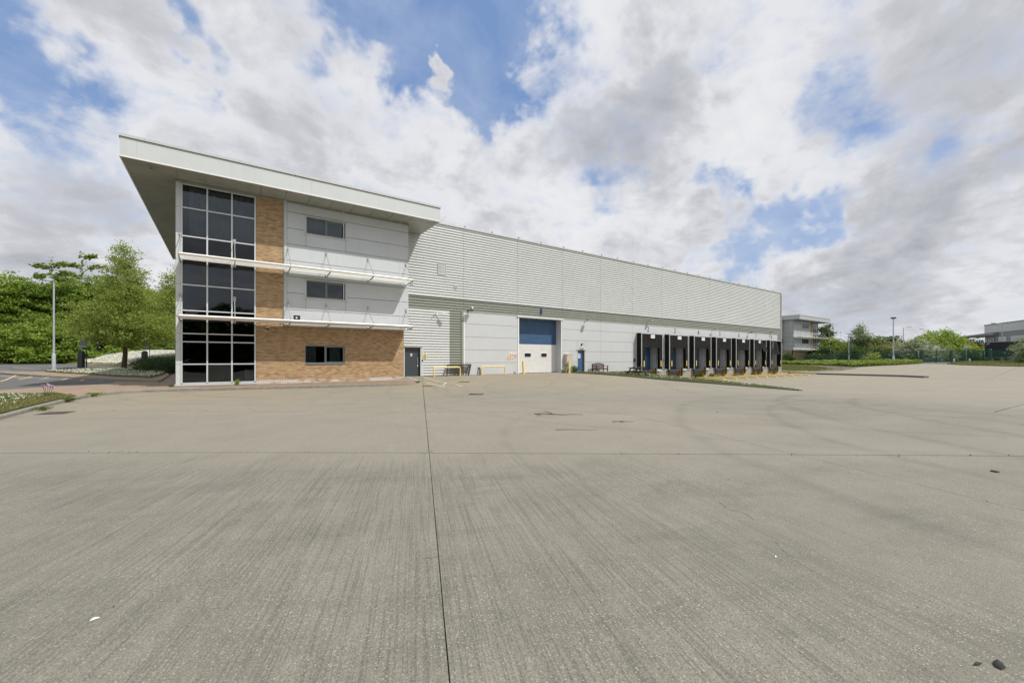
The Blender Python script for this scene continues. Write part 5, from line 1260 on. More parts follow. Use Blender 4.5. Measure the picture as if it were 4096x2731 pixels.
def picnic():
    cx, cy, z = 28.7, 22.7, -.15; t_ = thing('picnic_table', 'brown wooden picnic table with attached benches on the grass bank in front of the docks', 'picnic table', (cx, cy, z))
    # runs along a direction turned a little from the wall
    ax = Vector((.974, .225, 0)).normalized(); ay = Vector((-ax.y, ax.x, 0)); O = Vector((cx, cy, z)); L = .92
    def plank(off, zz, w, name, l=L): MB().obox(O + ay * off + Vector((0, 0, zz)), ax * l, ay * w / 2, (0, 0, .019)).build(name, m_wood, t_)
    for k in range(5): plank(-.30 + .15 * k, .745, .135, 'top_plank')
    for s_ in (-1, 1):
        for q in (0, 1): plank(s_ * (.62 + .145 * q), .44, .135, 'seat_plank')
    for e in (-.68, .68):
        c = O + ax * e
        for s_ in (-1, 1):
            p, q = c + ay * (s_ * .72) + Vector((0, 0, -.14)), c + ay * (s_ * .20) + Vector((0, 0, .72)); d = (q - p) / 2; n = Vector((0, 0, 1)).cross(d).normalized(); w = d.cross(ax).normalized()
            MB().obox((p + q) / 2, d, ax * .02, w * .048).build('leg', m_wood, t_)
        MB().obox(c + ax * .042 + Vector((0, 0, .39)), ay * .78, ax * .02, (0, 0, .045)).build('cross_beam', m_wood, t_); MB().obox(c + ax * .042 + Vector((0, 0, .70)), ay * .34, ax * .02, (0, 0, .035)).build('cross_beam', m_wood, t_)
    return O, ax, ay
PO, pax, pay = picnic()
t_ = thing('hat', 'blue sun hat lying on the picnic table', 'hat', tuple(PO - pax * .45 + Vector((0, 0, .765))))
c = PO - pax * .45 + Vector((0, 0, .765)); mb = MB(); mb.tube([c, c + Vector((0, 0, .015)), c + Vector((0, 0, .03)), c + Vector((0, 0, .10)), c + Vector((.01, 0, .15))], [.20, .20, .115, .105, .05], 16); mb.build('crown', M('blue_cotton', (.07, .11, .22), .8), t_, smooth=True)

# gully gratings in the yard
def gully(pts, label):
    cx = sum(p[0] for p in pts) / 4; cy = sum(p[1] for p in pts) / 4; z = g(cx, cy); t_ = thing('gully_grating', label, 'drain cover', (cx, cy, z), 'iron gratings in the yard')
    ax = (Vector(pts[1]) - Vector(pts[0])); ay = (Vector(pts[3]) - Vector(pts[0])); w, h = ax.length / 2, ay.length / 2; ax.normalize(); ay = Vector((-ax.y, ax.x)); c = Vector((cx, cy, z + .004))
    A, B = Vector((*ax, 0)), Vector((*ay, 0))
    MB().obox(c + Vector((0, 0, -.01)), A * (w - .03), B * (h - .03), (0, 0, .006)).build('sump', m_dark, t_)
    for s_ in (-1, 1): MB().obox(c + A * s_ * (w - .02), A * .02, B * (h - .041), (0, 0, .01)).build('frame_bar', m_iron, t_); MB().obox(c + B * s_ * (h - .02), A * w, B * .02, (0, 0, .01)).build('frame_bar', m_iron, t_)
    n = 7
    for i in range(n): MB().obox(c + A * ((i + .5) / n * 2 - 1) * (w - .04), A * .014, B * (h - .042), (0, 0, .008)).build('grating_bar', m_iron, t_)
gully([(11.10, 21.30), (11.60, 20.95), (11.78, 21.35), (11.28, 21.7)], 'iron gully grating close to the hoop barriers')
gully([(7.86, 14.25), (8.31, 13.91), (8.54, 14.34), (8.10, 14.70)], 'iron gully grating further out in the open yard')
gully([(8.26, 19.85), (8.66, 19.55), (8.84, 19.85), (8.42, 20.18)], 'iron gully grating at the end of the paved kerb')
cz = g(-3.7, 15.7); t_ = thing('drain_cover', 'long rusty drain cover sunk in the yard beside the verge kerb', 'drain cover', (-3.7, 15.75, cz))
MB().prism([(-3.98, 15.45), (-3.42, 15.3), (-3.30, 15.9), (-3.86, 16.05)], 'z', cz - .03, cz + .008).build('lid', m_iron, t_)
MB().prism([(-3.90, 15.52), (-3.49, 15.41), (-3.39, 15.83), (-3.80, 15.97)], 'z', cz + .0082, cz + .016).build('lid_plate', m_iron, t_)
# litter and twigs on the concrete
def twig(label, paths, r):
    x, y = paths[0][0][:2]; z = g(x, y); t_ = thing('twig', label, 'twig', (x, y, z))
    for P in paths: MB().tube([(p[0], p[1], g(p[0], p[1]) + r + (p[2] if len(p) > 2 else 0)) for p in P], r, 5, r2=r * .4).build('stem', m_twig, t_, smooth=True)
twig('forked dead twig lying in the open yard, the largest one', [[(6.2, 7.95), (6.35, 7.78, .02), (6.5, 7.62, .01), (6.68, 7.45), (6.85, 7.34, .01), (7.08, 7.18)], [(6.5, 7.62, .01), (6.52, 7.80, .04), (6.50, 7.95, .05)], [(6.35, 7.78, .02), (6.20, 7.72, .03), (6.05, 7.66)]], .011)
twig('small dead twig lying beyond the larger forked one', [[(6.78, 6.0), (6.92, 5.87, .01), (7.12, 5.72)], [(6.9, 5.89), (6.86, 5.74, .01)]], .007)
twig('thin straight twig on the slab between the big joint and the forked twig', [[(5.1, 5.9), (5.4, 5.72), (5.72, 5.42)]], .005)
def litter(name, label, cat, x, y, poly, mat, h=.012):
    z = g(x, y); t_ = thing(name, label, cat, (x, y, z)); n = len(poly); mb = MB()
    vs = [(x + p[0], y + p[1], z + .004) for p in poly] + [(x + p[0] * .82, y + p[1] * .82, z + .004 + h * (1 + .5 * math.sin(i * 2.3))) for i, p in enumerate(poly)] + [(x, y, z + .006 + h * 1.5)]
    mb.add(vs, [(i, (i+1) % n, n+(i+1) % n, n+i) for i in range(n)] + [(n+i, n+(i+1) % n, 2*n) for i in range(n)]); mb.build('scrap', mat, t_, smooth=True)
litter('paper_scrap', 'white scrap of paper on the near slab, on the office side', 'litter', -.54, 2.92, [(-.02, -.012), (.018, .0), (.012, .012), (-.012, .012)], m_paper, .004)
litter('paper_scrap', 'white chip lying on the near slab towards the docks', 'litter', 3.0, 1.25, [(-.016, -.005), (.0, -.009), (.014, .0), (.003, .006)], m_paper, .004)
litter('rubber_scrap', 'black curved rubber scrap at the near corner of the yard', 'litter', 2.72, .262, [(-.03, -.012), (0, -.022), (.034, -.012), (.045, .006), (.01, .016), (-.025, .008)], m_tyre, .006)
litter('rubber_scrap', 'thin black sliver beside the curved rubber scrap', 'litter', 2.66, .315, [(-.03, .008), (-.005, -.008), (.028, -.014), (.004, .006)], m_tyre, .003)
litter('rubber_scrap', 'small black scrap lying further out, towards the darker slab', 'litter', 7.38, .74, [(-.05, -.03), (.0, -.045), (.055, -.01), (.04, .03), (-.03, .03)], m_tyre, .008)

# ------------------------------------------------------------------ car park side
def lamp(name, label, x, y, z, h, head, r=.06, group=None, mat=None, arm=None, side=1):
    mat = mat or m_pole; t_ = thing(name, label, 'lamp post', (x, y, z), group)
    MB().tube([(x, y, z - .3), (x, y, z + 1.35), (x, y, z + 1.5)], [r*1.75, r*1.75, r*1.05], 12).build('base_section', mat, t_, smooth=True)
    MB().tube([(x, y, z + 1.5), (x, y, z + h)], r, 10, r2=r*.72).build('pole', mat, t_, smooth=True)
    f = Vector((math.cos(TH), math.sin(TH), 0)); s_ = Vector((math.sin(TH), -math.cos(TH), 0)); top = Vector((x, y, z + h))
    if head == 'flood':
        MB().obox(top + Vector((0, 0, .05)) - s_*.1*side, s_*.28, f*.05, (0, 0, .04)).build('crossbar', mat, t_)
        MB().obox(top + Vector((0, 0, .16)) - s_*.36*side - f*.1, s_*.30 + Vector((0, 0, -.06)), f*.16 + Vector((0, 0, .10)), Vector((.0, 0, .05))).build('housing', m_steel, t_)
        MB().obox(top + Vector((0, 0, .10)) - s_*.36*side - f*.16, s_*.24 + Vector((0, 0, -.05)), f*.11 + Vector((0, 0, .07)), Vector((.0, 0, .01))).build('lens', m_lampglass, t_)
    elif head == 'box':
        MB().obox(top + Vector((0, 0, .02)), s_*.30, f*.22, (0, 0, .11)).build('housing', m_signk, t_); MB().obox(top + Vector((0, 0, .14)), s_*.33, f*.24, (0, 0, .012)).build('lid', m_steel, t_)
    elif head == 'arm':
        MB().tube([top, top + s_*side*.3 + Vector((0, 0, .05)), top + s_*side*arm + Vector((0, 0, .16))], r*.55, 8).build('outreach_arm', mat, t_)
        MB().obox(top + s_*side*(arm + .45) + Vector((0, 0, .19)), s_*.5 + Vector((0, 0, .03*side)), f*.15, (0, 0, .07)).build('lantern', m_steel, t_)
    elif head == 'top':
        MB().obox(top + Vector((0, 0, .03)), s_*.38, f*.2, (0, 0, .06)).build('lantern', m_steel, t_)
lamp('lamp_post', 'tall grey lamp post with a twin floodlight head at the tip of the paved island', -12.27, 52.39, 0.32, 7.75, 'flood', .075)
def pylon(x, y, label):
    z = float(lev(x, y)) + .05; t_ = thing('entry_pylon', label, 'entry pylon', (x, y, z), 'dark entry pylons by the car park'); s_ = Vector((math.sin(TH), -math.cos(TH), 0)); f = Vector((math.cos(TH), math.sin(TH), 0)); O = Vector((x, y, z))
    prof = [(-.24, 0), (.24, 0), (.24, 1.48)] + [(.02 + .22*math.cos(a), 1.48 + .26*math.sin(a)) for a in (.4, .9, 1.4, 1.9)] + [(-.24, 1.50)]
    mb = MB(); n = len(prof); mb.add([tuple(O + s_*p[0] - f*.14 + Vector((0, 0, p[1]))) for p in prof] + [tuple(O + s_*p[0] + f*.14 + Vector((0, 0, p[1]))) for p in prof], [tuple(range(n))[::-1], tuple(range(n, 2*n))] + [(i, (i+1) % n, n+(i+1) % n, n+i) for i in range(n)])
    mb.build('cabinet', m_pylon, t_)
    for d in (-.36,): MB().tube([O + s_*d, O + s_*d + Vector((0, 0, .75))], .035, 6).build('guard_post', m_signk, t_)
    p2 = O + s_*.55; MB().tube([p2, p2 + Vector((0, 0, 2.9))], .028, 6).build('sign_post', m_signk, t_); MB().tube([p2, p2 + Vector((0, 0, .72))], .05, 6).build('guard_post', m_signk, t_)
    MB().obox(p2 + Vector((0, 0, 2.55)) - s_*.33, s_*.36, f*.02, (0, 0, .52)).build('sign_board', m_signback, t_); MB().obox(p2 + Vector((0, 0, 2.12)) - s_*.33 - f*.03, s_*.36, f*.01, (0, 0, .03)).build('sign_rail', m_trim, t_)
    MB().obox(O + Vector((0, 0, .72)) + s_*.2, s_*.40, f*.02, (0, 0, .02)).build('cross_rail', m_signk, t_)
pylon(-12.0, 59.4, 'dark arched entry pylon with sign board between the lamp post and the big tree'); pylon(-7.35, 61.0, 'dark arched entry pylon with a sign board, beside the clipped hedge')

# ------------------------------------------------------------------ far side: office next door
fo = thing('far_office', 'distant three-storey office with the same flat overhanging roof beyond the palisade fence', 'office building', (110, 39.3, .4)); FYW = 39.3
mb = MB()
for a, b, c, d in cells(103.1, 113.8, 0, 10.0, [], [], [(107.68, 111.3, 8.38, 9.33), (107.68, 111.3, 4.89, 5.87)]): mb.box(a, b, FYW + .1, FYW + .3, c, d)
mb.box(103.12, 103.3, FYW + .3, 52, 0, 10); mb.box(116.6, 116.75, FYW + .3, 52, 0, 10); mb.box(103.3, 116.6, 51.9, 52, 0, 10)
mb.box(103.4, 116.5, FYW + 4, FYW + 4.1, 0, 10); mb.build('wall_core', m_intdark, fo)
m_farpanel_shaded = M('far_panel_cloud_shaded', (.40, .42, .43), .45, var=.05, vs=.7, streak=.1)  # panel colour darkened to carry the cloud shadow over this office
m_farfascia_shaded = M('far_fascia_cloud_shaded', (.42, .44, .45), .45, var=.05)  # fascia colour lowered too, cloud shadow put into the paint
fz = [3.25, 4.2, 5.2, 6.2, 7.2, 8.2, 9.2, 10.0]
for a, b, c, d in cells(103.1, 112.2, 3.25, 10.0, [107.5], fz, [(107.68, 111.3, 8.38, 9.33), (107.68, 111.3, 4.89, 5.87)]): MB().box(a + .01, b - .01, FYW, FYW + .098, c + .015, d - .015).build('cladding_panel', m_farpanel_shaded, fo)
for a, b in zip(fz, fz[1:]):
    for p, q in ((FYW + .10, FYW + 1.0), (FYW + 1.0, FYW + 2.0)): MB().box(103.0, 103.115, p + .01, q - .01, a + .015, b - .015).build('cladding_panel', m_farpanel_shaded, fo)
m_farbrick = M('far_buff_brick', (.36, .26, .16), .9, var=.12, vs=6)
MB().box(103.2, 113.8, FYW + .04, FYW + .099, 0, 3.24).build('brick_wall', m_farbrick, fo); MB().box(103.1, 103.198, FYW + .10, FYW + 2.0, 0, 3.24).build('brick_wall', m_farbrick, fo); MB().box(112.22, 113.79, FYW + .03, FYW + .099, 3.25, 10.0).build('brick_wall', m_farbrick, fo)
for z0, z1 in ((8.38, 9.33), (4.89, 5.87)):
    f = sub('window', fo); MB().box(107.6, 111.38, FYW - .05, FYW - .005, z0 - .1, z0 - .01).build('sill', m_sill, f); n = 4; w = (111.3 - 107.68) / n
    for i in range(n + 1): MB().box(107.68 + w*i - .06, 107.68 + w*i + .06, FYW + .03, FYW + .12, z0, z1).build('frame', m_wframe, f)
    for i in range(n): MB().box(107.68 + w*i + .07, 107.68 + w*(i+1) - .07, FYW + .08, FYW + .09, z0, z1).build('pane', m_glass, f)
cwf = sub('curtain_wall', fo); gx = [113.85, 114.8, 115.75, 116.7]; gzz = [.2, 1.2, 2.3, 2.9, 3.7, 5.0, 6.2, 7.3, 8.6, 9.9]
for i in range(3):
    for a, b in zip(gzz, gzz[1:]): MB().box(gx[i] + .03, gx[i+1] - .03, FYW + .04, FYW + .05, a + .03, b - .03).build('pane', m_glass if b - a > 1 else m_glass2, cwf)
for x in gx: MB().box(x - .05, x + .05, FYW - .02, FYW + .1, .1, 9.95).build('mullion', m_alu, cwf)
for i in range(3):
    for z in gzz: MB().box(gx[i] + .051, gx[i+1] - .051, FYW - .01, FYW + .09, z - .045, z + .045).build('transom', m_alu, cwf)
rff = sub('roof', fo); fy = 37.85
MB().box(102.4, 119.8, fy + .06, 52, 10.06, 10.9).build('roof_deck', m_soffit, rff)
for a, b in zip([102.35, 105.8, 109.3, 112.8, 116.3], [105.8, 109.3, 112.8, 116.3, 119.85]): MB().box(a + .01, b - .01, fy, fy + .05, 10.05, 10.86).build('fascia_panel', m_farfascia_shaded, rff)
for a, b in ((fy + .06, fy + 3.5), (fy + 3.5, fy + 7), (fy + 7, fy + 10.5)): MB().box(102.34, 102.39, a + .01, b - .01, 10.05, 10.86).build('fascia_panel', m_farfascia_shaded, rff)
MB().box(102.3, 119.9, fy - .06, fy + .2, 10.861, 11.0).build('coping', m_coping, rff); MB().box(102.28, 102.36, fy + .21, 52, 10.861, 11.0).build('coping', m_coping, rff); MB().box(102.4, 119.8, fy + .01, 52, 10.0, 10.045).build('soffit_panel', m_soffit, rff)
for zf, zr in ((6.22, 7.6), (3.45, 4.75)):
    s2 = sub('sunshade', fo); xs_ = [103.2 + 1.95 * i for i in range(9)]
    for a, b in zip(xs_, xs_[1:]):
        MB().box(a + .03, b - .03, 37.9, 38.12, zf - .045, zf + .045).build('blade', m_blade, s2); MB().box(a + .03, b - .03, 38.15, 39.2, zf - .05, zf - .02).build('blade', m_farpanel_shaded, s2)
    for x in xs_: MB().tube([(x, FYW - .04 if x < 117 else 39.2, zr), (x, 38.0, zf + .08)], .035, 6).build('tie_rod', m_white, s2); MB().box(x - .02, x + .02, 38.0, FYW, zf - .12, zf - .055).build('arm', m_steel, s2)
mb = MB(); mb.box(113.0, 114.6, 38.6, 39.2, .3, 2.0)
t_ = thing('far_warehouse', 'distant ribbed silver warehouse wall just showing between the big warehouse and the far office', 'warehouse', (96, 41.4, .3))
for i in range(6):
    a = 88 + i * 2.55; ribbed('cladding_sheet', a + .02, a + 2.53, 5.8, 28, 41.35, m_clad, t_)
    ribbed('cladding_sheet', a + .02, a + 2.53, 4.86, 5, 41.37, m_green_clad, t_); ribbed('cladding_sheet', a + .02, a + 2.53, .2, 24, 41.36, m_clad, t_)
MB().box(88, 112, 41.4, 51.8, 0, 11.1).build('wall_core', m_clad, t_)

# grey building with the canopy
gb_ = thing('grey_building', 'grey two-tone office building with a projecting canopy behind the black trailer', 'building', (160, 16, .8))
P1 = Vector((163.2, 18.0, 0)); P2 = Vector((149.5, 10.6, 0)); dd = (P2 - P1).normalized(); nn = Vector((-dd.y, dd.x, 0)) * (1 if (-dd.y * P1.x + dd.x * P1.y) < 0 else -1)   # towards the camera
if nn.dot(-P1) < 0: nn = -nn
def wallbox(s0, s1, z0, z1, o0, o1, name, mat, parent=gb_):
    c = P1 + dd * (s0 + s1) / 2 + nn * (o0 + o1) / 2 + Vector((0, 0, (z0 + z1) / 2)); return MB().obox(c, dd * (s1 - s0) / 2, nn * (o1 - o0) / 2, (0, 0, (z1 - z0) / 2)).build(name, mat, parent)
wallbox(.1, 60, 0, 10.0, -14, -.05, 'wall_core', m_greywall)
for i in range(10):
    for s0, s1, n in ((0.05, 5.95, 0), (6.05, 24, 1), (24.1, 60, 2)): wallbox(s0, s1, 8.05 + .2*i, 8.05 + .2*i + .17, 0 - .04, .06, 'cladding_rib', m_clad)
for i in range(17):
    for s0, s1 in ((6.2, 9.3), (11.0, 60)): wallbox(s0, s1, 3.4 + .2*i, 3.4 + .2*i + .17, -.04, .06, 'cladding_rib', m_clad)
wallbox(-.05, 60, 10.0, 10.25, -.1, .12, 'parapet', m_slate)
for s0 in (8.6, 12.6, 17.0, 21.4, 26):
    wallbox(s0, s0 + 2.0, 2.6, 4.35, .05, .09, 'window_pane', m_glass2); wallbox(s0 - .15, s0 + 2.3, 4.36, 4.6, .05, .5, 'window_hood', m_panel)
wallbox(1.3, 3.0, .5, 6.6, .0, .08, 'glazing', m_glass2); wallbox(3.4, 4.2, .5, 6.6, .0, .09, 'glazing', m_glass2)
for s0 in (1.2, 2.1, 3.1, 4.3): wallbox(s0, s0 + .14, .5, 6.6, .09, .14, 'mullion', m_alu)
cp_ = P1 - dd * 5.5; MB().prism([(0, 7.2), (0, 7.5), (1, 7.9), (1, 7.2)], 'x', 0, 1) 
mb = MB(); A_ = P1 - dd * 11.5 + nn * 1.2; B_ = P1 + dd * 6.0 + nn * .9; mb.add([(A_.x, A_.y, 7.35), (B_.x, B_.y, 7.3), (B_.x - nn.x*5, B_.y - nn.y*5, 7.3), (A_.x - nn.x*5, A_.y - nn.y*5, 7.35), (A_.x, A_.y, 7.65), (B_.x, B_.y, 8.0), (B_.x - nn.x*5, B_.y - nn.y*5, 8.0), (A_.x - nn.x*5, A_.y - nn.y*5, 7.65)], [(0,3,2,1),(4,5,6,7),(0,1,5,4),(1,2,6,5),(2,3,7,6),(3,0,4,7)])
mb.build('canopy', m_slate, gb_); q = P1 - dd * 8.6 + nn * .2; MB().tube([(q.x + dd.x*2.2, q.y + dd.y*2.2, 1.0), (q.x, q.y, 7.3)], .2, 8).build('canopy_strut', m_signk, gb_)
t_ = thing('shed', 'low building with a pale pitched roof and terracotta wall among the bushes behind the gate', 'building', (150, 23, .8))
c = Vector((150, 22.5, 0)); MB().box(146, 158, 20.5, 26, .5, 3.6).build('wall', m_terra, t_); MB().prism([(20.0, 3.4), (20.0, 3.7), (23.5, 5.6), (27, 5.6), (27, 3.4)], 'x', 145.5, 158.5).build('roof', m_flatroof, t_)
t_ = thing('flat_roofed_building', 'low building whose thin grey flat roof shows over the bushes behind the lamp post', 'building', (150, 36, .8))
MB().box(146, 158, 33.5, 43, .3, 4.9).build('wall', m_greywall, t_); MB().box(144, 160, 31.5, 45, 4.95, 5.4).build('roof', m_slate, t_)

# palisade fence, sliding gate
def palisade(name, label, cat, P, Q, zb, zt, step=.17, posts=2.75, boost=0., group=None, bot=None):
    P, Q = Vector((*P, 0)), Vector((*Q, 0)); L = (Q - P).length; d = (Q - P) / L; n = Vector((-d.y, d.x, 0)); t_ = thing(name, label, cat, (P.x, P.y, zb(P.x, P.y)), group)
    src = MB()
    src.add([(-.034, -.004, 0), (-.012, -.02, 0), (.012, -.02, 0), (.034, -.004, 0), (-.034, -.004, .93), (-.012, -.02, .93), (.012, -.02, .93), (.034, -.004, .93), (-.026, -.012, 1.0), (.0, -.02, .965), (.026, -.012, 1.0)],
            [(0,1,5,4), (1,2,6,5), (2,3,7,6), (4,5,9,8), (5,6,9), (6,7,10,9)])
    me = src.build('pale', m_fence, t_, fix=False, local=True).data; bpy.data.objects.remove(bpy.data.objects[[o.name for o in t_.children][0]])
    k = int(L / step); ang = math.atan2(d.y, d.x); W0 = Vector(WL[t_.name])
    for i in range(k):
        p = P + d * (i + .5) * step; b = zb(p.x, p.y) + (bot or .05); h = zt(p.x, p.y) - b
        o = inst(me, 'pale', t_, (p.x - W0.x, p.y - W0.y, b - W0.z)); o.scale = (1, 1, h); o.rotation_euler = (0, 0, ang + (0 if n.dot(-P) < 0 else 0))
    m_ = int(L / posts) + 1
    for i in range(m_ + 1):
        p = P + d * min(L, i * posts); b = zb(p.x, p.y); MB().obox(p + n * .08 + Vector((0, 0, (b + zt(p.x, p.y)) / 2 - .1)), d * .055, n * .05, (0, 0, (zt(p.x, p.y) - b) / 2)).build('post', m_fence, t_)
    for f in (.14, .88):
        for i in range(m_):
            p, q = P + d * i * posts, P + d * min(L, (i + 1) * posts); 
            if (q - p).length < .1: continue
            zp, zq = [zb(v.x, v.y) + f * (zt(v.x, v.y) - zb(v.x, v.y)) for v in (p, q)]
            a_, b_ = Vector((p.x, p.y, zp)) + n * .02, Vector((q.x, q.y, zq)) + n * .02; MB().obox((a_ + b_) / 2, (b_ - a_) / 2, n * .02, (0, 0, .025)).build('rail', m_fence, t_)
    return t_
zt1 = lambda x, y: 2.13 + (3.0 - 2.13) * max(0, min(1, (x - 93.2) / 12.)) ** 1.2
palisade('palisade_fence', 'long green palisade fence running behind the ground cover towards the far office', 'fence', (92.8, 38.3), (104.9, 19.75), lambda x, y: zt1(x, y) - 2.4, zt1, group='green palisade fencing')
gt = palisade('sliding_gate', 'green palisade sliding gate across the yard entrance', 'gate', (105.25, 19.35), (115.4, 12.35), lambda x, y: .66, lambda x, y: 3.02, posts=2.9)
for f, nm in ((.0, 0), (.43, 0), (1.0, 0)):
    p = Vector((105.25, 19.35, 0)).lerp(Vector((115.4, 12.35, 0)), f); MB().tube([(p.x - .15, p.y - .2, .5), (p.x - .15, p.y - .2, 3.05 - .1 * (f > 0 and f < 1))], .13, 8).build('gate_post', m_fence, gt)
MB().obox((110.3, 15.85, 1.02), (5.05, -3.5, 0), (.03, .04, 0), (0, 0, .075)).build('bottom_beam', m_fence, gt)
t_ = thing('gate_post', 'thick green gate post at the end of the sliding gate', 'post', (115.75, 12.1, .6)); MB().tube([(115.75, 12.1, .3), (115.75, 12.1, 3.12), (115.75, 12.1, 3.16)], [.24, .24, .2], 12).build('tube', m_fence, t_, smooth=True)
palisade('palisade_fence', 'shorter green palisade fence between the gate post and the white-blossomed bush', 'fence', (116.0, 11.9), (123.6, 6.6), lambda x, y: .66, lambda x, y: 3.04, group='green palisade fencing')
for k, (x, y) in enumerate(((108.2, 15.6), (110.6, 14.0))):
    t_ = thing('bollard', 'short grey bollard standing in front of the gate, ' + ('the one nearer the ground cover' if k == 0 else 'the one nearer the verge'), 'bollard', (x, y, .55), 'grey bollards at the gate'); MB().tube([(x, y, .3), (x, y, 1.36), (x, y, 1.4)], [.11, .11, .08], 10).build('post', m_pole, t_, smooth=True)
# lamp posts beyond
LG = 'lamp posts beyond the fence'
lamp('lamp_post', 'tall grey mast with a boxy floodlight rising out of the ground cover', 95.8, 21.1, .35, 8.1, 'box', .10, LG)
lamp('lamp_post', 'street lamp with its arm pointing away from the warehouse, behind the tall mast', 148.5, 30.7, .6, 9.1, 'arm', .10, LG, arm=1.2, side=1)
lamp('lamp_post', 'street lamp with its arm pointing towards the warehouse, rising above the big round tree', 165.3, 28.8, .6, 9.1, 'arm', .10, LG, arm=1.6, side=-1)
lamp('lamp_post', 'shorter lamp post in front of the birch tree', 106.7, 30.5, .6, 6.0, 'top', .075, LG); lamp('lamp_post', 'thin lamp post between the rounded grey-green tree and the yellow bushes', 130.3, 31.2, .6, 5.75, 'top', .06, LG)
lamp('lamp_post', 'street lamp in front of the grey building with its arm pointing to the canopy', 142.3, 13.1, .7, 8.4, 'arm', .10, LG, arm=1.5, side=-1); lamp('lamp_post', 'short pale lamp post behind the gate beside the black trailer', 132.8, 14.8, .7, 3.8, 'top', .06, LG)
# speed limit sign
t_ = thing('speed_sign', 'round thirty speed limit sign on a pale post behind the gate', 'road sign', (121.0, 15.75, .7)); O = Vector((121.0, 15.75, 3.85)); f = Vector((math.cos(TH), math.sin(TH), 0)); f = Vector((O.x, O.y, 0)).normalized(); s_ = Vector((f.y, -f.x, 0))
def disc(c, r, n, mat, name, t0, t1): MB().tube([c - f*t1, c - f*t0], r, n).build(name, mat, t_)
disc(O, .36, 24, m_signw, 'disc', 0, .02); disc(O, .34, 24, m_signk if False else M('sign_rim', (.30, .30, .30), .5), 'rim', .021, .024); disc(O, .27, 24, m_signw, 'field', .025, .028)
me = text_mesh('30', .36, .0); me.materials.append(m_signk)
Lt = Vector(WL[t_.name])
for v in me.vertices: q = O - f * .031 + s_ * v.co.x * 1.05 + Vector((0, 0, v.co.y)) - Lt; v.co = q
o = bpy.data.objects.new('lettering', me); COL.objects.link(o); part_of(o, t_); MB().tube([O + Vector((0, 0, -3.2)) + f*.03, O + Vector((0, 0, .2)) + f*.03], .04, 8).build('post', m_trim, t_)
# trailer and car
def trailer():
    A = Vector((127.1, 13.95, 0)); D_ = Vector((120.5, -2.5, 0)) - A; D_.normalize(); n = Vector((-D_.y, D_.x, 0)); n = n if n.dot(A) > 0 else -n; L = 13.6
    t_ = thing('trailer', 'black box trailer parked beyond the fence in front of the grey building', 'trailer', (A.x, A.y, .7)); c = A + D_ * L/2 + n * 1.25
    MB().obox(c + Vector((0, 0, 3.25)), D_ * L/2, n * 1.25, (0, 0, 1.5)).build('box_body', m_trailer, t_); MB().obox(c + Vector((0, 0, 4.79)), D_ * (L/2 + .02), n * 1.27, (0, 0, .035)).build('roof_rail', m_trim, t_)
    MB().obox(c + Vector((0, 0, 1.68)), D_ * (L/2 - .1), n * 1.1, (0, 0, .065)).build('chassis', m_steel, t_)
    e = A + D_ * .5 - n * .012 + Vector((0, 0, 4.45)); MB().obox(e, D_ * .22, n * .006, (0, 0, .045)).build('corner_mark', m_signw, t_); MB().obox(e - D_*.19 + Vector((0, 0, -.15)), D_ * .03, n * .006, (0, 0, .10)).build('corner_mark', m_signw, t_)
    for s in (8.2, 9.5, 10.8):
        for o_ in (.15, 2.35): p = A + D_ * s + n * o_ + Vector((0, 0, 1.2)); MB().tube([p - n*.13, p + n*.13], .5, 18).build('wheel', m_tyre, t_, smooth=True)
    for o_ in (.4, 2.1): p = A + D_ * 2.4 + n * o_; MB().obox(p + Vector((0, 0, 1.15)), D_ * .07, n * .07, (0, 0, .46)).build('landing_leg', m_steel, t_)
    MB().obox(A + D_ * 5.2 + n * .1 + Vector((0, 0, 1.25)), D_ * 1.5, n * .02, (0, 0, .22)).build('side_guard', m_trim, t_)
trailer()
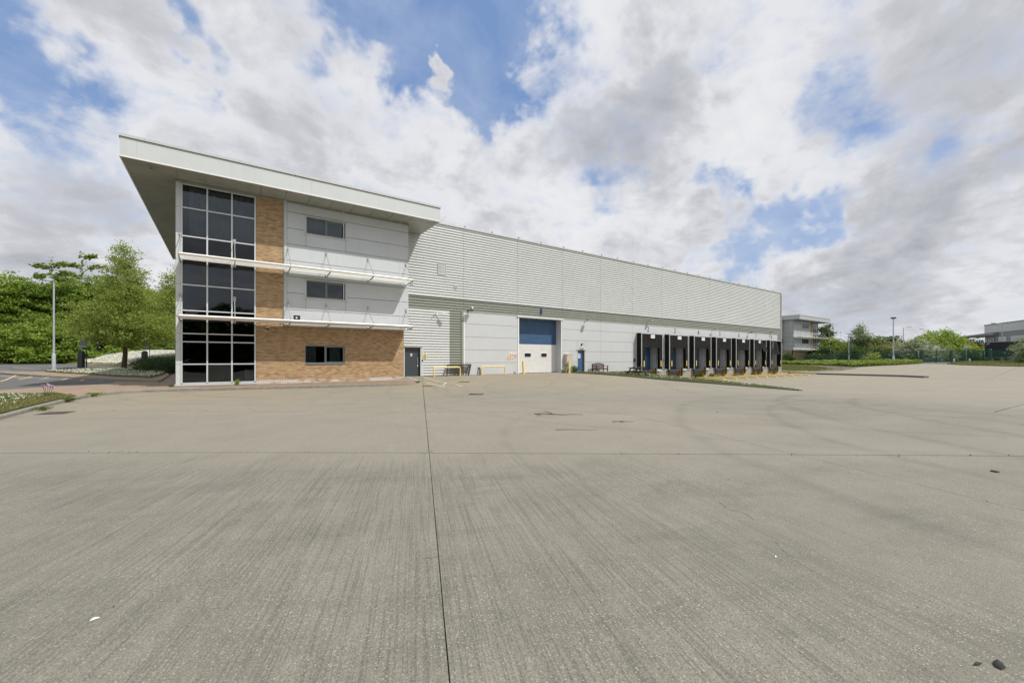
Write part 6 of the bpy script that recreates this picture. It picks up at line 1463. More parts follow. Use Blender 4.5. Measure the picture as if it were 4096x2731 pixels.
def car():
    O = Vector((136.3, 18.5, .75)); f = Vector((.25, -.97, 0)).normalized(); n = Vector((-f.y, f.x, 0)); t_ = thing('parked_car', 'white hatchback parked beyond the gate, seen between the green pales', 'car', tuple(O))
    prof = [(-2.05, .32), (-2.08, .75), (-1.95, 1.0), (-1.55, 1.42), (-.6, 1.50), (.35, 1.44), (1.05, .98), (1.75, .88), (2.05, .68), (2.08, .32)]
    mb = MB(); N = len(prof); secs = []
    for w, s_, dz in ((-.86, .96, -.0), (-.80, 1., .02), (.80, 1., .02), (.86, .96, .0)): secs.append([tuple(O + f*p[0]*s_ + n*(w * (.86 if p[1] > 1.1 else 1)) + Vector((0, 0, p[1] + dz))) for p in prof])
    vs = [p for q in secs for p in q]; fs = [(i*N+j, i*N+j+1, (i+1)*N+j+1, (i+1)*N+j) for i in range(3) for j in range(N-1)] + [tuple(range(N)), tuple(range(3*N, 4*N))[::-1]] + [(i*N, (i+1)*N, (i+1)*N+N-1, i*N+N-1) for i in range(3)]
    mb.add(vs, fs); mb.build('body', m_car, t_, smooth=True)
    for w in (-.80, .80): q = [(-1.35, 1.02), (-1.2, 1.34), (-.5, 1.42), (.3, 1.36), (.85, 1.0)]; mb = MB(); mb.add([tuple(O + f*p[0] + n*(w*(1.075 if p[1] < 1.1 else .9)) + Vector((0, 0, p[1]))) for p in q], [(0,1,2,3,4)]); mb.build('side_window', m_carglass, t_, fix=False)
    mb = MB(); mb.add([tuple(O + f*p[0] + n*p[1] + Vector((0, 0, p[2]))) for p in ((.46, -.60, 1.42), (.46, .60, 1.42), (1.06, .70, 1.02), (1.06, -.70, 1.02))], [(0,1,2,3)]); mb.build('windscreen', m_carglass, t_, fix=False)
    for a in (-1.3, 1.3):
        for w in (-.84, .84): p = O + f*a + n*w + Vector((0, 0, .32)); MB().tube([p - n*.1, p + n*.1], .32, 16).build('wheel', m_tyre, t_, smooth=True)
    for w in (-.6, .6): p = O + f*1.98 + n*w + Vector((0, 0, .72)); MB().obox(p, f*.08, n*.16, (0, 0, .07)).build('headlight', m_lampglass, t_)
car()
# ------------------------------------------------------------------ vegetation
def leaf_mesh(name, C, N_, T_, ln, wd, lv, mat, parent=None, kind=None):
    """C centres, N_ normals, T_ tangents -> one mesh of pointed leaves (two triangles each)"""
    n = len(C); B = np.cross(N_, T_); ln = ln[:, None]; wd = wd[:, None]
    V = np.empty((n, 4, 3)); V[:, 0] = C - T_ * ln; V[:, 1] = C + B * wd; V[:, 2] = C + T_ * ln; V[:, 3] = C - B * wd
    if parent is not None: V -= np.array(WL[parent.name])
    me = bpy.data.meshes.new(name); me.vertices.add(4 * n); me.vertices.foreach_set('co', V.ravel()); me.loops.add(4 * n); me.loops.foreach_set('vertex_index', np.arange(4 * n, dtype=np.int32))
    me.polygons.add(n); me.polygons.foreach_set('loop_start', np.arange(0, 4 * n, 4, dtype=np.int32)); me.polygons.foreach_set('loop_total', np.full(n, 4, dtype=np.int32))
    me.update(); a = me.attributes.new('lv', 'FLOAT', 'FACE'); a.data.foreach_set('value', lv.astype(np.float32)); me.materials.append(mat)
    o = bpy.data.objects.new(name, me); COL.objects.link(o); part_of(o, parent)
    return tag(o, kind=kind) if kind else o
def unit(v): return v / np.maximum(1e-9, np.linalg.norm(v, axis=1))[:, None]
def foliage(name, parent, mat, blobs, clumps, per, leaf, spread, seed, up=.5, hollow=.45, droop=0., zmin=None, kind=None, flat=.55):
    rg = np.random.default_rng(seed); b = np.array(blobs, float); w = (b[:, 3] * b[:, 4] * b[:, 5]) ** .7; k = rg.choice(len(b), clumps, p=w / w.sum())
    d = unit(rg.normal(size=(clumps, 3))); r = hollow + (1 - hollow) * rg.random(clumps) ** .55
    lump = 1 + .16 * np.sin(d[:, 0] * 5.3 + k) * np.cos(d[:, 2] * 6.1 + 2 * k) + .10 * np.sin(d[:, 1] * 11 + d[:, 2] * 9 + k)
    c = b[k, :3] + d * b[k, 3:] * (r * lump)[:, None]
    if zmin is not None: keep = c[:, 2] > zmin; c = c[keep]; d = d[keep]
    m = len(c); cs = rg.random(m)
    C = np.repeat(c, per, 0) + rg.normal(size=(m * per, 3)) * spread * np.array([1, 1, flat]) * np.repeat(.6 + .8 * rg.random(m), per)[:, None]
    if droop: C[:, 2] -= droop * np.abs(rg.normal(size=len(C)))
    N_ = unit(rg.normal(size=C.shape) * .75 + np.array([0, 0, up]) + np.repeat(d, per, 0) * .35); T_ = unit(np.cross(N_, rg.normal(size=C.shape)))
    s_ = leaf * (.6 + .8 * rg.random(len(C))); lv = np.clip(.5 * np.repeat(cs, per) + .5 * rg.random(len(C)), 0, 1)
    return leaf_mesh(name, C, N_, T_, s_, s_ * .55, lv, mat, parent, kind)
def tree(name, label, x, y, z, h, blobs, mat, clumps, per, leaf, spread, seed, r=.15, lean=(0, 0), bark=None, group=None, trunk_top=.8, cat='tree', **kw):
    rg = random.Random(seed); t_ = thing(name, label, cat, (x, y, z), group); B = [(x + q[0], y + q[1], z + q[2], q[3], q[4], q[5]) for q in blobs]
    if r:
        P = [(x, y, z - .4)] + [(x + lean[0]*f + rg.uniform(-1, 1)*r*.4, y + lean[1]*f + rg.uniform(-1, 1)*r*.4, z + h*trunk_top*f) for f in (.02, .15, .35, .6, .8, 1.)]
        rr = [r*1.25, r*1.15, r, r*.85, r*.6, r*.35, r*.12]; mb = MB(); mb.tube(P, rr, 9); mb.build('trunk', bark or m_bark, t_, smooth=True); mb = MB()
        for i in range(9):
            f = rg.uniform(.25, .85); p = Vector((x + lean[0]*f, y + lean[1]*f, z + h*trunk_top*f)); q = rg.choice(B); e = Vector((q[0] + rg.uniform(-.6, .6)*q[3], q[1] + rg.uniform(-.6, .6)*q[4], q[2] + rg.uniform(-.3, .6)*q[5])); e.z = max(e.z, p.z + .4)
            m_ = p.lerp(e, .5) + Vector((0, 0, .3)); mb.tube([p, m_, e], [r*.38, r*.22, r*.06], 5, cap=False)
        tag(mb.build('limbs', bark or m_bark, t_, smooth=True), kind='stuff')
    foliage('crown', t_, mat, B, clumps, per, leaf, spread, seed, **kw); return t_
AW = np.array([math.sin(TH), -math.cos(TH)]); AF = np.array([math.cos(TH), math.sin(TH)])   # across and along the approach to the gate and bank

# the tall tree on the paved island
tree('tree', 'tall conical bronze-green tree with a single straight trunk on the daisy island', -8.04, 54.3, .3, 12.6,
     [(0,0,10.6,1.1,1.1,1.7), (0,0,8.9,1.9,1.9,1.7), (.2,-.1,7.2,2.6,2.6,1.6), (-.5,.3,5.4,3.4,3.4,1.5), (-1.0,.7,4.0,3.3,3.3,1.1), (1.4,-1.0,4.6,3.1,3.1,1.2), (0,0,3.3,3.6,3.6,.9), (0,0,11.9,.45,.45,.9)],
     lf_olive, 1250, 32, .085, .27, 11, r=.19, lean=(.15, -.1), hollow=.25, droop=.12, up=.35)
tree('tree', 'bronze-green tree partly hidden by the glazed corner of the office', -4.5, 60.4, .5, 11.4,
     [(0,0,9.4,1.6,1.6,2.0), (0,0,7.2,2.8,2.8,2.0), (-.6,.5,5.0,3.2,3.2,1.8), (.5,-.3,3.6,3.0,3.0,1.0)], lf_olive, 800, 24, .095, .32, 12, r=.17, hollow=.25, droop=.1, up=.35)
WG = 'woodland trees on the bank behind the car park'
WT = [(-27., 83., 1.5, 11.3, 4.2, lf_maple, 'broad bright maple at the outer end of the woodland'), (-22.26, 79.6, 1.2, 11.3, 4.0, lf_bright, 'fresh green maple with a domed top, second along the woodland edge'),
      (-19.4, 80.2, 1.3, 11.0, 3.6, lf_maple, 'maple behind the lamp post with long sprays over its top'), (-17.6, 83.2, 1.6, 11.6, 4.0, lf_bright, 'tall maple showing between the lamp post and the conical tree'),
      (-15., 87., 1.8, 12.4, 4.6, lf_maple, 'dense maple standing behind the conical tree'), (-10.8, 82.5, 1.8, 11.6, 4.2, lf_bright, 'bright maple just beyond the conical tree, towards the office'), (-7.2, 78.5, 1.5, 10.6, 4.0, lf_maple, 'maple rising behind the clipped hedge')]
for i, (x, y, z, h, w, mt, lb) in enumerate(WT):
    rg = random.Random(50 + i); bl = [(rg.uniform(-.3, .3)*w, rg.uniform(-.3, .3)*w, h*f + rg.uniform(-.4, .4), w*s_*rg.uniform(.85, 1.15), w*s_*rg.uniform(.85, 1.15), h*.17) for f, s_ in ((.84, .62), (.70, .85), (.70, .7), (.52, 1.0), (.36, 1.05), (.22, .95), (.12, .8))]
    tree('maple_tree', lb, x, y, z, h, bl, mt, 640, 40, .15, .36, 60 + i, r=.2, group=WG, hollow=.45, up=.75, flat=.35)
SG = 'shrubs along the foot of the bank'
for i, (x, y, z, h, w, mt, lb) in enumerate([(-22.3, 76.2, .9, 5.6, 3.6, lf_maple, 'big leafy shrub at the outer end of the bank'), (-18.9, 74.4, .8, 5.4, 3.2, lf_bright, 'leafy shrub spreading to the kerb behind the lamp post'), (-16.2, 75.2, .9, 4.2, 2.4, lf_maple, 'lower shrub between the lamp post and the daisy bank'),
                                         (-10.2, 78.2, 1.3, 3.6, 3.2, lf_bright, 'low shrub above the daisy bank, behind the conical tree'), (-6.6, 75.4, 1.1, 3.4, 3.0, lf_maple, 'low shrub behind the clipped hedge')]):
    tree('shrub', lb, x, y, z, h, [(0, 0, h*.62, w*.8, w*.8, h*.33), (-.6, .4, h*.35, w, w, h*.3), (.5, -.4, h*.18, w*.95, w*.95, h*.2)], mt, 380, 36, .14, .30, 90 + i, r=0, group=SG, cat='shrub', hollow=.5, up=.75, flat=.4)
# arching leafy shoots that stand clear of the woodland top
def shoot(label, x, y, z, h, arms, seed):
    rg = np.random.default_rng(seed); t_ = thing('sapling', label, 'sapling', (x, y, z), 'saplings above the woodland'); mb = MB(); C = []
    for ax, az, l in arms:
        P = [Vector((x, y, z + h * az)) + Vector((AW[0], AW[1], 0)) * (ax * l * f) + Vector((0, 0, l * (.30 * math.sin(f * 2.2)))) for f in (0, .25, .5, .75, 1.)]
        if ax == 0: P = [Vector((x, y, z + h * f)) for f in (0, .3, .6, .85, 1.)]
        mb.tube(P, [.05, .04, .035, .02, .01], 5)
        for a, b in zip(P[1:], P[2:]):
            for _ in range(46): C.append(np.array(a.lerp(b, rg.random())) + rg.normal(size=3) * .16)
    mb.build('stem', m_bark, t_, smooth=True); C = np.array(C); N_ = unit(rg.normal(size=C.shape) * .6 + np.array([0, 0, .8])); T_ = unit(np.cross(N_, rg.normal(size=C.shape))); s_ = .19 * (.7 + .6 * rg.random(len(C)))
    leaf_mesh('leaves', C, N_, T_, s_, s_ * .55, rg.random(len(C)), lf_maple, t_)
shoot('arching leafy sapling standing clear above the lamp post', -18.9, 79.6, 1.3, 13.3, [(0, 0, 1), (-1, .88, 2.4), (1, .90, 2.0), (1, .80, 2.6), (-1, .78, 2.2)], 5)
shoot('tallest leafy sapling with wide side sprays between the lamp post and the conical tree', -16.4, 81.5, 1.6, 14.6, [(0, 0, 1), (1, .80, 3.2), (-1, .84, 2.2), (1, .92, 2.0), (-1, .74, 2.8)], 6)
# clipped hedge
t_ = thing('hedge', 'dark green clipped hedge beside the corner of the office', 'hedge', (-4.6, 47, .2))
foliage('foliage', t_, lf_hedge, [(-5.6, 49.5, .8, 1.25, 2.4, .62), (-4.6, 47.2, .8, 1.3, 2.6, .66), (-3.9, 45.2, .85, .9, 1.6, .62), (-5.2, 51., .8, 1.2, 1.6, .62), (-3.2, 47.5, .85, 1.2, 2.6, .66), (-3.8, 49.6, .9, 2., 2.0, .66)], 1500, 16, .05, .12, 21, hollow=.75, up=.5, flat=.8)
# grass and daisies
def inside_poly(poly, X, Y):
    c = np.zeros(X.shape, bool); n = len(poly); j = n - 1
    for i in range(n):
        xi, yi = poly[i][:2]; xj, yj = poly[j][:2]; k = ((yi > Y) != (yj > Y)) & (X < (xj-xi)*(Y-yi)/(yj-yi+1e-12)+xi); c ^= k; j = i
    return c
def blades(name, poly, zf, n, h, mat, seed, w=.006, box=None):
    rg = np.random.default_rng(seed); xs = [p[0] for p in poly]; ys = [p[1] for p in poly]; bx = box or (min(xs), max(xs), min(ys), max(ys)); X = rg.uniform(bx[0], bx[1], n * 4); Y = rg.uniform(bx[2], bx[3], n * 4)
    k = inside_poly(poly, X, Y); X, Y = X[k][:n], Y[k][:n]; m = len(X); Z = zf(X, Y); hh = h * (.4 + rg.random(m)); T_ = unit(np.stack([rg.normal(size=m)*.45, rg.normal(size=m)*.45, np.ones(m)], 1)); N_ = unit(np.cross(T_, rg.normal(size=(m, 3))))
    C = np.stack([X, Y, Z + hh * .45], 1); return leaf_mesh(name, C, N_, T_, hh * .55, np.full(m, w) * (.7 + .6 * rg.random(m)), rg.random(m), mat, None, 'stuff')
def daisies(poly, zf, n, size, seed, h=.07, dens=None, mat=None):
    rg = np.random.default_rng(seed); xs = [p[0] for p in poly]; ys = [p[1] for p in poly]; X = rg.uniform(min(xs), max(xs), n * 5); Y = rg.uniform(min(ys), max(ys), n * 5); k = inside_poly(poly, X, Y)
    if dens is not None: k &= rg.random(len(X)) < dens(X, Y)
    X, Y = X[k][:n], Y[k][:n]; m = len(X); N_ = unit(np.stack([rg.normal(size=m)*.5 - .1, rg.normal(size=m)*.5 - .5, np.ones(m)], 1)); T_ = unit(np.cross(N_, rg.normal(size=(m, 3)))); s_ = size * (.6 + .8 * rg.random(m))
    leaf_mesh('daisies', np.stack([X, Y, zf(X, Y) + h * (.6 + .8 * rg.random(m))], 1), N_, T_, s_, s_ * .9, rg.random(m), mat or lf_white, None, 'stuff')
nz = lambda X, Y, s: .5 + .5 * np.sin(X * s + 1.3 * np.sin(Y * s * .7)) * np.cos(Y * s * 1.1 + X * .6 * s)
vf = lambda x, y: .035 + .03 * np.sin(x * 2.1) * np.cos(y * 1.3)
VN = [p for p in VERGE if p[0] > -11]
VP = [(-4.46, 12), (-4.5, 17.4), (-4.47, 19.6), (-4.45, 21.0), (-5.3, 22.9), (-6.0, 22.9), (-6.9, 23.3), (-9.6, 18.8), (-9.6, 12)]
blades('grass', VP, vf, 24000, .055, lf_grass, 31, .008); blades('dry_grass', [(-4.46, 12), (-4.47, 19.6), (-4.45, 21.0), (-5.0, 21.5), (-5.6, 17), (-6.2, 12)], vf, 7000, .05, lf_dry, 32, .008)
daisies([(-4.9, 17.5), (-5.0, 21.5), (-6.0, 22.6), (-6.9, 23.2), (-9.6, 18.8), (-9.0, 14.0), (-5.6, 14.5)], vf, 900, .018, 33, dens=lambda X, Y: nz(X, Y, 1.6) ** 1.5)
gf = lambda x, y: lev(x, y) + .125
blades('grass', GISL, gf, 16000, .08, lf_grass, 34, .015); daisies(GISL, gf, 2400, .036, 35, .10, dens=lambda X, Y: .25 + .75 * nz(X, Y, .9))
BN = [(-4.6, 55.9), (-7.5, 59.5), (-9.8, 64.4), (-14.4, 70.4), (-17.2, 77.0), (-15.5, 80.), (-11, 80.), (-6, 76)]
daisies([(-5., 57.5), (-7.5, 60.0), (-9.8, 64.6), (-13.6, 69.8), (-15.6, 75.8), (-12.8, 79), (-8, 77), (-5.2, 72)], bank_h, 17000, .075, 36, .12, dens=lambda X, Y: .45 + .55 * nz(X, Y, .8)); blades('grass', BN, bank_h, 15000, .14, lf_grass, 37, .02); blades('dry_grass', [(-7.5, 59.5), (-9.8, 64.4), (-14.4, 70.4), (-17.2, 77.0), (-15.2, 76), (-12.4, 69.5), (-9.2, 65)], bank_h, 9000, .12, lf_dry, 38, .02)
blades('grass', [(-14.8, 70.6), (-20.8, 82.2), (-24, 86), (-20, 88), (-15, 76)], bank_h, 7000, .22, lf_grass, 39, .02)
# grass bank by the docks
WPOLY = [(p[0] + .12, p[1]) for p in WK] + [(p[0], p[1]) for p in WC[::-1]]
NK = 60; WKi = np.array([lerp_path(WK, i / NK) for i in range(NK + 1)]); WCi = np.array([lerp_path(WC, i / NK) for i in range(NK + 1)])
def bank_z(X, Y):
    X = np.asarray(X, float); Y = np.asarray(Y, float); i = np.clip(np.round(np.interp(-Y, -WKi[:, 1], np.arange(NK + 1))).astype(int), 0, NK); a, b = WKi[i], WCi[i]; f = np.clip((X - a[:, 0]) / np.maximum(.1, b[:, 0] - a[:, 0]), 0, 1); return a[:, 2] + (b[:, 2] - a[:, 2]) * f
blades('grass', WPOLY, bank_z, 26000, .09, lf_grass, 40, .012); daisies(WPOLY, bank_z, 700, .030, 41, .10, dens=lambda X, Y: nz(X, Y, 1.1) ** 1.2); blades('dry_grass', WPOLY, bank_z, 4000, .08, lf_dry, 42, .012)
VRP = [(97.9, 14.9), (94.9, 12.7), (93.7, 9.8), (93.0, 6.5), (92, 0), (118, 0), (122.6, 7.0), (115.9, 11.6), (110., 14.6)]
blades('grass', VRP, lambda x, y: G(x, y) + .12, 9000, .22, lf_grass, 43, .03); blades('dry_grass', VRP, lambda x, y: G(x, y) + .12, 5000, .2, lf_dry, 44, .03)
blades('dry_grass', ISLF, lambda x, y: G(x, y) + .10, 7000, .16, lf_dry, 45, .03); blades('grass', [(76, 26), (79, 24.5), (83, 28), (86, 36), (74, 32)], lambda x, y: G(x, y) + .10, 5000, .2, lf_grass, 46, .03)
# weeds
def weed(label, x, y, z, h, w, n, mat, seed, leaf=.05, name='weed', up=.2, wd=.25):
    rg = np.random.default_rng(seed); t_ = thing(name, label, 'weed', (x, y, z)); a = rg.uniform(0, 6.28, n); r = w * rg.random(n) ** .6; f = rg.random(n)
    C = np.stack([x + r*np.cos(a)*(.3 + f*.7), y + r*np.sin(a)*(.3 + f*.7), z + h*f*(1 - .4*r/w)], 1); T_ = unit(np.stack([np.cos(a), np.sin(a), rg.uniform(.1, 1.6, n)], 1)); N_ = unit(np.cross(T_, rg.normal(size=(n, 3)))); s_ = leaf * (.6 + .8*rg.random(n))
    leaf_mesh('leaves', C, N_, T_, s_, s_ * wd, rg.random(n), mat, t_)
weed('bushy green weed growing from the joint at the foot of the glazing', -1.5 + 2.0, 25.15, .0, .32, .17, 110, lf_bright, 1, .07); weed('low weed at the outer corner of the glazing sill', -2.1, 25.4, .0, .12, .18, 60, lf_dark, 2)
weed('low green weed on the kerb where the verge narrows', -4.25, 19.6, -.06, .13, .35, 260, lf_grass, 3, .04, wd=.4); weed('low green weed on the kerb near the end of the verge', -4.1, 21.9, -.05, .12, .30, 220, lf_bright, 4, .04, wd=.4); weed('small weed in the kerb gutter nearest the camera on the verge side', -4.1, 16.6, -.06, .08, .25, 120, lf_grass, 5, .035, wd=.4)
weed('tall grassy weeds at the wall between the beige cabinet and the blue door', 25.7, 27.1, .08, .75, .35, 150, lf_grass, 6, .22, wd=.10); weed('grassy weeds at the foot of the beige cabinet bollard', 24.5, 27.0, .08, .42, .45, 130, lf_grass, 7, .16, wd=.10); weed('small dark weed on the cracked end of the paved kerb', 9.0, 22.3, -.02, .12, .22, 90, lf_dark, 8, .05)
weed('tall weed in front of the dock pit, third from the picnic table', 43.9, 26.3, -.9, .75, .5, 260, lf_dark, 9, .11, wd=.4); weed('leafy weed against the concrete between the third and fourth docks', 47.3, 26.6, -.9, .6, .3, 160, lf_dark, 10, .1, wd=.4)
weed('weed against the concrete wall between the fourth and fifth docks', 52.6, 26.6, -.9, .35, .3, 110, lf_dark, 13, .1, wd=.4); weed('weed against the concrete wall between the fifth and sixth docks', 57.4, 26.6, -.9, .45, .35, 130, lf_dark, 14, .1, wd=.4)
t_ = thing('flowering_plant', 'slender plant with pale pink flower heads at the edge of the verge', 'flower', (-4.9, 20.3, .05)); mb = MB(); C = []
for i, (dx, dy, h) in enumerate(((-.06, 0, .36), (.0, .05, .42), (.08, -.03, .38), (.13, .04, .34), (-.12, .03, .38))): mb.tube([(-4.9 + dx*.2, 20.3 + dy*.2, .03), (-4.9 + dx, 20.3 + dy, .05 + h)], .006, 5); C += [np.array([-4.9 + dx, 20.3 + dy, .05 + h]) + RNG.normal(size=3) * .022 for _ in range(14)]
mb.build('stem', m_twig, t_); C = np.array(C); N_ = unit(RNG.normal(size=C.shape) + np.array([0, -.4, .8])); leaf_mesh('flower_head', C, N_, unit(np.cross(N_, RNG.normal(size=C.shape))), np.full(len(C), .028), np.full(len(C), .022), RNG.random(len(C)), lf_pink, t_)
# tufts in the slab joints
def tufts():
    rg = np.random.default_rng(77); C = []
    for P, Q, n in (((-2.7, 9.15), (8.94, .63), 16), ((-3.4, 16.2), (8.7, 6.5), 14), ((8.7, 6.5), (16.6, 1.7), 10), ((.8, 18.4), (12, 10), 10), ((10, 24), (2.3, 5.3), 8)):
        for _ in range(n): f = rg.random(); x, y = P[0]+(Q[0]-P[0])*f, P[1]+(Q[1]-P[1])*f; C += [(x + rg.normal()*.06, y + rg.normal()*.012, g(x, y) + .008) for _ in range(rg.integers(2, 8))]
    C = np.array(C); T_ = unit(np.stack([rg.normal(size=len(C))*.8, rg.normal(size=len(C))*.8, np.ones(len(C))], 1)); N_ = unit(np.cross(T_, rg.normal(size=C.shape))); leaf_mesh('moss', C, N_, T_, .009*(.4+rg.random(len(C))), .005*(.5+rg.random(len(C))), rg.random(len(C)), lf_dark, None, 'stuff')
tufts()
# dry leaves and grit scattered over the yard
def grit():
    rg = np.random.default_rng(5); n = 900; a = rg.uniform(-.2, 1.75, n); r = rg.uniform(2.2, 24, n); X = r*np.cos(a) ; Y = r*np.sin(a); k = (Y < 20.5) & (X < 26) & (X > -3.8); X, Y = X[k], Y[k]; m = len(X)
    N_ = unit(np.stack([rg.normal(size=m)*.3, rg.normal(size=m)*.3, np.ones(m)], 1)); T_ = unit(np.cross(N_, rg.normal(size=(m, 3)))); s_ = rg.uniform(.004, .013, m) * np.clip(r[k] / 8, .6, 2.2)
    leaf_mesh('dead_leaves', np.stack([X, Y, G(X, Y) + .007], 1), N_, T_, s_, s_*.5, rg.random(m), leaf_material('dead_leaf', (.03, .024, .016), (.09, .065, .04), .05), None, 'stuff')
grit()

# ground cover and trees on the gate side
gc = lambda x, y: G(x, y)
GCP = [(84.6, 23.1), (92, 19.6), (100, 18.3), (105., 19.3), (104.6, 20.), (99.5, 27.8), (93., 37.8), (88.2, 37), (88.0, 34.5), (86.2, 28)]
def cover():
    rg = np.random.default_rng(8); n = 52000; X = rg.uniform(84, 106, n * 3); Y = rg.uniform(18, 38, n * 3); k = inside_poly(GCP, X, Y); X, Y = X[k][:n], Y[k][:n]; m = len(X)
    Z = G(X, Y) + rg.random(m) ** .6 * (.42 + .32 * nz(X, Y, 1.3) + .15 * np.sin(X * 3.1) * np.cos(Y * 2.7)); N_ = unit(rg.normal(size=(m, 3)) * .7 + np.array([-.2, -.4, 1])); T_ = unit(np.cross(N_, rg.normal(size=(m, 3)))); s_ = .13 * (.6 + .8 * rg.random(m))
    leaf_mesh('ground_cover', np.stack([X, Y, Z], 1), N_, T_, s_, s_ * .5, np.clip(rg.random(m) * .6 + .4 * nz(X, Y, 1.7), 0, 1), lf_cover, None, 'stuff')
cover()
sheet('planting_bed', GCP, m_turf2, lambda x, y: G(x, y) + .06, 2.0, kind='structure')
FG = 'trees beyond the fence'
def ftree(label, x, y, h, w, mat, seed, shape='round', clumps=300, per=18, leaf=.22, spread=.5, z=.5, cat='tree', name='tree', group=FG, r=.16, **kw):
    rg = random.Random(seed)
    if shape == 'round': bl = [(rg.uniform(-.25, .25)*w, rg.uniform(-.25, .25)*w, h*f, w*s_, w*s_, h*.2) for f, s_ in ((.82, .55), (.66, .8), (.5, 1.), (.34, 1.), (.18, .85))]
    elif shape == 'tall': bl = [(rg.uniform(-.2, .2)*w, rg.uniform(-.2, .2)*w, h*f, w*s_, w*s_, h*.13) for f, s_ in ((.93, .28), (.82, .45), (.68, .65), (.54, .8), (.4, .95), (.26, 1.), (.13, .9))]
    elif shape == 'wispy': bl = [(rg.uniform(-.55, .55)*w*q, rg.uniform(-.3, .3)*w, h*f, w*s_, w*s_, h*.06) for f, s_, q in ((.97, .22, .6), (.9, .3, 1), (.85, .25, -1), (.77, .45, .6), (.7, .45, -.8), (.6, .6, 1), (.52, .6, -1), (.42, .8, .3), (.3, .9, 0), (.15, .9, 0))]
    return tree(name, label, x, y, z, h, bl, mat, clumps, per, leaf, spread, seed, r=r, group=group, cat=cat, **kw)
ftree('dark open-crowned tree beside the far office roof', 127.75, 41.5, 9.7, 3.6, lf_dark, 101, 'wispy', 420, 16, .20, .42, hollow=.3)
ftree('yellowish bush filling the space below the far office canopy', 124., 38.6, 6.2, 3.4, lf_olive, 102, 'round', 330)
ftree('birch tree with a pointed weeping crown', 127.4, 34.4, 9.5, 3.2, lf_grey, 103, 'tall', 520, 18, .15, .40, bark=m_bark2, droop=.5, hollow=.3)
ftree('slim young tree with a pale stem next to the birch', 123.2, 34.9, 8.0, .9, lf_grey, 104, 'tall', 60, 14, .13, .3, bark=m_bark2, r=.1, hollow=.2)
ftree('rounded grey-green willow with the thin lamp in front', 127.5, 31.8, 6.3, 3.4, lf_grey, 105, 'round', 380)
ftree('low grey-green willow between the far office and the birch', 129., 37., 5.0, 3.0, lf_grey, 106, 'round', 260)
ftree('orange-tinged yellow bush behind the tall mast', 129., 27.4, 4.6, 3.4, lf_yell, 107, 'round', 320, cat='bush', name='bush')
ftree('yellow bush between the willow and the tall mast', 126., 29.4, 3.9, 2.4, lf_yell, 108, 'round', 240, cat='bush', name='bush')
ftree('dark rounded tree in the distance behind the yellow bushes', 165.4, 37.2, 7.4, 5.2, lf_dark, 109, 'round', 260, 16, .32, .6)
ftree('large domed yellow-green tree behind the gate', 138.7, 22.9, 7.7, 5.0, lf_bright, 110, 'round', 620, 20, .22, .5)
ftree('bushy yellow-green tree forming the near shoulder of the big dome', 134., 24.6, 6.2, 3.6, lf_olive, 111, 'round', 380)
ftree('dark rounded tree far behind the gate', 160.1, 20.2, 5.8, 4.4, lf_dark, 112, 'round', 260, 16, .28, .5)
ftree('yellow-green bush between the speed sign and the grey building', 153., 19.2, 4.6, 3.8, lf_yell, 113, 'round', 280, cat='bush', name='bush')
ftree('green bush behind the gate below the speed sign', 140., 19.0, 3.4, 3.6, lf_bright, 114, 'round', 280, cat='bush', name='bush')
ftree('dark bush behind the fence in front of the distant buildings', 133., 17.0, 2.8, 2.2, lf_dark, 115, 'round', 180, cat='bush', name='bush')
for i, (x, y, h, w, lb) in enumerate([(112, 36.5, 3.6, 3.2, 'dark ivy-covered thicket behind the fence next to the far office'), (113.5, 31, 3.4, 3.2, 'dark thicket behind the fence below the birch'), (115.5, 27, 3.2, 3.0, 'dark thicket behind the fence below the willow'), (117, 23.3, 3.2, 2.8, 'dark thicket behind the fence below the yellow bushes')]):
    ftree(lb, x, y, h, w, lf_dark, 120 + i, 'round', 300, 18, .17, .4, cat='thicket', name='thicket', r=0)
def blossom(label, x, y, h, w, seed, nl, nb, z=.4, leafm=None):
    t_ = ftree(label, x, y, h, w, leafm or lf_grey, seed, 'round', nl, 18, .12, .35, z=z, cat='bush', name='hawthorn', group='hawthorns in white blossom', r=.12, hollow=.6); rg = np.random.default_rng(seed)
    B = [(x, y, z + h*f, w*s_*1.04, w*s_*1.04, h*.22) for f, s_ in ((.8, .6), (.6, .9), (.42, 1.), (.25, .95))]
    foliage('blossom', t_, lf_white, B, nb, 9, .075, .16, seed + 1, up=1.2, hollow=.9, flat=.25)
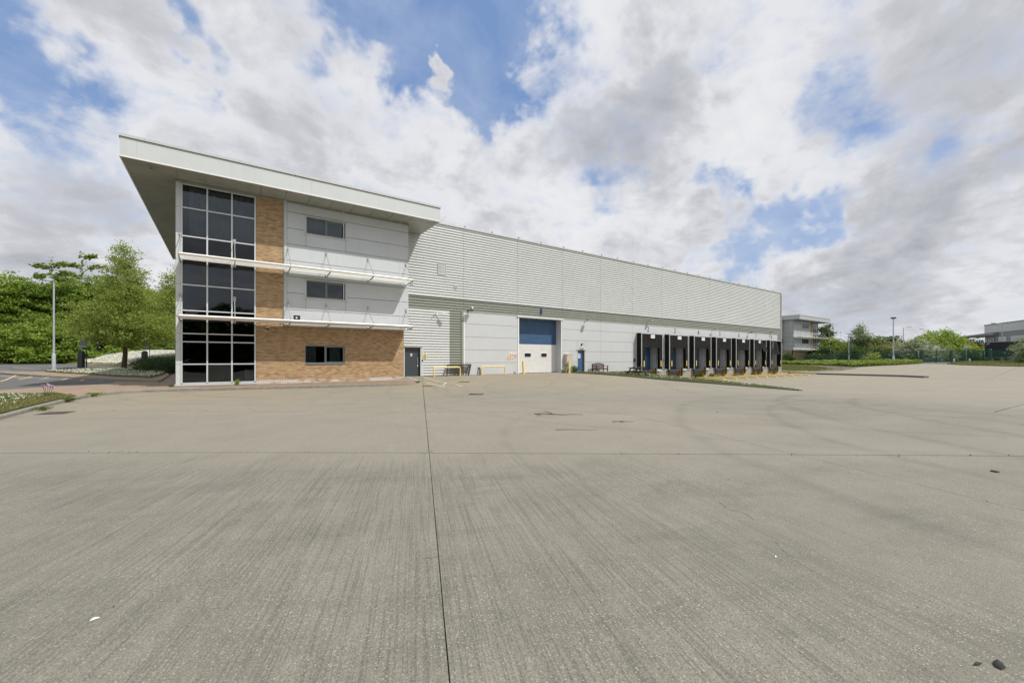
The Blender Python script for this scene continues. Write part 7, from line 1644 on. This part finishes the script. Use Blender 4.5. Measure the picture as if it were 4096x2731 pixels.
blossom('broad hawthorn covered in white blossom beside the gate', 115.5, 22.2, 4.9, 3.7, 130, 520, 900); blossom('smaller white-blossomed hawthorn behind the middle of the sliding gate', 122.5, 19.7, 3.9, 2.6, 131, 280, 170); blossom('large white-flecked hawthorn in front of the fence at the edge of the view', 106.2, 4.3, 5.2, 4.0, 132, 1000, 1100)
ftree('wispy young shrub growing in the ground cover against the fence', 99.1, 24.8, 2.3, 1.3, lf_olive, 140, 'round', 150, 14, .10, .25, z=.2, cat='shrub', name='shrub', r=0, hollow=.2)
ftree('green climbing shrub at the end of the fence beside the warehouse corner', 92.6, 36.6, 2.4, 1.3, lf_dark, 141, 'round', 160, 16, .12, .3, z=.2, cat='shrub', name='shrub', r=0)
t_ = thing('sapling', 'bare grey sapling under the canopy of the grey building', 'sapling', (150., 20.6, .7)); rg = random.Random(4); mb = MB(); mb.tube([(150, 20.6, .5), (150, 20.6, 6.5)], .08, 6, r2=.02)
for i in range(16): z = 2.5 + i*.25; a = rg.uniform(-1, 1); mb.tube([(150, 20.6, z), (150 + AW[0]*a*1.6, 20.6 + AW[1]*a*1.6, z + 1.1)], .03, 4, r2=.01)
mb.build('stems', m_bark2, t_)
def far_wood():
    rg = np.random.default_rng(9); B = []
    for i in range(46):
        f = i / 45; x = 150 + 200 * f + rg.uniform(-6, 6); y = 130 - 175 * f + rg.uniform(-6, 6); B.append((x, y, 2.5, 7, 7, rg.uniform(3.4, 5.4)))
    for i in range(16): B.append((210 + rg.uniform(-10, 10), 46 - i * 2.2, 3.5, 5, 5, rg.uniform(3.5, 5.0)))
    foliage('distant_woodland', None, lf_dark, B, 2400, 12, .6, 1.2, 9, kind='stuff')
far_wood()
# trees across the road behind the viewer, which the office glass mirrors
for i, (x, y, h, w) in enumerate(((-11, -36, 13.0, 7.5), (0, -40, 11.5, 7.), (10, -43, 10., 6.5), (20, -46, 9.5, 6.5))):
    ftree(['tall dark tree mirrored in the first column of the office glazing', 'dark tree mirrored in the middle column of the office glazing', 'lower dark tree mirrored in the last column of the office glazing', 'lowest dark tree at the end of the row mirrored in the glazing'][i], x, y, h, w, lf_dark, 150 + i, 'round', 1100, 16, .42, .6, z=-.6, hollow=.2, group='trees mirrored in the glazing')
